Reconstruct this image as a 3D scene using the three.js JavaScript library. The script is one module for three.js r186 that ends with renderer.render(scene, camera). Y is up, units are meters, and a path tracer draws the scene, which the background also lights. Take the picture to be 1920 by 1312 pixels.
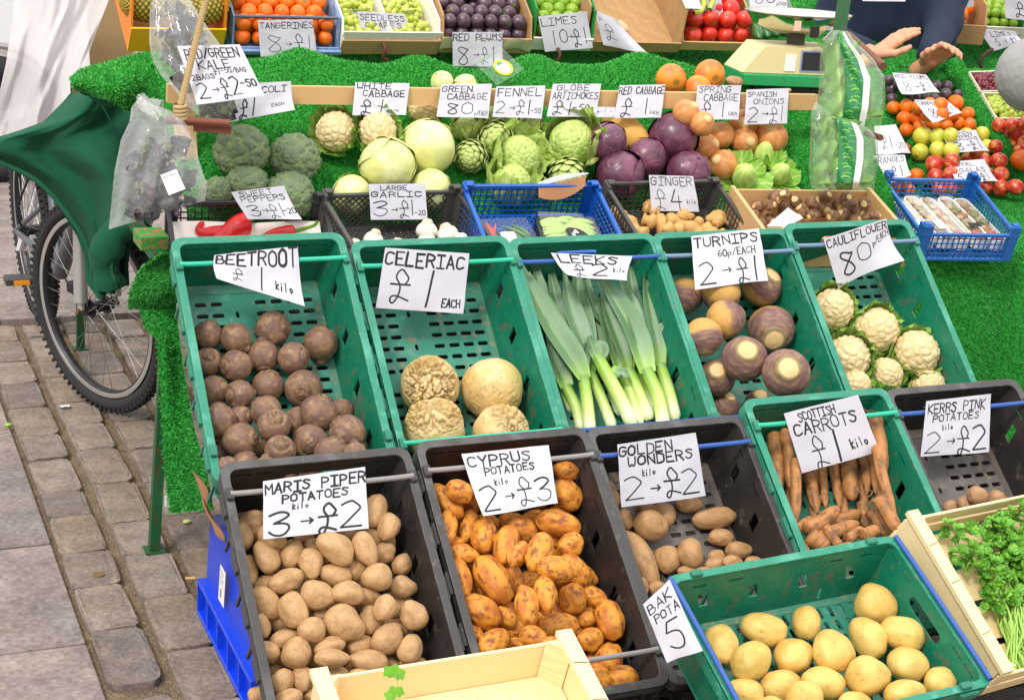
import * as THREE from 'three';
import { mergeGeometries, mergeVertices } from 'three/addons/utils/BufferGeometryUtils.js';
import { RoundedBoxGeometry } from 'three/addons/geometries/RoundedBoxGeometry.js';
import { MarchingCubes } from 'three/addons/objects/MarchingCubes.js';

// ---------------------------------------------------------------- camera, sky, sun, exposure
const scene = new THREE.Scene();
const V = (x, y, z) => new THREE.Vector3(x, y, z);
const F_PX = 3021.1, EYE = V(0, 1.8, 0);
const PITCH = 0.30965, ROLL = 0.06946, YAW = 0.42642;
const FWD = V(Math.sin(YAW) * Math.cos(PITCH), -Math.sin(PITCH), -Math.cos(YAW) * Math.cos(PITCH));
const R0 = V(Math.cos(YAW), 0, Math.sin(YAW)), U0 = R0.clone().cross(FWD);
const RIGHT = R0.clone().multiplyScalar(Math.cos(ROLL)).addScaledVector(U0, Math.sin(ROLL));
const UP = U0.clone().multiplyScalar(Math.cos(ROLL)).addScaledVector(R0, -Math.sin(ROLL));
const camera = new THREE.PerspectiveCamera(2 * Math.atan(656 / F_PX) * 180 / Math.PI, 1920 / 1312, 0.05, 200);
camera.position.copy(EYE);
camera.quaternion.setFromRotationMatrix(new THREE.Matrix4().makeBasis(RIGHT, UP, FWD.clone().negate()));
scene.add(camera);

const renderer = new THREE.WebGLRenderer({ antialias: true });
renderer.setSize(1024, 699);
renderer.toneMapping = THREE.LinearToneMapping;
renderer.toneMappingExposure = 1.5;
renderer.shadowMap.enabled = true;
{ // bright overcast sky
  const w = 64, h = 32, d = new Float32Array(w * h * 4);
  for (let j = 0; j < h; j++) for (let i = 0; i < w; i++) {
    const el = ((j + 0.5) / h - 0.5) * Math.PI, s = Math.max(0, Math.sin(el)), k = (j * w + i) * 4;
    const L = el > 0 ? 0.62 + 0.78 * s : 0.35;
    d[k] = L * 1.0; d[k + 1] = L * 0.995; d[k + 2] = L * 1.0; d[k + 3] = 1;
  }
  const t = new THREE.DataTexture(d, w, h, THREE.RGBAFormat, THREE.FloatType);
  t.mapping = THREE.EquirectangularReflectionMapping; t.magFilter = t.minFilter = THREE.LinearFilter; t.needsUpdate = true;
  scene.background = t; scene.environment = t;
}
const sun = new THREE.DirectionalLight(new THREE.Color(1, 0.95, 0.87), 1.4);
sun.position.set(-2.4, 6.5, -0.2); sun.target.position.set(1.6, 0.6, -3.6);
sun.castShadow = true; sun.shadow.radius = 20; sun.shadow.mapSize.set(2048, 2048);
Object.assign(sun.shadow.camera, { left: -6, right: 6, top: 6, bottom: -6, near: 0.5, far: 25 });
scene.add(sun, sun.target);

// ---------------------------------------------------------------- helpers
let seed_ = 7;
const rnd = () => { seed_ = (seed_ * 1664525 + 1013904223) >>> 0; return seed_ / 4294967296; };
const rr = (a, b) => a + (b - a) * rnd();
const seed = (s) => { seed_ = s >>> 0; for (let i = 0; i < 4; i++) rnd(); };
const hash3 = (x, y, z) => { let h = Math.imul(x, 374761393) ^ Math.imul(y, 668265263) ^ Math.imul(z, 2147483647 - 1274126177); h = Math.imul(h ^ (h >>> 13), 1274126177); h ^= h >>> 16; return (h >>> 0) / 4294967296; };
function vnoise(x, y, z) {
  const X = Math.floor(x), Y = Math.floor(y), Z = Math.floor(z), s = (t) => t * t * (3 - 2 * t);
  const u = s(x - X), v = s(y - Y), w = s(z - Z), L = (a, b, t) => a + (b - a) * t, H = (i, j, k) => hash3(X + i, Y + j, Z + k);
  return L(L(L(H(0, 0, 0), H(1, 0, 0), u), L(H(0, 1, 0), H(1, 1, 0), u), v), L(L(H(0, 0, 1), H(1, 0, 1), u), L(H(0, 1, 1), H(1, 1, 1), u), v), w);
}
const fbm = (x, y, z, o = 4) => { let s = 0, a = 0.5; for (let i = 0; i < o; i++) { s += a * vnoise(x, y, z); x = x * 2.03 + 11; y = y * 2.03 + 5; z = z * 2.03 + 3; a *= 0.5; } return s / (1 - 2 ** -o); };
function worley(x, y, z) { // [f1, f2, cell hash]
  const X = Math.floor(x), Y = Math.floor(y), Z = Math.floor(z); let a = 9, b = 9, id = 0;
  for (let i = -1; i < 2; i++) for (let j = -1; j < 2; j++) for (let k = -1; k < 2; k++) {
    const cx = X + i, cy = Y + j, cz = Z + k, h = hash3(cx, cy, cz);
    const dx = cx + 0.15 + 0.7 * h - x, dy = cy + 0.15 + 0.7 * hash3(cx + 91, cy, cz) - y, dz = cz + 0.15 + 0.7 * hash3(cx, cy + 57, cz) - z;
    const q = Math.sqrt(dx * dx + dy * dy + dz * dz);
    if (q < a) { b = a; a = q; id = h; } else if (q < b) b = q;
  }
  return [a, b, id];
}
const sm = (a, b, t) => { t = Math.min(1, Math.max(0, (t - a) / (b - a))); return t * t * (3 - 2 * t); };
const C = (hex) => { const c = new THREE.Color(hex); return [c.r, c.g, c.b]; };
const mix = (a, b, t) => [a[0] + (b[0] - a[0]) * t, a[1] + (b[1] - a[1]) * t, a[2] + (b[2] - a[2]) * t];
const mul = (a, k) => [a[0] * k, a[1] * k, a[2] * k];

// a pixel of the photograph gives a direction; the point lies where it meets something
const ray = (px, py) => RIGHT.clone().multiplyScalar((px - 960) / F_PX).addScaledVector(UP, -(py - 656) / F_PX).add(FWD);
function at(px, py, k) {
  const d = ray(px, py); let s;
  if (k.d !== undefined) s = k.d;
  else if (k.x !== undefined) s = (k.x - EYE.x) / d.x;
  else if (k.y !== undefined) s = (k.y - EYE.y) / d.y;
  else if (k.z !== undefined) s = (k.z - EYE.z) / d.z;
  else s = k.o.clone().sub(EYE).dot(k.n) / d.dot(k.n);
  return d.multiplyScalar(s).add(EYE);
}
const ppm = (p) => F_PX / p.clone().sub(EYE).dot(FWD);  // pixels per metre at a point

const taken = {};
function uniq(n) { if (!(n in taken)) { taken[n] = 0; return n; } taken[n]++; return n + '_' + String(taken[n]).padStart(3, '0'); }
function tag(o, label, category, group, kind) { o.userData.label = label; o.userData.category = category; if (group) o.userData.group = group; if (kind) o.userData.kind = kind; return o; }
function thing(name, label, category, group) { const g = new THREE.Group(); g.name = uniq(name); tag(g, label, category, group); scene.add(g); return g; }
function part(parent, name, geo, mat) { const m = new THREE.Mesh(geo, mat); m.name = name; m.castShadow = m.receiveShadow = true; parent.add(m); return m; }
function single(name, label, category, geo, mat, group) { const m = new THREE.Mesh(geo, mat); m.name = uniq(name); m.castShadow = m.receiveShadow = true; tag(m, label, category, group); scene.add(m); return m; }
function struct(name, geo, mat) { const m = new THREE.Mesh(geo, mat); m.name = uniq(name); m.castShadow = m.receiveShadow = true; m.userData.kind = 'structure'; scene.add(m); return m; }
// a thing whose parts were laid out in world coordinates gets its origin at its base
function rebase(o) {
  const b = new THREE.Box3().setFromObject(o), c = b.getCenter(V()); c.y = b.min.y;
  if (o.isMesh) { o.geometry.translate(-c.x, -c.y, -c.z); } else for (const ch of o.children) ch.position.sub(c);
  o.position.add(c); return o;
}
const clean = (g) => { g = g.index ? g.toNonIndexed() : g; for (const k of Object.keys(g.attributes)) if (!['position', 'normal', 'uv'].includes(k)) g.deleteAttribute(k); if (!g.attributes.uv) g.setAttribute('uv', new THREE.BufferAttribute(new Float32Array(g.attributes.position.count * 2), 2)); return g; };
const join = (l) => mergeGeometries(l.map(clean));
const box = (w, h, d, x = 0, y = 0, z = 0, r = 0) => { const g = r ? new RoundedBoxGeometry(w, h, d, 2, r) : new THREE.BoxGeometry(w, h, d); g.translate(x, y, z); return g; };
function bar(a, b, r, r2 = r, seg = 8) { // round bar between two points
  const d = b.clone().sub(a), g = new THREE.CylinderGeometry(r2, r, d.length(), seg, 1);
  g.applyQuaternion(new THREE.Quaternion().setFromUnitVectors(V(0, 1, 0), d.clone().normalize()));
  const m = a.clone().add(b).multiplyScalar(0.5); g.translate(m.x, m.y, m.z); return g;
}
function beam(a, b, w, h, up = V(0, 1, 0)) { // rectangular bar
  const d = b.clone().sub(a), L = d.length(); d.normalize(); const x = d.clone().cross(up).normalize(), y = x.clone().cross(d);
  const g = new THREE.BoxGeometry(w, h, L); g.applyMatrix4(new THREE.Matrix4().makeBasis(x, y, d.clone().negate()));
  const m = a.clone().add(b).multiplyScalar(0.5); g.translate(m.x, m.y, m.z); return g;
}
const tube = (pts, r, n = 24, s = 8, closed = false) => new THREE.TubeGeometry(new THREE.CatmullRomCurve3(pts, closed), n, r, s, closed);
function sweep(pts, rad, n = 24, seg = 10, wob = 0, sd = 0, col = null) { // tapered tube through points with closed ends
  const c = new THREE.CatmullRomCurve3(pts), fr = c.computeFrenetFrames(n), P = [], I = [], K = [];
  for (let i = 0; i <= n; i++) {
    const t = i / n, p = c.getPointAt(t), r = rad(t);
    for (let j = 0; j <= seg; j++) {
      const a = (j % seg) / seg * 2 * Math.PI, q = r * (1 + wob * (fbm(t * 9 + sd, Math.cos(a) * 1.3 + sd, Math.sin(a) * 1.3, 3) - 0.5));
      P.push(p.x + q * (Math.cos(a) * fr.normals[i].x + Math.sin(a) * fr.binormals[i].x), p.y + q * (Math.cos(a) * fr.normals[i].y + Math.sin(a) * fr.binormals[i].y), p.z + q * (Math.cos(a) * fr.normals[i].z + Math.sin(a) * fr.binormals[i].z));
      if (col) K.push(...col(t, a));
    }
  }
  for (let i = 0; i < n; i++) for (let j = 0; j < seg; j++) { const a = i * (seg + 1) + j, b = a + seg + 1; I.push(a, a + 1, b, b, a + 1, b + 1); }
  const g = new THREE.BufferGeometry(); g.setAttribute('position', new THREE.Float32BufferAttribute(P, 3));
  if (col) g.setAttribute('color', new THREE.Float32BufferAttribute(K, 3));
  g.setIndex(I); g.computeVertexNormals(); return g;
}
// surface from a function on a grid, fn(u, v) -> [Vector3, colour?]
function sheet(nu, nv, fn, thick = 0) {
  const P = [], K = [], U = [], I = []; let hasC = false;
  for (let j = 0; j <= nv; j++) for (let i = 0; i <= nu; i++) { const r = fn(i / nu, j / nv), p = r.isVector3 ? r : r[0]; P.push(p.x, p.y, p.z); U.push(i / nu, 1 - j / nv); if (!r.isVector3) { hasC = true; K.push(...r[1]); } }
  for (let j = 0; j < nv; j++) for (let i = 0; i < nu; i++) { const a = j * (nu + 1) + i, b = a + nu + 1; I.push(a, b, a + 1, b, b + 1, a + 1); }
  const g = new THREE.BufferGeometry(); g.setAttribute('position', new THREE.Float32BufferAttribute(P, 3)); g.setAttribute('uv', new THREE.Float32BufferAttribute(U, 2));
  if (hasC) g.setAttribute('color', new THREE.Float32BufferAttribute(K, 3));
  g.setIndex(I); g.computeVertexNormals();
  if (!thick) return g;
  // give the sheet a thickness: a back face and a rim
  const n = (nu + 1) * (nv + 1), N = g.attributes.normal.array, P2 = P.slice(), K2 = K.slice(), U2 = U.slice(), I2 = I.slice();
  for (let k = 0; k < n; k++) { P2.push(P[3 * k] - N[3 * k] * thick, P[3 * k + 1] - N[3 * k + 1] * thick, P[3 * k + 2] - N[3 * k + 2] * thick); U2.push(U[2 * k], U[2 * k + 1]); if (hasC) K2.push(K[3 * k], K[3 * k + 1], K[3 * k + 2]); }
  for (let k = 0; k < I.length; k += 3) I2.push(I[k] + n, I[k + 2] + n, I[k + 1] + n);
  const edge = []; for (let i = 0; i < nu; i++) edge.push([i + 1, i], [nv * (nu + 1) + i, nv * (nu + 1) + i + 1]); for (let j = 0; j < nv; j++) edge.push([j * (nu + 1), (j + 1) * (nu + 1)], [(j + 1) * (nu + 1) + nu, j * (nu + 1) + nu]);
  for (const [a, b] of edge) I2.push(a, a + n, b, b, a + n, b + n);
  const h = new THREE.BufferGeometry(); h.setAttribute('position', new THREE.Float32BufferAttribute(P2, 3)); h.setAttribute('uv', new THREE.Float32BufferAttribute(U2, 2));
  if (hasC) h.setAttribute('color', new THREE.Float32BufferAttribute(K2, 3));
  h.setIndex(I2); h.computeVertexNormals(); return h;
}
const icoCache = {};
function blob(n, fn) { // displaced sphere; fn(dir) -> [x, y, z, r, g, b]
  if (!icoCache[n]) { const g = new THREE.IcosahedronGeometry(1, n); g.deleteAttribute('uv'); g.deleteAttribute('normal'); icoCache[n] = mergeVertices(g, 1e-5); }
  const g = icoCache[n].clone(), p = g.attributes.position, K = new Float32Array(p.count * 3), d = V();
  for (let i = 0; i < p.count; i++) { d.fromBufferAttribute(p, i).normalize(); const r = fn(d); p.setXYZ(i, r[0], r[1], r[2]); K[3 * i] = r[3]; K[3 * i + 1] = r[4]; K[3 * i + 2] = r[5]; }
  g.setAttribute('color', new THREE.BufferAttribute(K, 3)); g.computeVertexNormals(); return g;
}
const paint = (g, fn) => { const p = g.attributes.position, K = new Float32Array(p.count * 3); for (let i = 0; i < p.count; i++) { const c = typeof fn === 'function' ? fn(p.getX(i), p.getY(i), p.getZ(i)) : fn; K.set(c, 3 * i); } g.setAttribute('color', new THREE.BufferAttribute(K, 3)); return g; };
const cjoin = (l) => { const o = l.map((g) => { g = g.index ? g.toNonIndexed() : g; for (const k of Object.keys(g.attributes)) if (!['position', 'normal', 'color'].includes(k)) g.deleteAttribute(k); return g; }); return mergeGeometries(o); };
const mat = (hex, rough = 0.6, o = {}) => new THREE.MeshStandardMaterial({ color: hex, roughness: rough, ...o });
const vmat = (rough = 0.6, o = {}) => new THREE.MeshPhysicalMaterial({ vertexColors: true, roughness: rough, ...o });
function tex(n, fn, srgb = true, rx = 1, ry = rx) { // tiling texture, fn(u, v) -> [r, g, b] in 0..1
  const d = new Uint8Array(n * n * 4);
  for (let j = 0; j < n; j++) for (let i = 0; i < n; i++) { const c = fn(i / n, j / n), k = (j * n + i) * 4; for (let q = 0; q < 3; q++) d[k + q] = Math.max(0, Math.min(255, c[q] * 255)); d[k + 3] = 255; }
  const t = new THREE.DataTexture(d, n, n); t.wrapS = t.wrapT = THREE.RepeatWrapping; t.magFilter = THREE.LinearFilter; t.minFilter = THREE.LinearMipmapLinearFilter; t.generateMipmaps = true;
  if (srgb) t.colorSpace = THREE.SRGBColorSpace; t.repeat.set(rx, ry); t.needsUpdate = true; return t;
}
// tiling noise on a torus-like lattice
const tn = (u, v, f, o = 4, s = 0) => { // periodic value noise
  let a = 0.5, r = 0; for (let k = 0; k < o; k++) { const F = f * 2 ** k, X = Math.floor(u * F), Y = Math.floor(v * F), q = (t) => t * t * (3 - 2 * t), x = q(u * F - X), y = q(v * F - Y), H = (i, j) => hash3((X + i) % F, (Y + j) % F, s + k * 7); r += a * ((H(0, 0) * (1 - x) + H(1, 0) * x) * (1 - y) + (H(0, 1) * (1 - x) + H(1, 1) * x) * y); a *= 0.5; }
  return r / (1 - 2 ** -o);
};
// ---------------------------------------------------------------- ground: flags, setts, far paving
{
  const stoneTex = tex(512, (u, v) => { const a = tn(u, v, 8, 5, 1), b = tn(u, v, 64, 3, 9), sp = tn(u, v, 256, 1, 4); let k = 0.74 + 0.24 * (a - 0.5) + 0.26 * (b - 0.5) + (sp > 0.94 ? 0.14 : 0) - (sp < 0.04 ? 0.22 : 0); const m = tn(u, v, 4, 3, 20); return [k * (0.98 + 0.08 * m), k * 0.955, k * (0.93 - 0.06 * m)]; });
  const stoneBump = tex(512, (u, v) => { const k = 0.6 * tn(u, v, 16, 5, 3) + 0.4 * tn(u, v, 128, 2, 6); return [k, k, k]; }, false);
  const st = (hex, rep, bs = 0.004) => { const m = stoneTex.clone(), b = stoneBump.clone(); m.repeat.set(rep, rep); b.repeat.set(rep, rep); m.needsUpdate = b.needsUpdate = true; return new THREE.MeshStandardMaterial({ color: hex, map: m, bumpMap: b, bumpScale: bs, roughness: 0.86 }); };
  const flagM = [st(0xb4b1b5, 1.6, 0.0015), st(0xacaaae, 1.7, 0.0015), st(0xb9b5b7, 1.5, 0.0015)];
  const settM = [st(0xaba6a2, 3.1, 0.003), st(0xb5b0ab, 2.7, 0.003), st(0x9f9b98, 3.4, 0.003), st(0xb0a89e, 2.9, 0.003)];
  const sandTex = tex(512, (u, v) => { const a = tn(u, v, 8, 4, 31), b = tn(u, v, 128, 2, 12), s = tn(u, v, 256, 1, 14); const k = 0.72 + 0.3 * (a - 0.5) + 0.5 * (b - 0.5) + (s > 0.9 ? 0.2 : s < 0.08 ? -0.35 : 0); return [k * 1.0, k * 0.9, k * 0.76]; }, true, 3.5);
  const sandBump = tex(512, (u, v) => { const k = tn(u, v, 64, 3, 41); return [k, k, k]; }, false, 3.5);
  // the bed: one sheet to the horizon
  const gg = new THREE.PlaneGeometry(160, 160); gg.rotateX(-Math.PI / 2); gg.translate(0, -0.016, 0);
  { const p = gg.attributes.position, uv = gg.attributes.uv; for (let i = 0; i < p.count; i++) uv.setXY(i, p.getX(i), p.getZ(i)); }
  struct('ground', gg, new THREE.MeshStandardMaterial({ color: 0xa9a296, map: sandTex, bumpMap: sandBump, bumpScale: 0.006, roughness: 0.95 }));
  const uvXZ = (g, k = 1, ox = 0, oz = 0) => { const p = g.attributes.position, uv = g.attributes.uv; for (let i = 0; i < p.count; i++) uv.setXY(i, p.getX(i) * k + ox, p.getZ(i) * k + oz); return g; };
  // pavement of long flags left of the kerb line
  const pave = new THREE.Group(); pave.name = 'pavement'; pave.userData.kind = 'structure'; scene.add(pave);
  seed(11);
  let z = -1.6; const joints = [-2.16, -2.77, -3.329, -3.878, -4.55, -5.1, -5.76];
  let zp = -1.5;
  joints.forEach((zj, i) => {
    for (const [xa, xb] of [[-0.28, 0.512], [-1.12, -0.288]]) {
      const g = box(xb - xa - 0.006, 0.05, zp - zj - 0.007, 0, 0, 0, 0.004); uvXZ(g, 1, rnd() * 9, rnd() * 9);
      const m = part(pave, 'flagstone', g, flagM[(i + (xa < -1 ? 1 : 0)) % 3]); m.position.set((xa + xb) / 2, -0.025 + rr(-0.0015, 0.0015), (zp + zj) / 2);
    }
    zp = zj;
  });
  // setts: lines parallel to the kerb, 145 mm apart
  const road = new THREE.Group(); road.name = 'cobbled_road'; road.userData.kind = 'structure'; scene.add(road);
  const settGeo = [];
  for (let k = 0; k < 7; k++) {
    seed(100 + k);
    const g = blob(7, (d) => {
      const e = 0.26, q = (t) => Math.sign(t) * Math.abs(t) ** e; let x = q(d.x) * 0.5, y = d.y, zz = q(d.z) * 0.5;
      const n = fbm(d.x * 2.4 + k * 7, d.y * 2.4, d.z * 2.4 + k, 4) - 0.5, n2 = fbm(d.x * 1.2 + k * 3, 5, d.z * 1.2, 2) - 0.5;
      x *= 1 + 0.16 * n; zz *= 1 + 0.14 * n2 + 0.1 * n; y = y > 0 ? Math.min(1, y * 4.5) ** 0.4 * 0.5 : -0.5; y += y > 0 ? 0.1 * n + 0.2 * (fbm(d.x * 5 + k, 1, d.z * 5, 3) - 0.5) : 0;
      return [x, y, zz, 1, 1, 1];
    });
    g.deleteAttribute('color'); g.setAttribute('uv', new THREE.BufferAttribute(new Float32Array(g.attributes.position.count * 2), 2));
    const p = g.attributes.position, uv = g.attributes.uv, ox = rnd() * 5; for (let i = 0; i < p.count; i++) uv.setXY(i, p.getX(i) * 0.1 + ox + p.getY(i) * 0.03, p.getZ(i) * 0.21 + ox * 1.7 + p.getY(i) * 0.03);
    settGeo.push(g);
  }
  const cols = { 0: [-3.05, -3.118, -3.371, -3.6, -3.8, -4.03, -4.2, -4.445, -4.645], 1: [-3.0, -3.243, -3.502, -3.757, -3.956, -4.24, -4.495, -4.705] };
  seed(55);
  for (let c = 0; c < 20; c++) {
    const xl = 0.53 + c * 0.145; let zs = [];
    if (cols[c]) zs = cols[c].slice(); else { let zz = -2.3 - rnd() * 0.2; while (zz > -4.7) { zs.push(zz); zz -= rr(0.19, 0.26); } zs.push(zz); }
    let zz = zs[0]; while (zz < -2.2) { zz += rr(0.2, 0.25); zs.unshift(zz); }
    zz = zs[zs.length - 1]; while (zz > -5.62) { zz -= rr(0.2, 0.25); zs.push(Math.max(zz, -5.74)); }
    for (let i = 0; i + 1 < zs.length; i++) {
      const L = zs[i] - zs[i + 1] - 0.014; if (L < 0.08) continue;
      const m = part(road, 'sett', settGeo[(i * 3 + c * 5) % 7], settM[(i * 7 + c * 3 + (i * c) % 2) % 4]);
      m.scale.set(0.121 * rr(0.96, 1.04), 0.04, L + 0.012); m.position.set(xl + 0.051, -0.017 + rr(-0.003, 0.003), (zs[i] + zs[i + 1]) / 2); m.rotation.y = rr(-0.03, 0.03);
    }
  }
  // flagstones of the same stone on the far side, with a low edging
  const far = new THREE.Group(); far.name = 'far_pavement'; far.userData.kind = 'structure'; scene.add(far);
  const fm = flagM;
  let zf = -5.79, row = 0;
  for (const d of [0.1, 0.5, 0.62, 0.7, 0.8, 0.8, 0.9, 0.9, 1, 1, 1.2]) {
    let x = -3 + (row % 2) * 0.3;
    while (x < 9) { const w = row === 0 ? 0.9 : rr(0.7, 1.0); const g = box(w - 0.01, 0.05, d - 0.012, 0, 0, 0, 0.004); uvXZ(g, 1, rnd() * 9, rnd() * 9); const m = part(far, 'paving_slab', g, fm[Math.floor(rnd() * 3)]); m.position.set(x + w / 2, row === 0 ? -0.012 : -0.022, zf - d / 2); x += w; }
    zf -= d; row++;
  }
  // litter on the setts
  const scrap = (name, label, cat, px, py, geo, m) => { const p = at(px, py, { y: 0.004 }); const o = single(name, label, cat, geo, m); o.position.copy(p); return o; };
  const butt = join([bar(V(-0.012, 0.004, 0), V(0.012, 0.004, 0.006), 0.004)]); scrap('cigarette_end', 'tan cigarette end lying on the setts beside the blue crate', 'litter', 356, 1086, butt, mat(0xd9a860, 0.8));
  scrap('paper_scrap', 'crumpled scrap of white paper on the setts by the bicycle tyre', 'litter', 121, 765, sheet(6, 4, (u, v) => V((u - 0.5) * 0.03, 0.004 + 0.006 * vnoise(u * 5, v * 5, 2), (v - 0.5) * 0.02)), mat(0xeeeae4, 0.8, { side: 2 }));
  scrap('grape', 'squashed yellow green grape on the setts by the grass drape', 'litter', 350, 980, blob(4, (d) => [d.x * 0.011, d.y * 0.005 + 0.004, d.z * 0.009, 1, 1, 1]), mat(0xb9c468, 0.4));
  scrap('sprout_leaf', 'bright green leaf scrap at the edge of the flagstones', 'litter', 15, 799, blob(4, (d) => [d.x * 0.011, d.y * 0.005 + 0.005, d.z * 0.009, 1, 1, 1]), mat(0x8fbf3a, 0.5));
  scrap('bottle_cap', 'flattened rusty bottle cap pressed into a sett', 'litter', 184, 1078, new THREE.CylinderGeometry(0.014, 0.015, 0.006, 14), mat(0x8a6b4c, 0.6, { metalness: 0.5 }));
}
// ---------------------------------------------------------------- plastic crates
const scuff = (base, light, dirt, s, amt) => tex(512, (u, v) => {
  const a = tn(u, v, 4, 5, s), b = tn(u, v, 32, 3, s + 1), st = tn(u, v * 0.999, 16, 4, s + 2), fine = tn(u, v, 16, 4, s + 5);
  let c = mix(base, light, amt * sm(0.5, 0.8, a) * 0.8 + amt * 0.5 * sm(0.62, 0.8, fine)); c = mix(c, dirt, 0.75 * sm(0.58, 0.78, st) * sm(0.4, 0.7, b)); c = mul(c, 0.9 + 0.2 * b);
  return c.map((t) => Math.pow(t, 1 / 2.2));
}, true, 2.2);
const plasticBump = tex(256, (u, v) => { const k = 0.5 * tn(u, v, 8, 4, 77) + 0.5 * tn(u, v, 64, 2, 78); return [k, k, k]; }, false, 3);
const plastic = (map, rough) => new THREE.MeshPhysicalMaterial({ map, roughness: rough, bumpMap: plasticBump, bumpScale: 0.0012, clearcoat: 0.12, clearcoatRoughness: 0.5 });
const M = {
  green: plastic(scuff(C(0x037455), C(0x2f9a78), C(0x5f5c4a), 3, 0.5), 0.42),
  greenFloor: plastic(scuff(C(0x247f6a), C(0x62a390), C(0x80775f), 13, 0.8), 0.55),
  greenRim: plastic(scuff(C(0x198468), C(0x62b298), C(0x726f5c), 23, 0.8), 0.45),
  black: plastic(scuff(C(0x221d1c), C(0x453d3b), C(0x5c5046), 33, 0.6), 0.5),
  blackFloor: plastic(scuff(C(0x544e4b), C(0x7a726d), C(0x86755f), 43, 0.7), 0.6),
  blackRim: plastic(scuff(C(0x3a3635), C(0x6c6867), C(0x665b50), 53, 0.7), 0.5),
  mudGreen: plastic(scuff(C(0x3f8069), C(0x7f7f64), C(0x9a8464), 63, 1.2), 0.8), mudBlack: plastic(scuff(C(0x5d534c), C(0x7d6a58), C(0x94785c), 73, 1.2), 0.8),
  grey: mat(0x8b8785, 0.5), blue: mat(0x2c57a0, 0.45), blueGrey: mat(0x6f86a8, 0.5), greenBar: mat(0x28b592, 0.42),
};
function rrect(w, h, r, sh = new THREE.Shape()) { const x = -w / 2, y = -h / 2; sh.moveTo(x + r, y); sh.lineTo(x + w - r, y); sh.quadraticCurveTo(x + w, y, x + w, y + r); sh.lineTo(x + w, y + h - r); sh.quadraticCurveTo(x + w, y + h, x + w - r, y + h); sh.lineTo(x + r, y + h); sh.quadraticCurveTo(x, y + h, x, y + h - r); sh.lineTo(x, y + r); sh.quadraticCurveTo(x, y, x + r, y); return sh; }
function slot(cx, cy, w, h) { const p = new THREE.Path(), r = Math.min(w, h) / 2 * 0.98; rrect(w, h, r, p); const pts = p.getPoints(3).map((q) => new THREE.Vector2(q.x + cx, q.y + cy)); return new THREE.Path(pts); }
const poly = (pts) => new THREE.Path(pts.map((p) => new THREE.Vector2(p[0], p[1])));
const slab = (sh, t) => new THREE.ExtrudeGeometry(sh, { depth: t, bevelEnabled: false, curveSegments: 5 });
const CW = 0.385, CL = 0.585, CH = 0.148, TAPER = 0.022;
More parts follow.
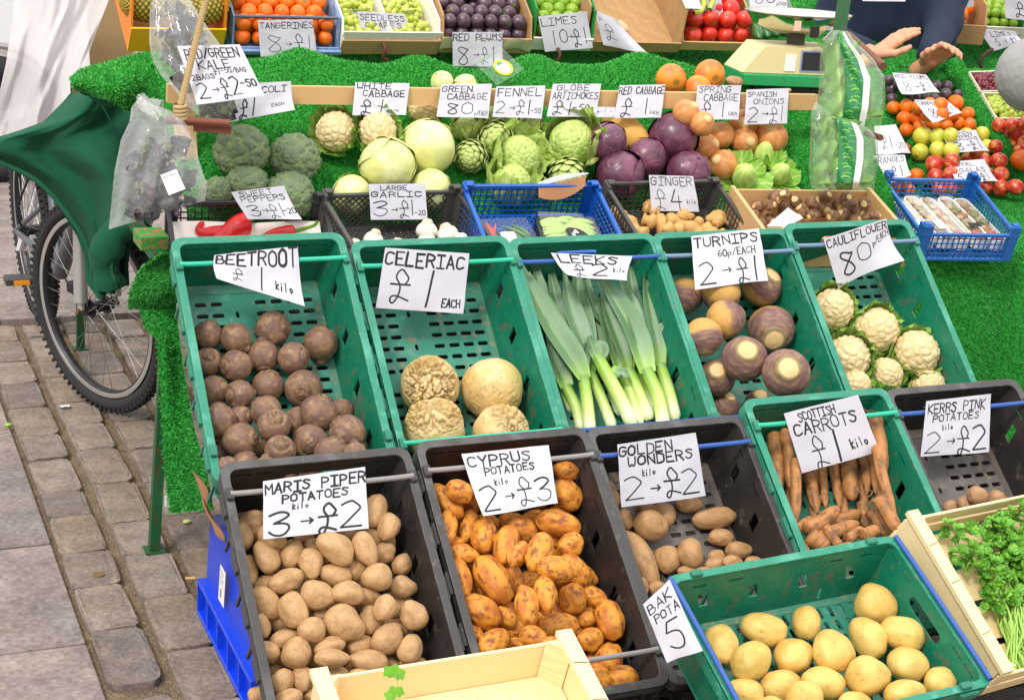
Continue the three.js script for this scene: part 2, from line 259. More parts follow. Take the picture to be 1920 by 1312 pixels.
const crateGeo = (() => {
  const bw = CW - 2 * TAPER - 0.02, bl = CL - 2 * TAPER - 0.02, G = {};
  { // floor with rows of slots
    const s = rrect(bw + 0.01, bl + 0.01, 0.02);
    for (let r = 0; r < 15; r++) { const y = -bl / 2 + 0.05 + r * (bl - 0.1) / 14; for (const x of [-0.12, -0.084, 0.018, 0.055, 0.092, 0.128]) if (!(r === 7 && x < -0.1)) s.holes.push(slot(x, y, 0.027, 0.011)); if (r % 3 === 1) { s.holes.push(slot(-0.04, y, 0.008, 0.016)); } }
    const g = slab(s, 0.005); g.rotateX(-Math.PI / 2); G.floor = g;
  }
  { const s = rrect(bw + 0.004, bl + 0.004, 0.02); s.holes.push(rrect(bw - 0.034, bl - 0.05, 0.03, new THREE.Path())); const g = slab(s, 0.0015); g.rotateX(-Math.PI / 2); g.translate(0, 0.0055, 0); G.mud = g; }
  const wall = (len, holes) => { const s = new THREE.Shape(); const b = len / 2 - TAPER - 0.02, t = len / 2 - 0.012; s.moveTo(-b, 0); s.lineTo(b, 0); s.lineTo(t, CH); s.lineTo(-t, CH); s.closePath(); holes(s); return slab(s, 0.005); };
  const lean = Math.atan(TAPER / CH);
  const lg = wall(CL, (s) => { for (const x of [-0.2, -0.075, 0.055, 0.18]) s.holes.push(poly([[x - 0.012, 0.062], [x + 0.012, 0.062], [x + 0.026, 0.1], [x + 0.002, 0.1]])); for (const x of [-0.22, -0.14, 0.12, 0.21]) s.holes.push(slot(x, 0.126, 0.034, 0.006)); s.holes.push(slot(-0.13, 0.03, 0.01, 0.03)); });
  const sh = wall(CW, (s) => { s.holes.push(slot(0.005, 0.106, 0.115, 0.028)); for (const x of [-0.145, -0.1, 0.105, 0.148]) s.holes.push(slot(x, 0.132, 0.034, 0.0055)); });
  const place = (g, ang, off) => { g = g.clone(); g.rotateX(lean); g.translate(0, 0, off); g.rotateY(ang); return g; };
  G.side = [place(lg, Math.PI / 2, CW / 2 - TAPER - 0.012), place(lg, -Math.PI / 2, CW / 2 - TAPER - 0.012)];
  G.end = [place(sh, 0, CL / 2 - TAPER - 0.012), place(sh, Math.PI, CL / 2 - TAPER - 0.012)];
  // rounded corners
  G.corner = []; for (const [sx, sz, th] of [[1, 1, 0], [1, -1, Math.PI / 2], [-1, -1, Math.PI], [-1, 1, 1.5 * Math.PI]]) { const g = new THREE.CylinderGeometry(0.021, 0.021, CH, 6, 1, true, th, Math.PI / 2); const p = g.attributes.position; for (let i = 0; i < p.count; i++) { const t = (p.getY(i) / CH + 0.5); p.setXYZ(i, p.getX(i) + sx * (CW / 2 - 0.021 - TAPER * (1 - t) - 0.007), p.getY(i) + CH / 2, p.getZ(i) + sz * (CL / 2 - 0.021 - TAPER * (1 - t) - 0.007)); } g.computeVertexNormals(); G.corner.push(g); }
  { // rim: flat lip with a turned-down skirt, lugs along the long sides
    const s = rrect(CW + 0.008, CL + 0.008, 0.03); s.holes.push(rrect(CW - 0.022, CL - 0.022, 0.022, new THREE.Path()));
    const a = new THREE.ExtrudeGeometry(s, { depth: 0.004, bevelEnabled: true, bevelSize: 0.0015, bevelThickness: 0.0015, bevelSegments: 2, curveSegments: 5 }); a.rotateX(-Math.PI / 2); a.translate(0, CH, 0);
    const k = rrect(CW + 0.011, CL + 0.011, 0.031); k.holes.push(rrect(CW + 0.003, CL + 0.003, 0.028, new THREE.Path())); const b = slab(k, 0.03); b.rotateX(-Math.PI / 2); b.translate(0, CH - 0.027, 0);
    const l = [a, b];
    for (const sx of [-1, 1]) for (const z of [-0.21, -0.09, 0.02, 0.13, 0.235]) { l.push(box(0.012, 0.02, 0.05, sx * (CW / 2 + 0.006), CH - 0.012, z, 0.003)); l.push(box(0.006, 0.1, 0.006, sx * (CW / 2 - 0.008), CH - 0.075, z + 0.04)); }
    for (const sx of [-1, 1]) for (const z of [-CL / 2 + 0.068, CL / 2 - 0.068]) l.push(box(0.016, 0.02, 0.026, sx * (CW / 2 - 0.004), CH + 0.006, z, 0.004));
    G.rim = join(l);
  }
  G.bar = (z) => join([tube([V(-CW / 2 + 0.004, CH + 0.012, z), V(-CW / 2 + 0.03, CH + 0.012, z + 0.001), V(0, CH + 0.0125, z + 0.0015), V(CW / 2 - 0.03, CH + 0.012, z + 0.001), V(CW / 2 - 0.004, CH + 0.012, z)], 0.0058, 16, 8)]);
  G.back = G.bar(-CL / 2 + 0.068); G.front = G.bar(CL / 2 - 0.068);
  return G;
})();
// frame of a crate: origin at the base centre, x across, y off the floor, z down the slope towards the buyer
function crateFrame(o, tilt, yaw, w, l, h, roll = 0) {
  const s = V(0, Math.sin(tilt), -Math.cos(tilt)), X = V(Math.cos(roll), Math.sin(roll), 0), ax = V(0, 1, 0);
  s.applyAxisAngle(ax, yaw); X.applyAxisAngle(ax, yaw); const Z = s.clone().negate(), Y = Z.clone().cross(X).normalize();
  const c = o.clone().addScaledVector(X, w / 2).addScaledVector(Z, l / 2).addScaledVector(Y, -h);
  return { X, Y, Z, c, m: new THREE.Matrix4().makeBasis(X, Y, Z), w, l, h };
}
function plasticCrate(kind, label, fr, scale, barM, barF, group, ends) {
  const t = thing('plastic_crate', label, 'crate', group), g = kind === 'green', w = g ? M.green : M.black;
  part(t, 'floor', crateGeo.floor, g ? M.greenFloor : M.blackFloor);
  part(t, 'muddy_edge', crateGeo.mud, g ? M.mudGreen : M.mudBlack);
  crateGeo.side.forEach((x) => part(t, 'side_wall', x, w)); crateGeo.end.forEach((x) => part(t, 'end_wall', x, w));
  crateGeo.corner.forEach((x) => part(t, 'corner', x, w)); part(t, 'rim', crateGeo.rim, g ? M.greenRim : M.blackRim);
  if (barM) part(t, 'bale_arm', ends ? crateGeo.bar(-CL / 2 + 0.004) : crateGeo.back, barM); if (barF) part(t, 'bale_arm', ends ? crateGeo.bar(CL / 2 - 0.004) : crateGeo.front, barF);
  for (const c of t.children) c.material.side = THREE.DoubleSide;
  t.quaternion.setFromRotationMatrix(fr.m); t.position.copy(fr.c); t.scale.setScalar(scale); return t;
}
const T1 = 0.6775, T2 = 0.7443;
const upS = (t) => V(0, Math.sin(t), -Math.cos(t)), nS = (t) => V(0, Math.cos(t), Math.sin(t));
const frames = {};
const rowOrigin = (t, x, y0, z0, du, dn) => V(x, y0 + 1.8, z0).addScaledVector(upS(t), du).addScaledVector(nS(t), dn);
for (const [k, x, du, dn] of [['maris', 0.7056, -0.0122, -0.001], ['cyprus', 1.1163, -0.0022, -0.0044], ['golden', 1.5077, -0.0058, -0.0082], ['carrots', 1.9015, 0.0202, 0.0136], ['kerrs', 2.292, 0.018, 0.006]])
  frames[k] = crateFrame(rowOrigin(T1, x, -1.2081, -2.9008, du, dn), T1, 0, CW, CL, CH);
for (const [k, x, du, dn] of [['beet', 0.7197, 0.0141, 0.0142], ['celeriac', 1.1309, -0.0018, -0.0007], ['leeks', 1.5263, -0.0055, -0.0083], ['turnips', 1.9127, -0.008, -0.0061], ['cauli', 2.296, 0.0012, 0.0008]])
  frames[k] = crateFrame(rowOrigin(T2, x, -0.9159, -3.4173, du, dn), T2, 0, CW, CL, CH);
const BK = 0.94;
{ // the bakers' crate stands with its long side to the buyer
  const o = V(1.454, 0.465, -2.416), fr = crateFrame(o, 0.476, 0.057, CL * BK, CW * BK, CH * BK, 0.018); frames.baking = fr;
}
plasticCrate('black', 'black plastic crate of pale potatoes under the MARIS PIPER sign', frames.maris, 1, M.grey, null, 'black produce crates');
plasticCrate('black', 'black plastic crate of muddy orange potatoes under the CYPRUS sign', frames.cyprus, 1, M.grey, M.grey, 'black produce crates');
plasticCrate('black', 'scuffed black plastic crate with a blue bar under the GOLDEN WONDERS sign', frames.golden, 1, M.blue, null, 'black produce crates');
plasticCrate('green', 'green plastic crate of muddy carrots under the SCOTTISH CARROTS sign', frames.carrots, 1, M.greenBar, null, 'green produce crates');
plasticCrate('black', 'nearly empty black plastic crate under the KERRS PINK sign', frames.kerrs, 1, M.blue, null, 'black produce crates');
plasticCrate('green', 'green plastic crate of beetroot', frames.beet, 1, M.greenBar, null, 'green produce crates');
plasticCrate('green', 'green plastic crate holding only four celeriac', frames.celeriac, 1, M.greenBar, M.greenBar, 'green produce crates');
plasticCrate('green', 'green plastic crate full of leeks with blue bars', frames.leeks, 1, M.blue, M.blue, 'green produce crates');
plasticCrate('green', 'green plastic crate of purple turnips', frames.turnips, 1, M.blueGrey, M.blue, 'green produce crates');
plasticCrate('green', 'green plastic crate of leafy cauliflowers under the 80 sign', frames.cauli, 1, M.blueGrey, null, 'green produce crates');
{ const f = frames.baking, t = plasticCrate('green', 'green plastic crate of large yellow baking potatoes turned sideways', f, BK, M.blue, M.blue, 'green produce crates', true);
  t.quaternion.multiply(new THREE.Quaternion().setFromAxisAngle(V(0, 1, 0), Math.PI / 2)); }

// ---------------------------------------------------------------- dropping produce along its line of sight until it touches
const drops = {}; // per container: placed spheres + planes
function container(key, fr, inset = 0.03, wallSlope = 0.15) {
  const P = [], inner = (d, n) => ({ p: d, n: n.clone().normalize() });
  P.push(inner(fr.c.clone().addScaledVector(fr.Y, 0.006), fr.Y));
  for (const s of [-1, 1]) { P.push(inner(fr.c.clone().addScaledVector(fr.X, s * (fr.w / 2 - inset)), fr.X.clone().multiplyScalar(-s).addScaledVector(fr.Y, wallSlope))); P.push(inner(fr.c.clone().addScaledVector(fr.Z, s * (fr.l / 2 - inset)), fr.Z.clone().multiplyScalar(-s).addScaledVector(fr.Y, wallSlope))); }
  drops[key] = { fr, planes: P, sph: [] }; return drops[key];
}
function settle(box_, dir, sph, slack = 0.93, start = -0.25) { // slide the spheres along dir, return the travel
  let best = 9;
  for (const [c, r] of sph) {
    for (const { p, n } of box_.planes) { const v = dir.dot(n); if (v > -0.25) continue; const s = (r * 0.97 - c.clone().sub(p).dot(n)) / v; best = Math.min(best, s); }
    for (const [q, R] of box_.sph) { const w = c.clone().sub(q), k = (r + R) * slack, b = w.dot(dir), cc = w.dot(w) - k * k, D = b * b - cc; if (D < 0) continue; const s = -b - Math.sqrt(D); if (s > start) best = Math.min(best, s); }
  }
  return best === 9 ? 0 : best;
}
// puts a mesh of unit size where the photograph shows it: (px, py) centre, half length and half width in pixels, angle in the picture
function dropItem(bx, m, px, py, hl, hw, ang, o = {}) {
  const fr = bx.fr, lift = fr.c.clone().addScaledVector(fr.Y, o.level ?? 0.09), k = { o: lift, n: fr.Y }, a = at(px, py, k);
  const th = ang * Math.PI / 180, ax = at(px + 12 * Math.cos(th), py + 12 * Math.sin(th), k).sub(a).normalize(); if (o.dip) ax.addScaledVector(fr.Y, o.dip).normalize();
  const dir = ray(px, py).normalize(); let A, B, s = 0, sph;
  for (let it = 0; it < 2; it++) {
    const sc = 1 / ppm(a.clone().addScaledVector(dir, s)); A = hl * sc; B = hw * sc;
    sph = A > B * 1.12 ? [[a.clone(), B], [a.clone().addScaledVector(ax, A - B), B * 0.93], [a.clone().addScaledVector(ax, B - A), B * 0.93]] : [[a.clone(), (A + B) / 2]];
    s = settle(bx, dir, sph, o.slack);
  }
  sph.forEach((q) => q[0].addScaledVector(dir, s)); bx.sph.push(...sph);
  m.position.copy(a.addScaledVector(dir, s));
  if (o.q) m.quaternion.copy(o.q);
  else { const z = dir.clone().negate().addScaledVector(ax, dir.dot(ax)).normalize(), y = z.clone().cross(ax); m.quaternion.setFromRotationMatrix(new THREE.Matrix4().makeBasis(ax, y, z)).multiply(new THREE.Quaternion().setFromAxisAngle(V(1, 0, 0), o.spin ?? 0)); }
  if (o.uniform) m.scale.setScalar(o.uniform * (A + B) / 2); else m.scale.set(A, B, B * (o.flat ?? 0.92));
  return m;
}
// ---------------------------------------------------------------- root vegetables in the crates
const Zm = (ox, oy, s) => (x, y) => [ox + x / s, oy + y / s];
function potatoGeos(n, k0, fnCol, lump = 0.16) {
  const out = [];
  for (let k = 0; k < n; k++) {
    const s = k0 + k * 13.7, bend = (hash3(k, k0, 3) - 0.5) * 0.3, egg = (hash3(k, k0, 5) - 0.5) * 0.3;
    out.push(blob(13, (d) => {
      const f = 1 + lump * (fbm(d.x * 1.1 + s, d.y * 1.1, d.z * 1.1, 2) - 0.5) * 2 + 0.02 * (fbm(d.x * 5 + s, d.y * 5, d.z * 5, 3) - 0.5);
      const w = worley(d.x * 1.5 + s, d.y * 1.5, d.z * 1.5)[0], eye = -0.035 * (1 - sm(0.06, 0.2, w));
      const r = f + eye, t = 1 + egg * d.x;
      return [d.x * r, d.y * r * t + bend * (d.x * d.x - 0.3), d.z * r * t, ...fnCol(d, s, 1 - sm(0.05, 0.2, w))];
    }));
  }
  return out;
}
const skin = (a, b, c) => (d, s, eye) => { const n = fbm(d.x * 2 + s, d.y * 2, d.z * 2, 3), f = fbm(d.x * 14 + s, d.y * 14, d.z * 14, 2), sp = vnoise(d.x * 22 + s, d.y * 22, d.z * 22); let q = mix(a, b, sm(0.35, 0.7, n)); q = mix(q, c, 0.5 * sm(0.56, 0.8, f) + 0.35 * eye + (sp > 0.86 ? 0.35 : 0)); return mul(q, 0.92 + 0.16 * f); };
const geoMaris = potatoGeos(9, 1, skin(C(0xc0986a), C(0xad885c), C(0x7c5c3e)));
const geoGolden = potatoGeos(6, 201, skin(C(0xb98f60), C(0xa98055), C(0x7d5c3c)));
const geoKerrs = potatoGeos(4, 301, skin(C(0xb79062), C(0xb08468), C(0x7d5c40)));
const geoBake = potatoGeos(8, 401, (d, s, eye) => { const n = fbm(d.x * 1.6 + s, d.y * 1.6, d.z * 1.6, 3), sp = vnoise(d.x * 13 + s, d.y * 13, d.z * 13), f = fbm(d.x * 12 + s, d.y * 12, d.z * 12, 2); let q = mix(C(0xd9b765), C(0xcda552), sm(0.4, 0.7, n)); q = mix(q, C(0x8c6a34), (sp > 0.9 ? 0.6 : 0) + 0.3 * eye); return mul(q, 0.94 + 0.12 * f); }, 0.13);
const geoCyprus = potatoGeos(9, 501, (d, s) => { const n = fbm(d.x * 2.2 + s, d.y * 2.2, d.z * 2.2, 4), p = fbm(d.x * 3.4 + s + 9, d.y * 3.4, d.z * 3.4, 4), f = fbm(d.x * 16 + s, d.y * 16, d.z * 16, 2); let q = mix(C(0xd8912e), C(0xb86a22), sm(0.38, 0.68, n)); q = mix(q, C(0x743d22), 0.8 * sm(0.56, 0.66, p)); q = mix(q, C(0x8f5a2c), 0.5 * sm(0.6, 0.8, f)); return mul(q, 0.9 + 0.2 * f); }, 0.18);
const vegM = vmat(0.62), vegGloss = vmat(0.42), vegWax = vmat(0.34, { clearcoat: 0.25, clearcoatRoughness: 0.35 });

function potatoes(key, zm, list, geos, name, label, group, m, o = {}) {
  const bx = drops[key] ?? container(key, frames[key]), sc = zm.s;
  list.forEach(([x, y, hl, hw = hl * 0.85, ang = 0], i) => {
    const [px, py] = zm.f(x, y);
    const me = single(name, label, 'potato', geos[(i * 5 + 2) % geos.length], m, group);
    dropItem(bx, me, px, py, hl / sc, hw / sc, ang, { spin: (i * 2.1) % 6.28, flat: 0.86 + 0.1 * ((i * 7) % 3) / 2, slack: 0.9, ...o });
  });
}
const ZM = (ox, oy, s) => ({ f: Zm(ox, oy, s), s });
// a bed of the same potatoes below the ones on top
function bed(key, geos, name, label, group, m, r, rows, cols, z0 = 0, y0 = 0) {
  const bx = drops[key] ?? container(key, frames[key]), fr = bx.fr; seed(900 + key.length * 7);
  for (let j = 0; j < rows; j++) for (let i = 0; i < cols; i++) {
    const A = r * rr(1.1, 1.35), B = r * rr(0.85, 1), p = fr.c.clone().addScaledVector(fr.X, ((i + 0.5 + (j % 2 ? 0.2 : -0.2)) / cols - 0.5) * (fr.w - 0.1)).addScaledVector(fr.Z, z0 + ((j + 0.5) / rows - 0.5) * (fr.l - 0.1 - 2 * Math.abs(z0))).addScaledVector(fr.Y, B + 0.006 + y0);
    const me = single(name, label, 'potato', geos[(i * 3 + j * 2) % geos.length], m, group); me.position.copy(p); me.scale.set(A, B, B);
    me.quaternion.setFromRotationMatrix(fr.m).multiply(new THREE.Quaternion().setFromEuler(new THREE.Euler(rr(0, 6), rr(0, 6), 0)));
    bx.sph.push([p, B * 1.05]);
  }
}
{
  const L = ['pale_potato', 'smooth pale brown potato in the crate signed MARIS PIPER', 'potatoes under the MARIS PIPER sign'];
  bed('maris', geoMaris, L[0], L[1], L[2], vegM, 0.034, 7, 5);
  potatoes('maris', ZM(380, 820, 2.667), [[350, 500, 80, 60, 30], [500, 495, 52, 38], [560, 545, 55, 45], [720, 480, 46, 36], [850, 490, 55, 45, 60], [900, 578, 72, 55, -20], [770, 660, 66, 62], [670, 692, 84, 64, 20], [820, 800, 66, 54], [610, 880, 62, 48], [838, 912, 76, 68, 90], [985, 950, 56, 46], [790, 1040, 76, 56], [1050, 1128, 72, 36],
    [200, 500, 80, 58, 80], [225, 660, 85, 52, 80], [318, 603, 90, 62, 60], [450, 590, 82, 62, -60], [540, 632, 82, 59, 75], [660, 553, 105, 77, 40], [812, 555, 95, 62, 65], [855, 365, 102, 62, -60], [930, 450, 80, 60, -70], [415, 718, 102, 64, -20], [570, 790, 92, 77, 20], [875, 700, 78, 73], [995, 637, 62, 53, -60], [1005, 750, 71, 54], [720, 780, 83, 64, 10], [308, 833, 96, 81, 40], [455, 865, 100, 73, 70], [912, 855, 76, 62, -60], [1057, 890, 89, 73, 50], [290, 942, 67, 50, 70], [548, 963, 70, 66], [405, 1010, 82, 52, -15], [710, 935, 109, 87, 20], [630, 1045, 82, 47, -15], [922, 1005, 91, 73, -45], [1037, 1055, 83, 61, -60], [325, 1072, 67, 54, 30], [345, 1170, 56, 44], [470, 1077, 86, 77, -60], [835, 1120, 101, 60, 8], [645, 1105, 96, 52, 3], [495, 1210, 66, 54, 80], [670, 1195, 70, 48], [785, 1185, 56, 32], [395, 1220, 74, 60, -40], [430, 1305, 76, 50, -10], [560, 1290, 60, 46], [280, 1290, 60, 46]], geoMaris, L[0], L[1], L[2], vegM);
}
{
  const L = ['muddy_potato', 'orange yellow potato streaked with red mud in the crate signed CYPRUS', 'potatoes under the CYPRUS sign'];
  bed('cyprus', geoCyprus, L[0], L[1], L[2], vegM, 0.033, 7, 5);
  potatoes('cyprus', ZM(760, 800, 2.563), [[270, 320, 66, 60], [300, 480, 88, 50, -75], [550, 490, 90, 64, 20], [720, 545, 48, 38], [585, 740, 52, 42], [510, 725, 74, 54, 70], [640, 920, 48, 44, 60], [530, 970, 66, 50], [235, 560, 50, 40], [880, 890, 42, 34],
    [200, 355, 102, 60, 50], [255, 310, 74, 57, 20], [205, 490, 97, 48, -85], [775, 215, 64, 50, 10], [775, 330, 84, 72, 40], [380, 525, 97, 64, -80], [485, 565, 107, 64, -75], [280, 612, 78, 52, 15], [545, 612, 76, 48, -60], [640, 605, 107, 72, -70], [730, 465, 121, 67, 15], [795, 570, 67, 60, -20], [265, 735, 112, 57, 80], [810, 688, 88, 62, 40], [720, 690, 94, 67, 15], [425, 735, 131, 82, 60], [672, 810, 97, 62, 85], [580, 865, 107, 60, 80], [905, 815, 67, 54, 30], [805, 825, 80, 70, 80], [480, 915, 60, 47, 50], [370, 895, 107, 80, 40], [740, 955, 100, 62, -5], [870, 930, 45, 42], [985, 930, 102, 72, 80], [335, 1000, 66, 42, 40], [540, 1055, 60, 40, 10], [420, 1040, 92, 72, -30], [615, 1015, 77, 60, 30], [885, 1025, 67, 60], [700, 1045, 50, 40], [980, 1110, 78, 67, -70], [925, 1205, 80, 58, 50], [1050, 1205, 74, 62, 20], [800, 1130, 80, 58, 20]], geoCyprus, L[0], L[1], L[2], vegM);
}
{
  const L = ['dusty_potato', 'dusty light brown potato in the half empty crate signed GOLDEN WONDERS', 'potatoes under the GOLDEN WONDERS sign'];
  potatoes('golden', ZM(1080, 760, 3.645), [[240, 610, 112, 55, 75], [470, 690, 66, 50], [770, 672, 96, 66], [600, 750, 97, 82, 85], [335, 778, 74, 62, 70], [510, 815, 122, 112, 20], [945, 768, 172, 76, -5], [985, 902, 93, 64], [430, 1045, 215, 98, 58], [630, 1050, 106, 87, 85], [785, 1005, 104, 92, 80], [1115, 990, 101, 64], [960, 1035, 66, 52], [955, 1090, 98, 58, -10], [1070, 1072, 74, 50], [1215, 1072, 76, 42], [770, 1135, 80, 46], [450, 1245, 80, 52, 80], [870, 1150, 70, 50], [1120, 1140, 70, 50], [560, 1250, 70, 50]], geoGolden, L[0], L[1], L[2], vegM);
}
potatoes('kerrs', ZM(1360, 700, 3.4286), [[1700, 900, 50, 40], [1660, 865, 54, 42], [1545, 880, 54, 42], [1450, 860, 54, 46], [1550, 838, 58, 52], [1750, 805, 68, 56, 10], [1625, 785, 70, 63, 20]], geoKerrs, 'round_potato', 'round potato at the front of the nearly empty KERRS PINK crate', 'potatoes under the KERRS PINK sign', vegM);
{
  const L = ['baking_potato', 'large clean yellow baking potato in the sideways green crate', 'baking potatoes'];
  container('baking', frames.baking, 0.03);
  potatoes('baking', ZM(1180, 960, 2.595), [[450, 645, 108, 80, 65], [660, 570, 118, 88, 12], [865, 540, 92, 74, 80], [1200, 455, 108, 98, 30], [400, 770, 96, 60, 75], [1330, 590, 108, 92, 20], [1160, 610, 118, 84, 55], [800, 705, 110, 96, -30], [595, 720, 120, 92, -40], [995, 680, 112, 102, -40], [1355, 745, 106, 96, 10], [1165, 800, 112, 102, 0], [740, 850, 112, 88, 0], [560, 875, 92, 72, 10], [940, 835, 112, 86, 10], [1515, 830, 92, 78, -30], [860, 910, 96, 92, 60], [1345, 890, 106, 80, 0], [1100, 935, 92, 66, 0], [700, 960, 90, 70, 0], [1240, 990, 90, 70, 0]], geoBake, L[0], L[1], L[2], vmat(0.5), { slack: 0.95 });
}
// beetroot
{
  const geos = [];
  for (let k = 0; k < 8; k++) { const s = 700 + k * 9.1; geos.push(blob(15, (d) => {
    const cr = sm(0.8, 0.97, d.x), rt = sm(0.86, 1, -d.x); const n = fbm(d.x * 2 + s, d.y * 2, d.z * 2, 3), f = fbm(d.x * 9 + s, d.y * 9, d.z * 9, 4);
    let r = 1 + 0.1 * (n - 0.5) + 0.03 * (f - 0.5) + 0.09 * cr * (worley(d.x * 7 + s, d.y * 7, d.z * 7)[0] - 0.1) + 0.24 * sm(0.93, 1, -d.x) - 0.06 * sm(0.74, 0.84, d.x) * (1 - sm(0.84, 0.95, d.x));
    let c = mix(C(0x7c5d47), C(0x6a4f46), sm(0.4, 0.68, n)); c = mix(c, C(0x947454), sm(0.5, 0.72, fbm(d.x * 3 + s, d.y * 3 + 4, d.z * 3, 3))); c = mix(c, C(0x4a3324), 0.9 * cr * sm(0.3, 0.6, fbm(d.x * 14 + s, d.y * 14, d.z * 14, 2))); c = mix(c, C(0xb28a55), 0.5 * cr * sm(0.5, 0.7, f)); c = mix(c, C(0x4e3a30), 0.5 * sm(0.62, 0.76, f));
    return [d.x * r, d.y * r, d.z * r, ...mul(c, 0.92 + 0.2 * f + 0 * rt)];
  })); }
  const list = [[235, 545, 74, 0], [372, 560, 77, 1], [555, 515, 88, 5], [790, 585, 88, 3], [235, 680, 74, 2], [505, 650, 82, 4], [372, 697, 80, 6], [655, 660, 82, 5], [530, 795, 80, 0], [265, 820, 78, 5], [390, 840, 75, 6], [705, 810, 96, 7], [395, 955, 64, 5], [520, 920, 80, 1], [285, 968, 90, 3], [680, 970, 76, 6], [895, 915, 60, 1], [560, 990, 84, 2], [780, 930, 96, 0], [295, 1130, 78, 3], [480, 1110, 60, 0], [395, 1065, 90, 5], [920, 1030, 96, 1], [735, 1075, 92, 7], [590, 1115, 80, 2], [845, 1135, 92, 0], [420, 1185, 70, 0], [620, 1225, 60, 2], [730, 1210, 60, 6], [330, 1200, 60, 1], [520, 1200, 60, 4], [960, 1130, 60, 4]];
  const bx = container('beet', frames.beet), dirs = [[0.3, 0.8, 0.1], [-0.6, 0.6, 0], [0.2, 0.6, 0.8], [0, 1, 0.1], [0.1, -0.9, 0.3], [0.8, 0.1, 0.3], [-0.7, -0.1, 0.65], [0.1, -0.15, 1]];
  list.forEach(([x, y, r, dk], i) => { const [px, py] = Zm(300, 420, 2.624)(x, y), me = single('beetroot', 'round brown purple earthy beetroot in the green BEETROOT crate', 'beetroot', geos[i % 8], vegM, 'beetroots in the green crate'); const v = dirs[dk], dv = RIGHT.clone().multiplyScalar(v[0]).addScaledVector(UP, v[1]).addScaledVector(FWD, -v[2]).normalize();
    dropItem(bx, me, px, py, r / 2.624, r / 2.624, 0, { q: new THREE.Quaternion().setFromUnitVectors(V(1, 0, 0), dv).multiply(new THREE.Quaternion().setFromAxisAngle(V(1, 0, 0), i)), uniform: 0.98, slack: 0.92 }); });
}
// celeriac
{
  const bx = container('celeriac', frames.celeriac);
  const one = (s, knob) => blob(34, (d) => { const n = fbm(d.x * 1.6 + s, d.y * 1.6, d.z * 1.6, 3), k = sm(0.25, 0.75, d.x + 0.25 * (n - 0.5)) * knob; const [f1, f2] = worley(d.x * 2.7 + s + 5 * n, d.y * 2.7 + 3 * n, d.z * 2.7 - 4 * n), [g1, g2] = worley(d.x * 7 + s + n * 6, d.y * 7 - n * 4, d.z * 7), pit = vnoise(d.x * 16 + s, d.y * 16, d.z * 16);
    const gap = sm(0.02, 0.3, f2 - f1), gp2 = sm(0.02, 0.25, g2 - g1); let r = 1 + 0.12 * (n - 0.5) + k * (0.13 * gap * (0.5 + n) + 0.045 * gp2 - 0.1) - (1 - k) * (pit > 0.8 ? 0.012 : 0) + 0.015 * (fbm(d.x * 7 + s, d.y * 7, d.z * 7, 2) - 0.5);
    let c = mix(C(0xdcc08c), C(0xc8a868), sm(0.35, 0.7, n)); c = mix(c, C(0xa9ab55), 0.6 * sm(0.55, 0.75, fbm(d.x * 2 + s + 8, d.y * 2, d.z * 2, 3)) * (1 - k)); c = mix(c, C(0x7b5b2e), k * (1 - gap) * 0.6 + k * 0.35 * (1 - gp2) + (1 - k) * (pit > 0.8 ? 0.45 : 0)); return [d.x * r, d.y * r, d.z * r, ...c]; });
  [[490, 905, 172, 160, 1, [0.1, 0.15, 0.9]], [843, 920, 178, 172, 0.12, [0, -0.6, 0.5]], [520, 1150, 195, 150, 0.8, [-0.1, 0.8, 0.6]], [890, 1165, 172, 140, 0.75, [0.6, 0.6, 0.4]]].forEach(([x, y, a, b, kn, v], i) => {
    const [px, py] = Zm(640, 420, 2.982)(x, y), me = single('celeriac', ['knobbly rooted celeriac facing the buyer in the CELERIAC crate', 'smooth greenish cream celeriac in the CELERIAC crate', 'broad cream celeriac behind the front bar beside the crate wall', 'rooty cream celeriac behind the front bar with root ends sticking out'][i], 'celeriac', one(800 + i * 17, kn), vegM, 'celeriac in the green crate'); const dv = RIGHT.clone().multiplyScalar(v[0]).addScaledVector(UP, v[1]).addScaledVector(FWD, -v[2]).normalize();
    dropItem(bx, me, px, py, a / 2.982, b / 2.982, 0, { q: new THREE.Quaternion().setFromUnitVectors(V(1, 0, 0), dv), uniform: 1.0, slack: 0.96 });
  });
}
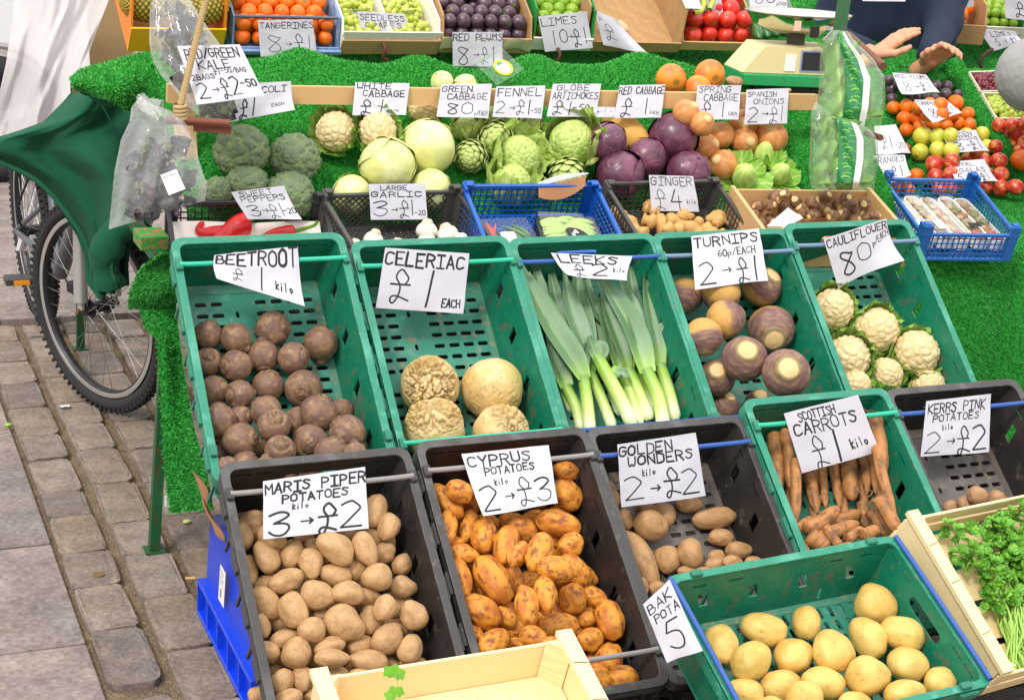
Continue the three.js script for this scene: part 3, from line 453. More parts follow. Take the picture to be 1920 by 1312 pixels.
// turnips (swedes): crown with a cut scar at +x
{
  const bx = container('turnips', frames.turnips), geos = [];
  for (let k = 0; k < 6; k++) { const s = 950 + k * 11; geos.push(blob(18, (d) => { const ang = Math.atan2(d.z, d.y), n = fbm(d.x * 1.8 + s, d.y * 1.8, d.z * 1.8, 3), fib = fbm(d.x * 13 + s + n * 3, d.y * 3, d.z * 3, 3), scar = sm(0.915, 0.935, d.x + 0.06 * (n - 0.5)), neck = sm(0.74, 0.9, d.x), yel = sm(0.1, -0.35, d.x + 0.7 * (n - 0.5));
    const ring = Math.sin(d.x * 42 + 4 * n); let r = 1 + 0.08 * (n - 0.5) + 0.012 * (fib - 0.5) + 0.05 * neck + 0.018 * ring * neck * (1 - scar) - 0.03 * scar;
    let c = mix(C(0x74504f), C(0x87665c), sm(0.35, 0.65, fib)); c = mix(c, C(0xa88a50), 0.4 * sm(0.54, 0.7, fib)); c = mix(c, C(0xc99c50), yel * 0.9); c = mix(c, C(0x8e8048), neck * (0.45 + 0.35 * ring)); c = mix(c, mix(C(0xeccf9a), C(0xd8a56a), n), scar); return [d.x * r * 0.96, d.y * r, d.z * r, ...mul(c, 0.92 + 0.16 * vnoise(ang * 9, d.x * 14, s))]; })); }
  [[150, 490, 108, [-0.3, -0.85, 0.3]], [360, 480, 120, [0, -0.7, -0.4]], [605, 440, 122, [0.45, 0.55, 0.5]], [385, 635, 122, [0.75, 0.2, -0.3]], [660, 695, 145, [0, -0.45, 0.85]], [250, 740, 122, [0.1, -0.95, 0.15]], [380, 1160, 90, [0.2, 0.5, 0.3]], [590, 1140, 90, [0, 0.5, 0.5]], [335, 985, 115, [-0.1, 0.45, 0.85]], [500, 872, 140, [0.02, 0.42, 0.86]], [750, 958, 150, [-0.05, 0.25, 0.9]]].forEach(([x, y, r, v], i) => {
    const [px, py] = Zm(1240, 400, 3.2)(x, y), me = single('turnip', 'purple and yellow turnip in the green TURNIPS crate', 'turnip', geos[i % 6], vegM, 'turnips in the green crate'); const dv = RIGHT.clone().multiplyScalar(v[0]).addScaledVector(UP, v[1]).addScaledVector(FWD, -v[2]).normalize();
    dropItem(bx, me, px, py, r / 3.2, r / 3.2, 0, { q: new THREE.Quaternion().setFromUnitVectors(V(1, 0, 0), dv), uniform: 0.98, slack: 0.95 });
  });
}
// carrots: tapered roots given by top and tip in the picture
{
  const bx = container('carrots', frames.carrots), f = Zm(1360, 700, 3.4286), fr = frames.carrots; seed(77);
  const plane = { o: fr.c.clone().addScaledVector(fr.Y, 0.09), n: fr.Y };
  for (let j = 0; j < 9; j++) { bx.sph.push([fr.c.clone().addScaledVector(fr.Y, 0.008).addScaledVector(fr.Z, 0.18), 0.02]); }
  const list = [[300, 640, 330, 1000, 40, 30], [420, 560, 440, 960, 36, 28], [560, 560, 570, 980, 38, 28], [760, 600, 780, 1020, 40, 30], [860, 560, 900, 1000, 38, 28], [1000, 640, 1050, 1020, 38, 30], [520, 980, 900, 1000, 36, 32],
    [320, 400, 355, 740, 55, 40], [385, 370, 412, 730, 40, 30], [470, 540, 468, 740, 32, 24], [455, 560, 450, 965, 40, 30], [540, 620, 590, 885, 48, 34], [620, 600, 645, 860, 36, 24], [690, 520, 740, 870, 44, 24], [790, 540, 820, 805, 52, 54], [880, 520, 915, 770, 42, 24], [938, 520, 968, 770, 30, 20], [968, 290, 1000, 660, 46, 50], [985, 480, 1095, 900, 48, 24], [470, 995, 570, 935, 36, 30], [880, 840, 912, 985, 40, 28], [640, 985, 865, 890, 52, 40], [540, 1005, 720, 865, 54, 46], [600, 1070, 850, 965, 52, 44], [790, 1065, 890, 1005, 38, 34], [945, 890, 1050, 1050, 48, 40], [1005, 815, 1115, 1030, 58, 40], [560, 1060, 650, 1130, 64, 50], [900, 1040, 975, 1005, 46, 40], [650, 990, 745, 1115, 28, 34], [490, 1100, 530, 1160, 34, 28], [700, 1150, 820, 1110, 40, 34], [860, 1140, 1000, 1090, 40, 34]];
  list.forEach(([x0, y0, x1, y1, w0, w1], i) => {
    const [ax, ay] = f(x0, y0), [bx_, by] = f(x1, y1), a = at(ax, ay, plane), b = at(bx_, by, plane), k = 1 / ppm(a) / 3.4286, r0 = w0 * k, r1 = w1 * k, sph = [], N = 6;
    const dir = ray((ax + bx_) / 2, (ay + by) / 2).normalize(); for (let j = 0; j <= N; j++) { const t = j / N; sph.push([a.clone().lerp(b, t), (r0 + (r1 - r0) * t) * 0.96]); }
    const s = settle(bx, dir, sph, 0.86); sph.forEach((q) => q[0].addScaledVector(dir, s)); bx.sph.push(...sph);
    const A = sph[0][0], B = sph[N][0], d = B.clone().sub(A), L = d.length(), side = d.clone().cross(dir).normalize(), bend = (rnd() - 0.5) * 0.08 * L, sd = i * 4.7;
    const pts = [A.clone().addScaledVector(d, -r0 * 0.5 / L), A.clone().addScaledVector(d, 0.1), A.clone().lerp(B, 0.4).addScaledVector(side, bend), A.clone().lerp(B, 0.75).addScaledVector(side, bend * 0.7), B.clone().addScaledVector(d, r1 * 0.35 / L)];
    const rad = (t) => (r0 + (r1 - r0) * t) * Math.min(1, Math.sqrt(Math.max(0, t / 0.06)) + 0.02) * Math.min(1, Math.sqrt(Math.max(0, (1 - t) / 0.22)) + 0.02);
    const g = sweep(pts, rad, 40, 16, 0.22, sd, (t, an) => { const n = fbm(t * 8 + sd, Math.cos(an) * 1.2, Math.sin(an) * 1.2, 4), rg = vnoise(t * 60 + sd, Math.cos(an), Math.sin(an)); let c = mix(C(0xb57a45), C(0x95683c), sm(0.4, 0.66, n)); c = mix(c, C(0x64482f), 0.85 * sm(0.52, 0.7, fbm(t * 5 + sd + 7, Math.cos(an) * 1.6, Math.sin(an) * 1.6 + 3, 4))); return mul(c, 0.88 + 0.22 * rg); });
    const t = single('carrot', 'muddy orange brown carrot in the green SCOTTISH CARROTS crate', 'carrot', g, vegM, 'carrots in the green crate'); rebase(t);
  });
  // thin feeder roots
  seed(31); const hairs = [];
  for (const [x, y] of [[960, 800], [930, 790], [610, 800], [740, 950], [590, 890], [1010, 280], [960, 260], [760, 1040], [880, 780]]) for (let j = 0; j < 5; j++) { const [px, py] = f(x, y), [qx, qy] = f(x + rr(-70, 60), y + rr(-60, 90)), k = { o: fr.c.clone().addScaledVector(fr.Y, 0.125), n: fr.Y }, a = at(px, py, k), b = at(qx, qy, k); const m = a.clone().lerp(b, 0.5).add(V(rr(-0.01, 0.01), rr(0, 0.006), rr(-0.01, 0.01))); hairs.push(tube([a, m, b], 0.0007, 6, 4)); }
  const h = single('carrot_rootlets', 'thin hairy rootlets tangled on the muddy carrots', 'roots', join(hairs), mat(0x9c7450, 0.9)); h.userData.kind = 'stuff';
}
// ---------------------------------------------------------------- price cards, lettered with a marker pen
const FONT = { A: '!06 20 46;14 34', B: '!00 06;00 20 31 33 03;!03 33 44 45 36 06', C: '41 20 01 03 05 26 45', D: '!00 06;00 20 41 43 45 26 06', E: '!00 06;!00 40;!03 33;!06 46', F: '!00 06;!00 40;!03 33', G: '41 20 01 03 05 26 45 43;!23 43', H: '!00 06;!40 46;!03 43', I: '!20 26;!00 40;!06 46', J: '!40 30 34;30 35 16 05', K: '!00 06;!40 03 46', L: '!00 06 46', M: '!06 00 23 40 46', N: '!06 00 46 40', O: '20 01 03 05 26 45 43 41 20', P: '!06 00;00 20 41 42 33 03', Q: '20 01 03 05 26 45 43 41 20;!35 47', R: '!06 00;00 20 41 42 33 03;!23 46', S: '41 20 01 12 33 44 36 16 05', T: '!00 40;!20 26', U: '00 03 05 26 45 43 40', V: '!00 26 40', W: '00 04 16 24 36 44 40', X: '!00 46;!40 06', Y: '!00 23 40;!23 26', Z: '!00 40 06 46', 0: '20 01 03 05 26 45 43 41 20', 1: '!20 26', 2: '01 20 31 42 33 15 06;!06 46', 3: '01 20 41 32 13;13 33 44 36 16 05', 4: '!20 04 44;!32 37', 5: '!40 10 02;02 32 44 36 16 05', 6: '30 11 03 05 26 45 43 23 04', 8: '31 10 01 12 33 45 26 05 14 32 41 31', '£': '33 42 31 20 11 12 23 25 17 06 15 46;!03 43', '>': '!03 43;!31 43 35', '-': '!03 33', '/': '!40 06', '.': '!16 26', k: '!00 06;!32 04 36', i: '!13 16;!11 11', l: '!10 16', o: '13 04 15 26 35 44 33 13', p: '!03 08;03 33 44 35 06', g: '33 13 04 15 35;!33 37 18 07' };
function pen(ctx, str, x, y, h, w, lw, sl = 0) { // x, y = top left of the line in pixels, h = cap height, w = total width
  const n = str.length, cw = w / n; ctx.lineWidth = lw;
  for (let i = 0; i < n; i++) {
    const ch = str[i]; if (ch === ' ' || !FONT[ch]) continue;
    const ox = x + i * cw + rr(-0.03, 0.03) * cw, oy = y + sl * i * cw + rr(-0.05, 0.05) * h, sx = cw * 0.72 / 4, sy = h / 6 * rr(0.94, 1.05), lean = rr(-0.02, 0.1);
    for (let st of FONT[ch].split(';')) {
      const sharp = st[0] === '!'; if (sharp) st = st.slice(1);
      const P = st.split(' ').map((q) => { const X = +q[0], Y = +q[1]; return [ox + X * sx + (3 - Y) * lean * sy + rr(-0.12, 0.12) * sx, oy + Y * sy + rr(-0.08, 0.08) * sy]; });
      ctx.beginPath(); ctx.moveTo(...P[0]); if (P.length === 1 || (P.length === 2 && P[0][0] === P[1][0])) ctx.lineTo(P[0][0] + 1, P[0][1]);
      if (sharp || P.length < 4) for (const q of P.slice(1)) ctx.lineTo(...q);
      else { for (let k = 1; k < P.length - 1; k++) ctx.quadraticCurveTo(...P[k], (P[k][0] + P[k + 1][0]) / 2, (P[k][1] + P[k + 1][1]) / 2); ctx.lineTo(...P[P.length - 1]); }
      ctx.lineWidth = lw * rr(0.8, 1.3); ctx.stroke();
    }
  }
}
let cardSeed = 500;
function cardTexture(lines, asp) {
  const W = 384, H = Math.round(W / asp), cv = document.createElement('canvas'); cv.width = W; cv.height = H; const c = cv.getContext('2d'); seed(cardSeed += 17);
  c.fillStyle = '#cbc8d3'; c.fillRect(0, 0, W, H); c.strokeStyle = '#26242b'; c.lineCap = c.lineJoin = 'round';
  for (const [s, x, y, h, w, lw = 6, sl = 0] of lines) pen(c, s, x * W, y * H, h * H, w * W, lw * 0.88, sl);
  const t = new THREE.CanvasTexture(cv); t.colorSpace = THREE.SRGBColorSpace; return t;
}
// q: four corners in the photograph (tl, tr, br, bl); k: plane it hangs in; bow: how far the middle and the corners curl
function card(name, label, q, k, lines, bow = [0.006, 0, 0, 0.01], group = 'handwritten price cards') {
  const [a, b, c, d] = q.map(([x, y], i) => at(x, y, Array.isArray(k) ? k[i] : k)), w = (a.distanceTo(b) + c.distanceTo(d)) / 2, h = (a.distanceTo(d) + b.distanceTo(c)) / 2;
  const n = b.clone().sub(a).cross(d.clone().sub(a)).normalize(); if (n.dot(FWD) > 0) n.negate();
  const sd = cardSeed * 0.37;
  const g = sheet(18, 14, (u, v) => { const p = a.clone().multiplyScalar((1 - u) * (1 - v)).addScaledVector(b, u * (1 - v)).addScaledVector(c, u * v).addScaledVector(d, (1 - u) * v); const z = bow[0] * Math.sin(Math.PI * u) * v + bow[1] * (u * v) ** 3 * 1.5 + bow[2] * ((1 - u) * v) ** 3 * 1.5 + bow[3] * Math.sin(u * 5.5 + sd) * v * v * 0.5 + 0.006 * (fbm(u * 3 + sd, v * 3, sd, 3) - 0.5) + 0.0016 * Math.abs(((u * 1.7 + v * 1.1 + sd) % 1) - 0.5); return p.addScaledVector(n, z); }, 0.0005);
  const m = new THREE.MeshStandardMaterial({ map: cardTexture(lines, w / h), roughness: 0.75, side: THREE.DoubleSide });
  const o = single('price_card', label, 'price card', g, m, group); rebase(o); return o;
}
const barPlane = (fr, lean = 0.22) => ({ o: fr.c.clone().addScaledVector(fr.Y, CH + 0.014).addScaledVector(fr.Z, -CL / 2 + 0.068).add(V(0, 0, 0.009)), n: V(0, Math.sin(lean), Math.cos(lean)) });
const L2 = (t1, x1, w1, t2, x2, w2) => [[t1, x1, 0.06, 0.17, w1, 7], [t2, x2, 0.26, 0.17, w2, 7]];
card('c', 'white card lettered BEETROOT £1 kilo with a curled lower corner', [[401, 478], [558, 461], [563, 572], [396, 520]], barPlane(frames.beet), [['BEETROOT', 0.03, 0.06, 0.33, 0.98, 10, -0.02], ['£', 0.22, 0.5, 0.34, 0.15, 5], ['1', 0.5, 0.42, 0.5, 0.12, 8, 0], ['kilo', 0.7, 0.68, 0.16, 0.2, 6]], [0.018, 0.014, 0.03, 0.03]);
card('c', 'flat white card lettered CELERIAC £1 each', [[722, 464], [880, 475], [868, 588], [704, 577]], barPlane(frames.celeriac), [['CELERIAC', 0.03, 0.05, 0.22, 0.95, 10, 0.02], ['£', 0.13, 0.33, 0.55, 0.3, 9], ['1', 0.52, 0.35, 0.58, 0.16, 11], ['EACH', 0.74, 0.78, 0.13, 0.22, 7]], [0.004, 0, 0, 0.004]);
card('c', 'curled white card lettered LEEKS £2 kilo', [[1033, 474], [1186, 480], [1166, 531], [1058, 519]], barPlane(frames.leeks, 0.5), [['LEEKS', 0.06, 0.06, 0.32, 0.8, 9], ['£', 0.2, 0.42, 0.5, 0.2, 7], ['2', 0.48, 0.38, 0.52, 0.3, 9], ['kilo', 0.78, 0.5, 0.18, 0.18, 5]], [0.016, 0.012, 0.012, 0.02]);
card('c', 'white card lettered TURNIPS 60p each, 2 for £1', [[1296, 443], [1423, 428], [1440, 527], [1303, 544]], barPlane(frames.turnips, 0.6), [['TURNIPS', 0.03, 0.06, 0.18, 0.96, 9], ['60p/EACH', 0.35, 0.32, 0.13, 0.55, 6], ['2', 0.08, 0.52, 0.42, 0.26, 8], ['>', 0.38, 0.66, 0.12, 0.16, 7], ['£', 0.58, 0.5, 0.45, 0.2, 8], ['1', 0.8, 0.5, 0.45, 0.12, 9]], [0.012, 0, 0, 0.008]);
card('c', 'slanting white card lettered CAULIFLOWER 80p each', [[1545, 448], [1662, 409], [1674, 482], [1572, 541]], barPlane(frames.cauli, 0.1), [['CAULIFLOWER', 0.03, 0.05, 0.17, 0.98, 7], ['8', 0.14, 0.34, 0.56, 0.3, 9], ['0', 0.45, 0.34, 0.4, 0.28, 8], ['p/EACH', 0.7, 0.36, 0.15, 0.3, 5, -0.3]], [0.006, 0.03, 0, 0.014]);
const big = (a, b, k = 'kilo') => [[k, 0.28, 0.45, 0.1, 0.16, 5], [a, 0.06, 0.54, 0.4, 0.28, 8], ['>', 0.36, 0.7, 0.12, 0.15, 7], ['£', 0.52, 0.48, 0.46, 0.24, 8], [b, 0.74, 0.5, 0.42, 0.27, 8]];
card('c', 'wide white card lettered MARIS PIPER POTATOES 3 kilo for £2', [[493, 902], [684, 875], [690, 991], [493, 1011]], barPlane(frames.maris, 0.5), [['MARIS PIPER', 0.02, 0.07, 0.17, 1, 8], ['POTATOES', 0.18, 0.29, 0.13, 0.66, 7], ...big('3', '2')], [0.006, 0.002, 0, 0.006]);
card('c', 'white card lettered CYPRUS POTATOES 2 kilo for £3', [[865, 851], [1029, 834], [1044, 944], [902, 970]], barPlane(frames.cyprus, 0.62), [['CYPRUS', 0.04, 0.06, 0.17, 0.75, 8], ['POTATOES', 0.2, 0.26, 0.12, 0.6, 7], ...big('2', '3')], [0.008, 0, 0.008, 0.012]);
card('c', 'white card lettered GOLDEN WONDERS 2 kilo for £2', [[1157, 833], [1305, 811], [1323, 929], [1165, 951]], barPlane(frames.golden), [['GOLDEN', 0.02, 0.05, 0.16, 0.68, 8], ['WONDERS', 0.12, 0.23, 0.15, 0.82, 8], ...big('2', '2')], [0.005, 0, 0, 0.006]);
card('c', 'tilted white card lettered SCOTTISH CARROTS £1 kilo', [[1470, 775], [1609, 740], [1649, 845], [1504, 887]], barPlane(frames.carrots), [['SCOTTISH', 0.16, 0.05, 0.14, 0.5, 7], ['CARROTS', 0.06, 0.22, 0.2, 0.85, 8], ['£', 0.2, 0.46, 0.5, 0.22, 8], ['1', 0.46, 0.46, 0.5, 0.14, 10], ['kilo', 0.68, 0.68, 0.15, 0.24, 7]], [0.006, 0, 0, 0.004]);
card('c', 'white card lettered KERRS PINK POTATOES 2 kilo for £2', [[1738, 752], [1859, 738], [1854, 847], [1726, 856]], barPlane(frames.kerrs), [['KERRS PINK', 0.04, 0.07, 0.17, 0.9, 7], ['POTATOES', 0.13, 0.27, 0.12, 0.72, 6], ...big('2', '2')], [0.005, 0, 0, 0.006]);
{ const f = frames.baking, c = f.c.clone().addScaledVector(f.Y, f.h).addScaledVector(f.X, -f.w / 2).add(V(-0.015, 0.012, 0.02)), k = { o: c, n: V(-0.25, 0.3, 1).normalize() };
  card('c', 'folded white card lettered BAK POTA 5 hanging on the corner of the baking potato crate', [[1206, 1133], [1256, 1086], [1312, 1215], [1250, 1242]], k, [['BAK', 0.08, 0.08, 0.14, 0.85, 16, -0.05], ['POTA', 0.15, 0.26, 0.12, 0.85, 15], ['5', 0.3, 0.44, 0.42, 0.6, 20]], [0.008, 0.01, 0, 0.01]); }
// ---------------------------------------------------------------- leaves, leeks, cauliflowers
// a leaf wrapped round a head: azimuth phi, from polar angle t0 to t1 measured from the stalk (-x)
function cupLeaf(phi, wid, t0, t1, r0, flare, ruffle, col, sd, nu = 12, nv = 14) {
  return sheet(nu, nv, (u, v) => { const s = u * 2 - 1, th = t0 + (t1 - t0) * v, wv = wid * Math.sin(Math.PI * (0.16 + 0.72 * v)) ** 0.8, a = phi + s * wv; const r = r0 + flare * v ** 3 + 0.05 * s * s * (v > 0.3 ? 1 : 0) + ruffle * (Math.sin(s * 7 + sd + v * 9) * Math.abs(s) ** 2 * v + 0.8 * (fbm(u * 6 + sd, v * 6, sd, 2) - 0.5) * v); const rib = 1 - sm(0.02, 0.16, Math.abs(s)), vein = sm(0.6, 0.95, Math.sin((v * 9 - Math.abs(s) * 4) * 3.1)); return [V(-Math.cos(th) * r, Math.sin(th) * r * Math.cos(a), Math.sin(th) * r * Math.sin(a)), col(rib * (1 - 0.6 * v), vein, u, v)]; });
}
const leafM = vmat(0.5, { side: THREE.DoubleSide, transmission: 0 });
const leafCol = (base, rib, edge) => (r, ve, u, v) => { let c = mix(base, edge, sm(0.45, 1, v) * 0.8); c = mix(c, rib, Math.min(1, r * 0.9 + ve * 0.35)); return mul(c, 0.85 + 0.3 * vnoise(u * 9, v * 9, 3)); };
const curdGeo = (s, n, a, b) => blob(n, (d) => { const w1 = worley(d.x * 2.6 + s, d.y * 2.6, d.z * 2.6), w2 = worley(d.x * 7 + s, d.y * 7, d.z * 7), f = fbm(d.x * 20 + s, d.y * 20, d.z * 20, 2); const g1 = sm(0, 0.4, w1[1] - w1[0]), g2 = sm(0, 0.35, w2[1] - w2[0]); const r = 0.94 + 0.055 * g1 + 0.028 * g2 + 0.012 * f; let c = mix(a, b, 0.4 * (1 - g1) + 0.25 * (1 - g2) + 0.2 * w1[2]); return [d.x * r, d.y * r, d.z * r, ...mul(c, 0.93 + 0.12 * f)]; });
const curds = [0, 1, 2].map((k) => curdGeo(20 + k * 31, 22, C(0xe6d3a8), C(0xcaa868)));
function cauliGroup(label, group, k, spread = 0) {
  const t = thing('cauliflower', label, 'cauliflower', group);
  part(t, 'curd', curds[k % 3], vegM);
  const col = leafCol(C(0x9cc04e), C(0xd3e0a0), C(0x78a440));
  for (let i = 0; i < 9; i++) part(t, 'leaf', cupLeaf(i * 0.7 + k, 0.62, 0.25, 1.7 + 0.4 * hash3(i, k, 1), 0.99 + 0.03 * (i % 3), 0.16 + spread + 0.15 * hash3(i, k, 2), 0.14, col, i * 3.1 + k * 7), leafM);
  const st = new THREE.CylinderGeometry(0.34, 0.3, 0.5, 12); st.rotateZ(Math.PI / 2); st.translate(-1, 0, 0); part(t, 'stalk', paint(st, C(0xdfe3b4)), vegM);
  return t;
}
const toCam = (v) => RIGHT.clone().multiplyScalar(v[0]).addScaledVector(UP, v[1]).addScaledVector(FWD, -v[2]).normalize();
const qx = (v, spin = 0) => new THREE.Quaternion().setFromUnitVectors(V(1, 0, 0), toCam(v)).multiply(new THREE.Quaternion().setFromAxisAngle(V(1, 0, 0), spin));
{
  const bx = container('cauli', frames.cauli);
  [[1030, 575, 118, [0.1, 0.1, 1]], [1290, 700, 128, [0.2, 0.2, 1]], [1120, 868, 128, [-0.1, 0.2, 1]], [1530, 840, 130, [0.25, 0.35, 0.9]], [1345, 970, 100, [0.2, 0.6, 0.7]], [1165, 1030, 88, [0, 0.5, 0.7]], [1600, 1040, 100, [0.1, 0.6, 0.7]]].forEach(([x, y, r, v], i) => {
    const [px, py] = Zm(1240, 400, 3.2)(x, y), t = cauliGroup('cream cauliflower with trimmed green leaves in the green CAULIFLOWER crate', 'cauliflowers in the green crate', i, 0.02);
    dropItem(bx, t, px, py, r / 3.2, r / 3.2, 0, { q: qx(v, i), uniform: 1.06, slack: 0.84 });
  });
}
// leeks: white shank, green leaves folded like a keel
{
  const fr = frames.leeks, f = Zm(940, 420, 3.123), lev = (h) => ({ o: fr.c.clone().addScaledVector(fr.Y, h), n: fr.Y });
  const Lm = vmat(0.45, { side: THREE.DoubleSide });
  const shankCol = (s) => (t, a) => { const st = vnoise(Math.cos(a) * 9 + s, Math.sin(a) * 9, 1), tt = t + 0.16 * (st - 0.5); let c = mix(C(0xe2e8b8), C(0xbfd476), sm(0.1, 0.45, tt)); c = mix(c, C(0x93b848), sm(0.45, 0.85, tt)); c = mix(c, C(0x6f9a4e), sm(0.85, 1, tt)); return mul(c, 0.93 + 0.12 * st); };
  const leafRib = (pts, w, s, first) => { const cv = new THREE.CatmullRomCurve3(pts); return sheet(8, 30, (u, v) => { const p = cv.getPoint(v), tn_ = cv.getTangent(v), side = tn_.clone().cross(fr.Y).normalize(), q = u * 2 - 1, ww = w * (0.75 + 0.5 * Math.sin(Math.PI * Math.min(1, v * 1.1))) * (1 - 0.55 * sm(0.7, 1, v)); p.addScaledVector(side, q * ww).addScaledVector(fr.Y, Math.abs(q) * ww * 0.5 + 0.004 * Math.sin(v * 7 + s) * q); const st = vnoise(u * 22 + s, v * 1.5, s), n = fbm(u * 3, v * 5 + s, s, 3); let c = mix(C(0x8fb551), C(0x5f8458), sm(0, first, v)); c = mix(c, C(0x7d9b83), 0.6 * sm(0.4, 0.8, n) * sm(0.1, 0.4, v)); c = mix(c, C(0xa9bf8c), 0.4 * (1 - sm(0.04, 0.14, Math.abs(q)))); return [p, mul(c, 0.86 + 0.26 * st)]; }, 0.0012); };
  const data = [
    { h: 0.03, sh: [[700, 1120], [640, 950], [600, 800]], r: 32, lv: [[[600, 810], [560, 640], [520, 450], [505, 320], 40], [[605, 800], [640, 620], [610, 420], [600, 330], 40]] },
    { h: 0.03, sh: [[420, 1100], [380, 1000], [350, 900]], r: 34, lv: [[[350, 910], [310, 720], [230, 420], [190, 190], 46], [[355, 900], [380, 700], [330, 500], [270, 190], 42]] },
    { h: 0.032, sh: [[900, 1100], [850, 950], [800, 830]], r: 32, lv: [[[800, 840], [790, 600], [770, 420], [750, 230], 44], [[805, 830], [840, 560], [830, 360], [850, 190], 46]] },
    { h: 0.05, sh: [[475, 1215], [440, 1080], [378, 950]], r: 38, lv: [[[378, 960], [330, 850], [300, 760], [280, 690], 58], [[385, 950], [350, 860], [330, 790], [322, 740], 40]] },
    { h: 0.055, sh: [[810, 1190], [765, 1010], [690, 850]], r: 38, lv: [[[690, 870], [640, 700], [605, 520], [590, 400], 42], [[700, 860], [660, 640], [540, 480], [490, 330], 44]] },
    { h: 0.05, sh: [[655, 1200], [590, 1030], [515, 855]], r: 36, lv: [[[515, 870], [480, 700], [410, 500], [365, 280], 52], [[520, 860], [500, 660], [450, 420], [440, 190], 46]] },
    { h: 0.065, sh: [[870, 1150], [810, 1000], [745, 850]], r: 42, lv: [[[745, 870], [700, 720], [640, 560], [560, 340], 44], [[750, 860], [730, 680], [700, 560], [690, 500], 40]] },
    { h: 0.07, sh: [[1020, 1150], [985, 1000], [930, 825]], r: 42, lv: [[[930, 845], [905, 640], [865, 450], [840, 185], 48], [[930, 830], [860, 640], [790, 510], [740, 370], 42]] },
    { h: 0.08, sh: [[520, 1225], [505, 1060], [480, 895]], r: 40, lv: [[[480, 915], [420, 800], [300, 620], [170, 380], [105, 235], 66], [[478, 905], [360, 680], [260, 480], [150, 290], 50], [[485, 900], [488, 790], [500, 720], [515, 665], 26]] },
    { h: 0.085, sh: [[775, 1185], [685, 1000], [560, 775]], r: 46, lv: [[[562, 800], [535, 730], [520, 690], [512, 655], 38], [[548, 700], [578, 715], [592, 760], [598, 800], 30]] },
    { h: 0.09, sh: [[955, 1215], [925, 1030], [850, 855]], r: 46, lv: [[[850, 880], [780, 660], [690, 490], [590, 330], 70], [[855, 860], [800, 640], [760, 500], [700, 330], 48], [[640, 850], [690, 880], [715, 895], [720, 900], 34]] },
  ];
  data.forEach((q, i) => {
    const t = thing('leek', i === 8 ? 'long leek with broad leaves spread to the corner of the LEEKS crate' : i === 9 ? 'leek with a bent cut leaf in the middle of the LEEKS crate' : 'leek with white stem and folded green leaves in the LEEKS crate', 'leek', 'leeks in the green crate');
    const P = (x, y, dh = 0) => { const [px, py] = f(x, y); return at(px, py, lev(q.h + dh)); };
    const sp = q.sh.map(([x, y]) => P(x, y)), r = 0.94 * q.r / 3.123 / ppm(sp[0]);
    part(t, 'stem', sweep(sp, (u) => r * (1.02 - 0.1 * u) * Math.min(1, 0.5 + u * 8), 20, 16, 0.06, i * 5, shankCol(i * 3)), Lm);
    q.lv.forEach((l, k) => { const w = 0.98 * l[l.length - 1] / 3.123 / ppm(sp[0]), pts = l.slice(0, -1).map(([x, y], j) => P(x, y, 0.006 * j * (k % 2 ? 0.4 : 1) - 0.004 * k)); part(t, 'leaf', leafRib(pts, w, i * 7 + k, 0.3), Lm); });
    rebase(t);
  });
}
// ---------------------------------------------------------------- artificial grass, stall frame
const grassBack = mat(0x238a2c, 0.95, { side: THREE.DoubleSide }), grassUnder = mat(0x4a4a38, 0.95, { side: THREE.DoubleSide });
const bladeM = new THREE.MeshStandardMaterial({ color: 0xffffff, roughness: 0.55, side: THREE.DoubleSide });
const bladeGeo = (() => { const g = new THREE.BufferGeometry(); g.setAttribute('position', new THREE.Float32BufferAttribute([-0.0011, 0, 0, 0.0011, 0, 0, 0.001, 0.6, 0.1, -0.001, 0.6, 0.1, 0, 1, 0.34], 3)); g.setIndex([0, 1, 2, 0, 2, 3, 3, 2, 4]); g.computeVertexNormals(); return g; })();
function lawn(parent, geo, density, len, sd, tone = [0x33a238, 0x58ba4c, 0x1e862e]) { // tufts on every triangle of a carpet
  seed(sd); const p = geo.attributes.position, ix = geo.index, a = V(), b = V(), c = V(), n = V(), M4 = [], K = [], cols = tone.map((h) => new THREE.Color(h)), q = new THREE.Quaternion();
  for (let i = 0; i < ix.count; i += 3) {
    a.fromBufferAttribute(p, ix.getX(i)); b.fromBufferAttribute(p, ix.getX(i + 1)); c.fromBufferAttribute(p, ix.getX(i + 2)); n.copy(b).sub(a).cross(c.clone().sub(a)); const ar = n.length() / 2; if (ar < 1e-9) continue; n.normalize();
    let k = ar * density; k = Math.floor(k) + (rnd() < k % 1 ? 1 : 0);
    for (let j = 0; j < k; j++) { let u = rnd(), v = rnd(); if (u + v > 1) { u = 1 - u; v = 1 - v; } const pos = a.clone().addScaledVector(b.clone().sub(a), u).addScaledVector(c.clone().sub(a), v); const up = n.clone().add(V(rr(-0.5, 0.5), rr(-0.5, 0.5), rr(-0.5, 0.5))).normalize(); q.setFromUnitVectors(V(0, 1, 0), up).multiply(new THREE.Quaternion().setFromAxisAngle(V(0, 1, 0), rnd() * 6.28)); const s = len * rr(0.4, 0.8); M4.push(new THREE.Matrix4().compose(pos, q, V(1.35, s, s))); const patch = fbm(pos.x * 9, pos.y * 9, pos.z * 9, 2); K.push(cols[0].clone().lerp(rnd() < 0.5 + patch - 0.5 ? cols[1] : cols[2], rr(0, 1))); }
  }
  const im = new THREE.InstancedMesh(bladeGeo, bladeM, M4.length); M4.forEach((m, i) => { im.setMatrixAt(i, m); im.setColorAt(i, K[i]); }); im.name = 'pile'; im.userData.kind = 'stuff'; im.castShadow = im.receiveShadow = true; parent.add(im); return im;
}
function carpet(name, label, geo, density = 60000, len = 0.013, sd = 1, tone) { const t = thing(name, label, 'artificial grass'); part(t, 'backing', geo, grassBack); lawn(t, geo, density, len, sd, tone); return t; }
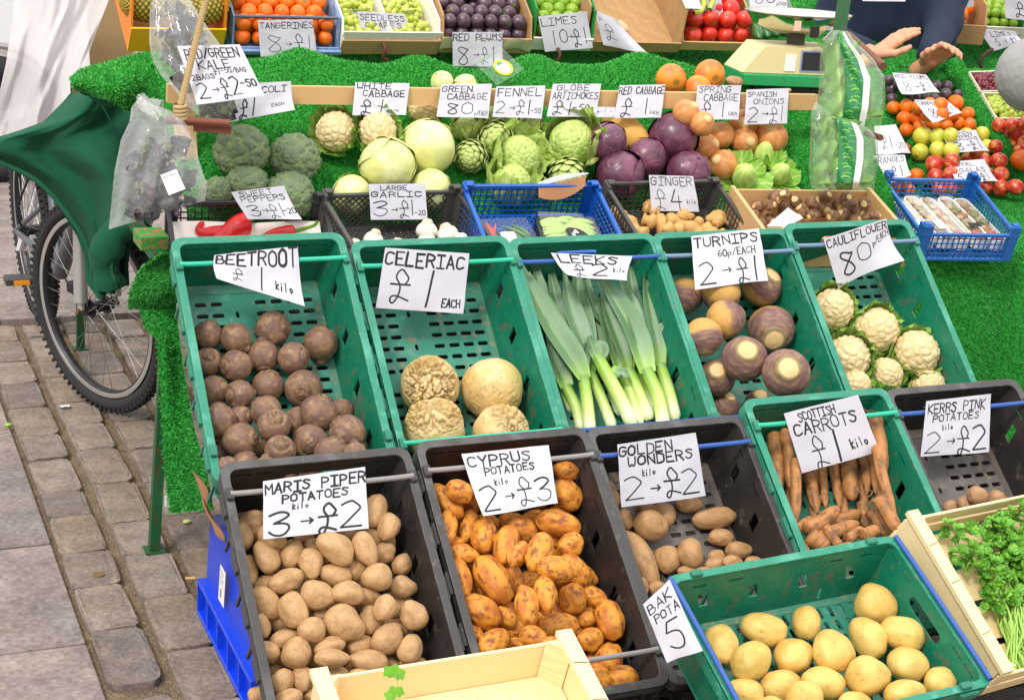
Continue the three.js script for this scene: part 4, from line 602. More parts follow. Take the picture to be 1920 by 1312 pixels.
const flip = (g) => { const ix = g.index.array; for (let i = 0; i < ix.length; i += 3) { const k = ix[i + 1]; ix[i + 1] = ix[i + 2]; ix[i + 2] = k; } g.computeVertexNormals(); return g; };
const lerpPath = (pts, t) => { const n = pts.length - 1, i = Math.min(n - 1, Math.floor(t * n)), f = t * n - i; return pts[i].map((a, k) => a + (pts[i + 1][k] - a) * f); };
// vegetable shelf: slope, crest behind the rail, lumps where it is propped up
const shelfProfile = [[-3.87, 0.79], [-3.915, 0.855], [-4.035, 0.95], [-4.165, 1.045], [-4.215, 1.085], [-4.27, 1.13], [-4.33, 1.16], [-4.38, 1.15], [-4.42, 1.06], [-4.44, 0.9]];
const shelfY = (z) => { for (let i = 0; i + 1 < shelfProfile.length; i++) { const [a, b] = shelfProfile[i], [c, d] = shelfProfile[i + 1]; if (z <= a && z >= c) return b + (d - b) * (a - z) / (a - c); } return 0.8; };
{
  const g = sheet(130, 46, (u, v) => { const x = 0.86 + u * 2.13; let [z, y] = lerpPath(shelfProfile, v); const crest = sm(0.5, 0.72, v) * (1 - sm(0.85, 1, v)); const lump = (c, w, h) => h * Math.exp(-(((x - c) / w) ** 2)); y += crest * (lump(1.62, 0.07, 0.035) + lump(1.27, 0.06, 0.03) + lump(1.98, 0.06, 0.03) + lump(2.33, 0.08, 0.04) + lump(2.62, 0.1, -0.05) - lump(1.8, 0.07, 0.02) + 0.03 * (vnoise(x * 6, 1, 2) - 0.5)) + 0.012 * (vnoise(x * 5, z * 7, 4) - 0.5); z += 0.02 * (vnoise(x * 4, y * 6, 8) - 0.5); return V(x, y, z); }); flip(g);
  carpet('grass_shelf_cover', 'bright artificial grass over the sloping vegetable shelf behind the crates', g, 52000, 0.014, 21);
  // flap thrown over the end of the shelf, striped backing showing
  const px = [[132, 150], [150, 132], [200, 118], [262, 100], [300, 96], [330, 110]], bt = [[134, 162], [165, 172], [205, 188], [233, 206], [270, 214], [318, 222]];
  const f = sheet(46, 22, (u, v) => { const a = lerpPath(px, u), b = lerpPath(bt, u), d = 4.36 - 0.1 * v + 0.05 * Math.sin(u * 9 + 1) * (0.3 + v) - 0.12 * Math.sin(Math.PI * v) * (1 - u * 0.5); return at(a[0] + (b[0] - a[0]) * v, a[1] + (b[1] - a[1]) * v, { d }); });
  const t = carpet('grass_flap', 'flap of artificial grass folded over the shelf end above the green jacket', f, 60000, 0.014, 22);
  const cv = []; for (let i = 0; i < 15; i++) { const a = at(133 + i * 3.0, 153 + i * 0.9, { d: 4.3 }), b = at(136 + i * 3.0, 172 + Math.sin(i) * 1.2, { d: 4.34 }); cv.push(beam(a, b, 0.0032, 0.004)); }
  part(t, 'ribbed_backing', join(cv), mat(0xb9b08a, 0.9));
  part(t, 'backing', sheet(12, 6, (u, v) => at(131 + u * 52, 150 + 4 * u + v * (22 - 4 * u), { d: 4.37 + 0.03 * Math.sin(u * 3) })), mat(0x2c2d22, 0.95, { side: 2 }));
}
{ // drape on the near end of the table: a bulge on top, then a strip to the ground
  const prof = [[300, 470, 330, 470], [262, 500, 330, 495], [243, 545, 330, 530], [240, 575, 330, 560], [262, 580, 330, 585], [272, 615, 335, 620], [294, 640, 340, 660], [300, 720, 352, 740], [304, 800, 366, 810], [308, 880, 388, 880], [318, 962, 400, 955]];
  const g = sheet(22, 60, (u, v) => { const [a, b, c, d] = lerpPath(prof, v); const x = 0.70 + 0.004 * Math.sin(u * 5 + v * 6) + u * 0.05 - 0.03 * sm(0.36, 0.2, v); return at(a + (c - a) * u, b + (d - b) * u, { x: x + 0.02 }); });
  carpet('grass_drape', 'strip of artificial grass hanging down the end of the stall beside the bicycle', g, 60000, 0.014, 23, [0x258e2e, 0x3fa63c, 0x187424]);
}
{ // timber rail carrying the price cards
  const t = thing('timber_rail', 'long bare timber rail that the vegetable price cards are pinned to', 'rail');
  const woodTex = tex(512, (u, v) => { const g = tn(u, v * 0.999, 4, 3, 61), k = Math.sin((v * 22 + g * 3) * 6.28) * 0.5 + 0.5, f = tn(u, v, 128, 2, 65); const c = mix([0.86, 0.71, 0.5], [0.76, 0.58, 0.37], 0.55 * k + 0.3 * (f - 0.3)); return c; }, true, 1, 6);
  M.timber = new THREE.MeshStandardMaterial({ map: woodTex, roughness: 0.7 });
  const RZ = -4.03, a = at(312, 174, { z: RZ }), b = at(1530, 191, { z: RZ });
  part(t, 'board', beam(a, b, 0.02, 0.046), M.timber);
  const post = at(322, 250, { z: -4.08 }); part(t, 'post', beam(V(0.9, 0.86, -4.05), V(0.875, 1.16, -4.05), 0.05, 0.022, V(0, 0, 1)), M.timber);
  rebase(t);
}
{ // painted steel trestle under the stall
  const paintG = new THREE.MeshStandardMaterial({ map: tex(256, (u, v) => { const r = tn(u, v, 16, 4, 91); return mix([0.06, 0.36, 0.2], [0.42, 0.26, 0.12], sm(0.58, 0.72, r)); }, true, 1, 2), roughness: 0.55, metalness: 0.1 });
  M.paintG = paintG;
  const t = thing('stall_trestle', 'dark green painted steel trestle legs with rusty feet under the stall', 'trestle');
  const leg = (px, py, x, top) => { const f = at(px, py, { y: 0 }); const g = [beam(V(f.x, 0.01, f.z), V(x, top, f.z - 0.0), 0.026, 0.026, V(0, 0, 1)), box(0.05, 0.008, 0.05, f.x, 0.004, f.z)]; part(t, 'leg', join(g), paintG); return f; };
  const a = leg(288, 1034, 0.785, 0.72), b = leg(150, 655, 0.84, 0.72);
  part(t, 'rail', beam(V(0.79, 0.72, -3.6), V(0.84, 0.72, -5.4), 0.03, 0.03), paintG);
  for (const x of [1.9, 3.0]) { part(t, 'leg', beam(V(x, 0, -3.76), V(x, 0.72, -3.76), 0.026, 0.026, V(0, 0, 1)), paintG); part(t, 'leg', beam(V(x, 0, -5.4), V(x, 0.72, -5.4), 0.026, 0.026, V(0, 0, 1)), paintG); }
  const bd = at(275, 448, { d: 3.95 }); part(t, 'table_board', join([box(1.95, 0.02, 0.6, 1.82, 0.695, -3.88), box(2.3, 0.02, 0.5, 1.98, 0.93, -5.1)]), mat(0x6b5a3f, 0.9));
  part(t, 'board_end', box(0.07, 0.035, 0.1, bd.x + 0.01, bd.y, bd.z, 0.003), new THREE.MeshStandardMaterial({ map: tex(128, (u, v) => mix([0.16, 0.55, 0.22], [0.6, 0.42, 0.22], sm(0.5, 0.62, tn(u, v, 8, 4, 5)))), roughness: 0.7 }));
  rebase(t);
}
// ---------------------------------------------------------------- small lattice crates behind the green ones
function lattice(w, h, pitch, t, diag) { // flat panel of crossing bars in the x-y plane, framed
  const l = []; const bx = (a, b) => l.push(beam(V(a[0], a[1], 0), V(b[0], b[1], 0), t, t * 0.7, V(0, 0, 1)));
  if (diag) { const n = Math.ceil((w + h) / pitch); for (let i = 1; i < n; i++) { const s = i * pitch; bx([Math.max(0, s - h), Math.min(s, h)], [Math.min(s, w), Math.max(0, s - w)]); bx([Math.max(0, s - h), h - Math.min(s, h)], [Math.min(s, w), h - Math.max(0, s - w)]); } }
  else { for (let x = pitch; x < w; x += pitch) bx([x, 0], [x, h]); for (let y = pitch; y < h; y += pitch) bx([0, y], [w, y]); }
  return join(l).translate(-w / 2, 0, 0);
}
function meshCrate(label, o, w, l, h, tilt, yaw, m, diag = true, post = 0.03, group = 'lattice crates') {
  const t = thing('lattice_crate', label, 'crate', group), fr = crateFrame(o, tilt, yaw, w, l, h);
  const put = (g, ang, x, z) => { g.rotateY(ang); g.translate(x, 0.004, z); return g; };
  part(t, 'end_panel', put(lattice(w, h - 0.01, 0.017, 0.0035, diag), 0, 0, -l / 2), m); part(t, 'end_panel', put(lattice(w, h - 0.01, 0.017, 0.0035, diag), 0, 0, l / 2), m);
  part(t, 'side_panel', put(lattice(l, h - 0.01, 0.017, 0.0035, false), Math.PI / 2, -w / 2, 0), m); part(t, 'side_panel', put(lattice(l, h - 0.01, 0.017, 0.0035, false), Math.PI / 2, w / 2, 0), m);
  const fl = lattice(w, l, 0.02, 0.0055, true); fl.rotateX(-Math.PI / 2); fl.translate(0, 0.004, l / 2); part(t, 'floor', fl, m);
  const e = 0.011; part(t, 'rim', join([box(w + e, 0.01, e, 0, h, -l / 2, 0.002), box(w + e, 0.01, e, 0, h, l / 2, 0.002), box(e, 0.01, l, -w / 2, h - 0.001, 0, 0.002), box(e, 0.01, l, w / 2, h - 0.001, 0, 0.002), box(w, 0.006, e, 0, 0.003, -l / 2), box(w, 0.006, e, 0, 0.003, l / 2), box(e, 0.006, l, -w / 2, 0.0025, 0), box(e, 0.006, l, w / 2, 0.0025, 0)]), m);
  for (const sx of [-1, 1]) for (const sz of [-1, 1]) part(t, 'corner_post', join([box(0.03, h + post, 0.008, sx * (w / 2 - 0.012), (h + post) / 2, sz * (l / 2 + 0.001), 0.002), box(0.008, h + post, 0.034, sx * (w / 2 + 0.001), (h + post) / 2 - 0.001, sz * (l / 2 - 0.014), 0.002), box(0.02, 0.008, 0.02, sx * (w / 2 - 0.01), h + post, sz * (l / 2 - 0.01), 0.002)]), m);
  t.quaternion.setFromRotationMatrix(fr.m); t.position.copy(fr.c); return fr;
}
const blackLat = mat(0x2b2a2c, 0.5), blackLat2 = mat(0x4a4744, 0.55), blueLat = mat(0x1457b0, 0.42), blueLat2 = mat(0x1d62ad, 0.45);
frames.peppers = meshCrate('black lattice crate of red peppers beside the hanging kale bag', V(0.802, 0.885, -3.866), 0.385, 0.29, 0.1, 0.3, -0.13, blackLat, false);
frames.garlic = meshCrate('black diamond lattice crate with a few garlic bulbs', V(1.181, 0.903, -3.81), 0.37, 0.29, 0.1, 0.3, 0.04, blackLat2, true, 0.02);
frames.beans = meshCrate('blue lattice crate of packed chillies and bean pods', V(1.561, 0.919, -3.81), 0.37, 0.28, 0.1, 0.42, -0.08, blueLat, false, 0.016);
frames.ginger = meshCrate('dark grey lattice crate of ginger root', V(1.976, 0.916, -3.815), 0.345, 0.28, 0.1, 0.42, 0, blackLat2, false, 0.012);
frames.punnets = meshCrate('bright blue lattice crate of long white punnets on the grass counter', V(3.01, 0.872, -3.975), 0.3, 0.32, 0.085, 0.306, -0.2, blueLat2, false, 0.03);
{ // wooden tray of eddoes
  const o = V(2.345, 0.905, -3.75), w = 0.4, l = 0.27, h = 0.085, fr = frames.eddoes = crateFrame(o, 0.25, -0.16, w, l, h), t = thing('wooden_tray', 'pale wooden tray of brown eddoes behind the turnips', 'tray');
  const wm = M.timber; part(t, 'base', box(w, 0.005, l, 0, 0.003, 0), wm); part(t, 'end_board', box(w, h, 0.007, 0, h / 2, -l / 2 - 0.004), wm); part(t, 'end_board', box(w, h, 0.007, 0, h / 2, l / 2 + 0.004), wm); part(t, 'side_board', box(0.011, h + 0.012, l + 0.016, -w / 2 - 0.006, h / 2 + 0.004, 0), wm); part(t, 'side_board', box(0.011, h + 0.012, l + 0.016, w / 2 + 0.006, h / 2 + 0.004, 0), wm);
  t.quaternion.setFromRotationMatrix(fr.m); t.position.copy(fr.c);
}
// ---------------------------------------------------------------- contents of the small crates
{ // red peppers on a white board
  const fr = frames.peppers, t = single('white_liner', 'white paper board lining the red pepper crate', 'liner', sheet(10, 6, (u, v) => fr.c.clone().addScaledVector(fr.X, (u - 0.5) * 0.37).addScaledVector(fr.Z, -0.132 + v * 0.25).addScaledVector(fr.Y, 0.012 + 0.04 * (1 - v) ** 2 + 0.003 * Math.sin(u * 9)), 0.002), mat(0xf0e4dc, 0.8, { side: 2 })); rebase(t);
  const z = Zm(300, 320, 3), k = { o: fr.c.clone().addScaledVector(fr.Y, 0.045), n: fr.Y }, P = (x, y, dh = 0) => { const [px, py] = z(x, y); return at(px, py, k).addScaledVector(fr.Y, dh); };
  const red = (t_, a) => mul(mix(C(0xc8141c), C(0xe02424), vnoise(t_ * 5, Math.cos(a), Math.sin(a))), 1);
  const pep = (pts, r, stalk, i) => { const g = thing('red_pepper', ['long red pepper with its pointed tip curled up', 'round shouldered red pepper with a curved green stalk', 'red pepper with an orange flank and thin green stalk', 'slender red pepper lying along the front of its crate'][i], 'pepper', 'red peppers'); part(g, 'fruit', sweep(pts, (t) => r * Math.min(1, Math.sqrt(t / 0.08) + 0.05) * (1 - 0.75 * t * t) * Math.min(1, Math.sqrt((1 - t) / 0.05) + 0.1), 30, 14, 0.16, i * 3, red), vegWax); if (stalk) part(g, 'stalk', sweep(stalk, (t) => 0.005 - 0.001 * t, 12, 8, 0.1, i, () => C(0x6b9a2e)), vegM); rebase(g); };
  pep([P(470, 325, 0.01), P(400, 345), P(300, 350), P(230, 350), P(222, 325, 0.005), P(245, 310, 0.012)], 0.022, null, 0);
  pep([P(500, 320, 0.012), P(450, 330, 0.012), P(380, 350), P(300, 390)], 0.03, [P(495, 315, 0.014), P(525, 300, 0.02), P(545, 280, 0.02), P(530, 262, 0.014), P(480, 264, 0.01)], 1);
  pep([P(760, 345), P(700, 352), P(640, 360), P(560, 380)], 0.02, [P(755, 345, 0.004), P(820, 330, 0.004), P(870, 315, 0.006), P(880, 300, 0.008)], 2);
  pep([P(690, 405), P(600, 415), P(480, 430), P(400, 445)], 0.02, null, 3);
}
{ // garlic
  const fr = frames.garlic, bx = container('garlic', fr, 0.012, 0), gg = [0, 1, 2].map((k) => blob(14, (d) => { const a = Math.atan2(d.z, d.y), lob = 0.05 * Math.abs(Math.sin(a * 3.5 + k)), top = sm(0.75, 1, d.x); const r = 1 - lob + 0.35 * top ** 2 - 0.1 * sm(0.6, 1, -d.x); const n = vnoise(a * 8, d.x * 2, k); return [d.x * r * 0.85, d.y * r, d.z * r, ...mix(mix(C(0xf1e8dc), C(0xd9c3ae), 0.6 * sm(0.55, 0.8, n)), C(0xb99a6d), top * 0.6)]; }));
  [[1200, 390, 62], [1500, 338, 66], [1500, 395, 56], [1620, 360, 66], [1100, 408, 30], [1340, 408, 34], [1690, 392, 50]].forEach(([x, y, r], i) => { const [px, py] = Zm(300, 320, 3)(x, y), m = single('garlic_bulb', 'large white garlic bulb in the diamond lattice crate', 'garlic', gg[i % 3], vegM, 'garlic bulbs'); dropItem(bx, m, px, py, r / 3, r / 3, 0, { q: qx([0.3 - 0.2 * i, 0.9, 0.3], i), uniform: 0.95, level: 0.03 }); });
}
const film = new THREE.MeshPhysicalMaterial({ color: 0xffffff, roughness: 0.08, transmission: 1, thickness: 0, ior: 1.45, side: THREE.DoubleSide, specularIntensity: 1 });
{ // packs in the blue crate
  const fr = frames.beans, Q = (x, z, y = 0.012) => fr.c.clone().addScaledVector(fr.X, x).addScaledVector(fr.Z, z).addScaledVector(fr.Y, y), place = (t, c, turn = 0) => { t.position.copy(c); t.quaternion.setFromRotationMatrix(fr.m).multiply(new THREE.Quaternion().setFromAxisAngle(V(0, 1, 0), turn)); };
  const chl = thing('chilli_pack', 'film wrapped pack of red and green chillies with a white label', 'punnet'); seed(61);
  for (let i = 0; i < 34; i++) { const red = i < 15, x = red ? rr(-0.07, -0.01) : rr(0.015, 0.075), z = rr(-0.08, 0.08), y = 0.01 + (i % 4) * 0.007, L = rr(0.035, 0.05), a = red ? rr(-0.5, 0.5) : rr(-0.35, 0.35) + 0.6; part(chl, 'chilli', sweep([V(x - L * Math.sin(a), y, z - L * Math.cos(a)), V(x + 0.004, y + 0.003, z), V(x + L * Math.sin(a), y, z + L * Math.cos(a))], (t) => 0.0062 * Math.sqrt(Math.max(0.02, t * 1.3 > 1 ? (1 - t) * 4.3 : t * 1.3)), 10, 8, 0.1, i, () => (red ? mix(C(0xe0503c), C(0xc83830), rnd() * 0.3) : mix(C(0x4f7d33), C(0x3a6a2a), rnd() * 0.3))), vegGloss); }
  const lb = sheet(4, 4, (u, v) => V(-0.018 + u * 0.04, 0.043 + 0.001 * Math.sin(u * 4), -0.03 + v * 0.07)); part(chl, 'label', lb, new THREE.MeshStandardMaterial({ color: 0xf4f2f2, roughness: 0.5, side: 2, map: (() => { const cv = document.createElement('canvas'); cv.width = 128; cv.height = 192; const c = cv.getContext('2d'); c.fillStyle = '#fff'; c.fillRect(0, 0, 128, 192); c.fillStyle = '#222'; c.font = 'bold 40px sans-serif'; c.fillText('50g', 20, 170); c.fillStyle = '#555'; for (let i = 0; i < 8; i++) c.fillRect(16, 24 + i * 13, 60 + (i * 37) % 40, 4); const t = new THREE.CanvasTexture(cv); t.colorSpace = THREE.SRGBColorSpace; return t; })() }));
  part(chl, 'film', box(0.17, 0.04, 0.2, 0, 0.021, 0, 0.01), film); place(chl, Q(-0.095, 0.025), 0.05);
  const bt = thing('bean_tray', 'black tray of bright green bean pods under clear film', 'punnet');
  const tr = rrect(0.165, 0.19, 0.025); tr.holes.push(rrect(0.152, 0.177, 0.02, new THREE.Path())); const rim = new THREE.ExtrudeGeometry(tr, { depth: 0.035, bevelEnabled: true, bevelSize: 0.002, bevelThickness: 0.002, bevelSegments: 2, curveSegments: 6 }); rim.rotateX(-Math.PI / 2); part(bt, 'tray', join([rim, box(0.158, 0.004, 0.18, 0, 0.002, 0)]), mat(0x17181a, 0.3)); seed(71);
  for (let r = 0; r < 3; r++) for (let i = 0; i < 17; i++) { const col = r === 0 ? -1 : r === 1 ? 1 : 0, z = -0.076 + i * 0.0095, x = col === 0 ? rr(-0.03, 0.03) : col * 0.038, y = 0.03 + r * 0.003 + rr(0, 0.006), L = rr(0.03, 0.038); part(bt, 'bean_pod', sweep([V(x - L, y, z + rr(-0.006, 0.006)), V(x, y + 0.005, z), V(x + L, y, z + rr(-0.006, 0.006))], (t) => 0.0065 * Math.sqrt(Math.sin(Math.PI * Math.min(0.98, Math.max(0.03, t)))), 10, 8, 0.12, i + r * 20, () => mix(C(0xa9c95a), C(0x8fb545), rnd() * 0.5)), vegGloss); }
  part(bt, 'film', box(0.158, 0.002, 0.182, 0, 0.052, 0), film);
  const cv = document.createElement('canvas'); cv.width = 128; cv.height = 96; { const c = cv.getContext('2d'); c.fillStyle = '#16181a'; c.fillRect(0, 0, 128, 96); c.fillStyle = '#e9ecec'; c.font = 'bold 20px sans-serif'; c.save(); c.translate(34, 30); c.rotate(0.5); c.fillRect(0, -14, 30, 12); c.fillRect(12, 4, 18, 12); c.fillRect(22, 22, 24, 12); c.restore(); } const lt = new THREE.CanvasTexture(cv); lt.colorSpace = THREE.SRGBColorSpace;
  const ls = new THREE.CircleGeometry(0.034, 20); ls.scale(1, 0.62, 1); ls.rotateX(-Math.PI / 2); ls.rotateY(-0.6); ls.translate(0.012, 0.0545, 0.0); part(bt, 'label', ls, new THREE.MeshStandardMaterial({ map: lt, roughness: 0.4 })); place(bt, Q(0.078, 0.02), -0.1);
  const bg = single('folded_bag', 'brown paper card folded over the back of the blue bean crate', 'card', sheet(12, 8, (u, v) => { const a = at(1010 + u * 88, 352 - u * 22 + v * (6 + 26 * Math.sin(Math.PI * (0.15 + u * 0.7))), { z: -3.79 + 0.02 * v }); return a; }, 0.001), mat(0x9c6b48, 0.8, { side: 2 })); rebase(bg);
  const wc = single('folded_card', 'white card bent over the back of the blue bean crate', 'price card', sheet(12, 6, (u, v) => at(1008 + u * 96, 350 - u * 24 + (v - 1) * 11 * Math.sin(Math.PI * (0.2 + 0.75 * u)), { z: -3.8 }), 0.001), mat(0xf2f0f2, 0.8, { side: 2 })); rebase(wc);
}
{ // ginger: knobbly branching roots
  const fr = frames.ginger, z = Zm(860, 320, 3.2), k = { o: fr.c.clone().addScaledVector(fr.Y, 0.03), n: fr.Y }, P = (x, y, dh = 0) => { const [px, py] = z(x, y); return at(px, py, k).addScaledVector(fr.Y, dh); };
  const col = (t, a) => { const rg = Math.sin(t * 34) * 0.5 + 0.5; return mul(mix(C(0xd9ac68), C(0xb98a4c), vnoise(t * 7, Math.cos(a) * 2, Math.sin(a) * 2) * 0.7 + rg * 0.2), 1); };
  const arm = (g, pts, r, s) => part(g, 'root', sweep(pts, (t) => r * (0.85 + 0.22 * Math.sin(t * 15 + s)) * Math.min(1, Math.sqrt(t / 0.1) + 0.15) * Math.min(1, Math.sqrt((1 - t) / 0.12) + 0.15), 30, 12, 0.25, s, col), vegM);
  const roots = [[[[900, 240], [990, 290], [1060, 350], [1130, 400]], 0.022, [[[980, 280], [960, 320], 0.014]]], [[[1100, 235], [1150, 255], [1200, 275]], 0.018, [[[1120, 250], [1150, 225], 0.017]]], [[[1090, 320], [1150, 340], [1230, 350]], 0.022, [[[1180, 345], [1210, 300], 0.016]]], [[[1230, 295], [1300, 310], [1400, 345], [1520, 350]], 0.021, [[[1320, 315], [1350, 280], 0.017], [[1420, 345], [1440, 320], 0.013]]], [[[1480, 310], [1560, 300], [1640, 330], [1740, 345]], 0.021, [[[1560, 310], [1530, 350], 0.016]]], [[[1180, 380], [1260, 385], [1330, 378]], 0.02, []], [[[1400, 375], [1500, 385], [1600, 380]], 0.02, []], [[[1330, 270], [1370, 285], [1390, 310]], 0.015, []]];
  roots.forEach(([m, r, br], i) => { const g = thing('ginger_root', 'knobbly tan ginger root in the dark lattice crate', 'ginger', 'ginger roots'); arm(g, m.map(([x, y], j) => P(x, y, 0.008 * (i % 3) + (j % 2) * 0.003)), r, i * 4); br.forEach(([a, b, rb], j) => arm(g, [P(a[0], a[1], 0.01), P((a[0] + b[0]) / 2, (a[1] + b[1]) / 2, 0.014), P(b[0], b[1], 0.012)], rb, i * 9 + j)); rebase(g); });
}
{ // eddoes
  const bx = container('eddoes', frames.eddoes, 0.012, 0), f = Zm(1380, 300, 3.556), gs = [0, 1, 2, 3].map((k) => blob(13, (d) => { const n = fbm(d.x * 2 + k * 9, d.y * 2, d.z * 2, 3), rg = Math.sin(d.x * 24 + n * 5), cut = sm(0.84, 0.88, d.x); const r = 1 + 0.25 * (n - 0.5) + 0.025 * rg - 0.1 * cut; return [d.x * r * 1.2, d.y * r, d.z * r, ...mix(mul(mix(C(0x6f4c36), C(0x94704f), sm(0.4, 0.65, n)), 0.9 + 0.2 * (rg * 0.5 + 0.5)), C(0xe6c689), cut)]; }));
  seed(88);
  [[150, 310, 42], [120, 370, 46], [230, 390, 38], [270, 250, 55], [330, 235, 46], [230, 300, 40], [400, 280, 45], [450, 340, 50], [510, 280, 46], [590, 330, 56], [600, 245, 42], [690, 300, 48], [740, 250, 45], [770, 310, 52], [720, 370, 50], [830, 350, 48], [860, 290, 45], [890, 380, 45], [330, 330, 46], [520, 370, 44], [650, 375, 44], [930, 370, 36], [170, 425, 40], [400, 395, 46], [800, 400, 40], [610, 460, 40], [740, 465, 40], [820, 460, 36]].forEach(([x, y, r], i) => { const [px, py] = f(x, y), m = single('eddoe', 'hairy brown eddoe with a pale cut end in the wooden tray', 'eddoe', gs[i % 4], vegM, 'eddoes in the wooden tray'); dropItem(bx, m, px, py, r / 3.556, r / 3.556, 0, { q: qx([rr(-0.7, 0.7), rr(-0.3, 0.7), rr(0.2, 1)], i), uniform: 0.95, level: 0.05, slack: 0.88 }); });
}
{ // long white punnets of mixed mushrooms in the blue crate
  const fr = frames.punnets; seed(93);
  const cols = [C(0xa89273), C(0x8f7654), C(0xb9a684), C(0xa06a40), C(0x7d8350)];
  for (let i = 0; i < 5; i++) {
    const t = thing('mushroom_punnet', 'long white punnet of mixed wild mushrooms under clear film', 'punnet', 'punnets in the blue crate'), w = 0.05, L = 0.25;
    const s = rrect(w, L, 0.022), h = rrect(w - 0.007, L - 0.007, 0.019, new THREE.Path()); s.holes.push(h); const g = new THREE.ExtrudeGeometry(s, { depth: 0.035, bevelEnabled: false, curveSegments: 6 }); g.rotateX(-Math.PI / 2); const b = new THREE.ExtrudeGeometry(rrect(w - 0.002, L - 0.002, 0.02), { depth: 0.003, bevelEnabled: false, curveSegments: 6 }); b.rotateX(-Math.PI / 2); part(t, 'tray', join([g, b]), mat(0xf1ece2, 0.5));
    for (let j = 0; j < 22; j++) { const c = cols[Math.floor(rnd() * 5)], r = rr(0.008, 0.014), q = i * 7 + j, z = -0.11 + j * 0.0105; const m = part(t, 'mushroom', blob(5, (d) => { const k = 1 + 0.5 * (fbm(d.x * 2 + q, d.y * 2, d.z * 2, 2) - 0.5); return [d.x * r * k, d.y * r * 0.6 * k, d.z * r * k, ...mul(j > 17 && i > 1 ? C(0xb9604a) : c, 0.8 + 0.4 * vnoise(d.x * 4 + q, d.y * 4, d.z * 4))]; }), vegM); m.position.set(rr(-0.012, 0.012), 0.028 + rr(0, 0.008), z); }
    part(t, 'film', box(w - 0.004, 0.0015, L - 0.006, 0, 0.046, 0), film);
    if (i === 1 || i === 0) part(t, 'label', box(0.03, 0.0012, 0.05, 0, 0.048, 0.06), mat(0xe6ebf5, 0.4)); if (i === 3) part(t, 'label', box(0.038, 0.0012, 0.022, 0, 0.048, 0.06), mat(0x17171a, 0.4));
    t.quaternion.setFromRotationMatrix(fr.m).multiply(new THREE.Quaternion().setFromAxisAngle(V(0, 1, 0), 0.12)); t.position.copy(fr.c.clone().addScaledVector(fr.X, -0.115 + i * 0.0565).addScaledVector(fr.Z, 0.005 * (i % 2)).addScaledVector(fr.Y, 0.01 + (i % 2) * 0.006));
  }
}
const rowCard = (fr, dz = 0) => ({ o: fr.c.clone().addScaledVector(fr.Y, fr.h).addScaledVector(fr.Z, -fr.l / 2).add(V(0, 0, 0.02 + dz)), n: V(0, 0.2, 1).normalize() });
card('c', 'curled white card lettered SWEET PEPPERS 3 for £1-20', [[432, 360], [532, 348], [558, 410], [464, 411]], rowCard(frames.peppers, 0.07), [['SWEET', 0.12, 0.04, 0.15, 0.65, 6], ['PEPPERS', 0.1, 0.22, 0.17, 0.85, 7], ['3', 0.12, 0.5, 0.42, 0.3, 7], ['>', 0.38, 0.64, 0.14, 0.14, 6], ['£', 0.5, 0.48, 0.42, 0.22, 7], ['1', 0.7, 0.5, 0.42, 0.1, 8], ['-20', 0.76, 0.66, 0.16, 0.26, 7]], [0.008, 0.02, 0, 0.014]);
card('c', 'white card lettered LARGE GARLIC 3 for £1-20', [[691, 345], [797, 344], [801, 411], [695, 412]], rowCard(frames.garlic), [['LARGE', 0.2, 0.05, 0.13, 0.5, 6], ['GARLIC', 0.04, 0.22, 0.15, 0.92, 7], ['3', 0.06, 0.48, 0.46, 0.34, 8], ['>', 0.38, 0.66, 0.12, 0.14, 6], ['£', 0.52, 0.46, 0.46, 0.22, 7], ['1', 0.7, 0.48, 0.44, 0.1, 8], ['-20', 0.78, 0.74, 0.14, 0.2, 6]], [0.003, 0, 0, 0.003]);
card('c', 'white card lettered GINGER £4 kilo', [[1217, 328], [1300, 330], [1311, 397], [1222, 395]], rowCard(frames.ginger), [['GINGER', 0.04, 0.05, 0.24, 0.94, 8], ['£', 0.1, 0.36, 0.58, 0.3, 8], ['4', 0.42, 0.38, 0.5, 0.3, 9], ['kilo', 0.76, 0.66, 0.12, 0.2, 5]], [0.004, 0, 0, 0.004]);
card('c', 'white card half hidden behind the turnip crate among the eddoes', [[1478, 389], [1507, 409], [1470, 430], [1438, 424]], { o: frames.eddoes.c.clone().addScaledVector(frames.eddoes.Y, 0.1), n: frames.eddoes.Y }, [['kilo', 0.3, 0.3, 0.3, 0.5, 7]], [0.006, 0, 0, 0.006]);
// ---------------------------------------------------------------- vegetables on the grass shelf
const SH = { fr: { c: V(1.9, 0.957, -4.045), X: V(1, 0, 0), Y: V(0, 0.8, 0.6), Z: V(0, -0.6, 0.8), w: 2.2, l: 0.4, h: 0.1 }, planes: [{ p: V(1.9, 0.962, -4.045), n: V(0, 0.8, 0.6) }], sph: [] };
const CREST = { fr: { c: V(1.9, 1.125, -4.24), X: V(1, 0, 0), Y: V(0, 0.85, 0.53), Z: V(0, -0.53, 0.85), w: 2.2, l: 0.3, h: 0.1 }, planes: [{ p: V(1.9, 1.125, -4.24), n: V(0, 0.85, 0.53) }], sph: [] };
const waxLeaf = vmat(0.36, { side: THREE.DoubleSide, clearcoat: 0.2, clearcoatRoughness: 0.4 });
function wrapped(name, label, group, geo, col, i) { // a tight head with outer leaves lapping over it
  const t = thing(name, label, 'cabbage', group); part(t, 'heart', geo, vegWax); for (let k = 0; k < 4; k++) part(t, 'leaf', cupLeaf(k * 1.7 + i * 1.3, 1.0, 0.1, 1.75 + 0.5 * hash3(k, i, 12), 1.0 + 0.01 * k, 0.0, 0.016, (r, ve, u, v) => col(r * 0.5, ve * 0.35, u, v), k * 4 + i * 2, 18, 18), waxLeaf); return t;
}
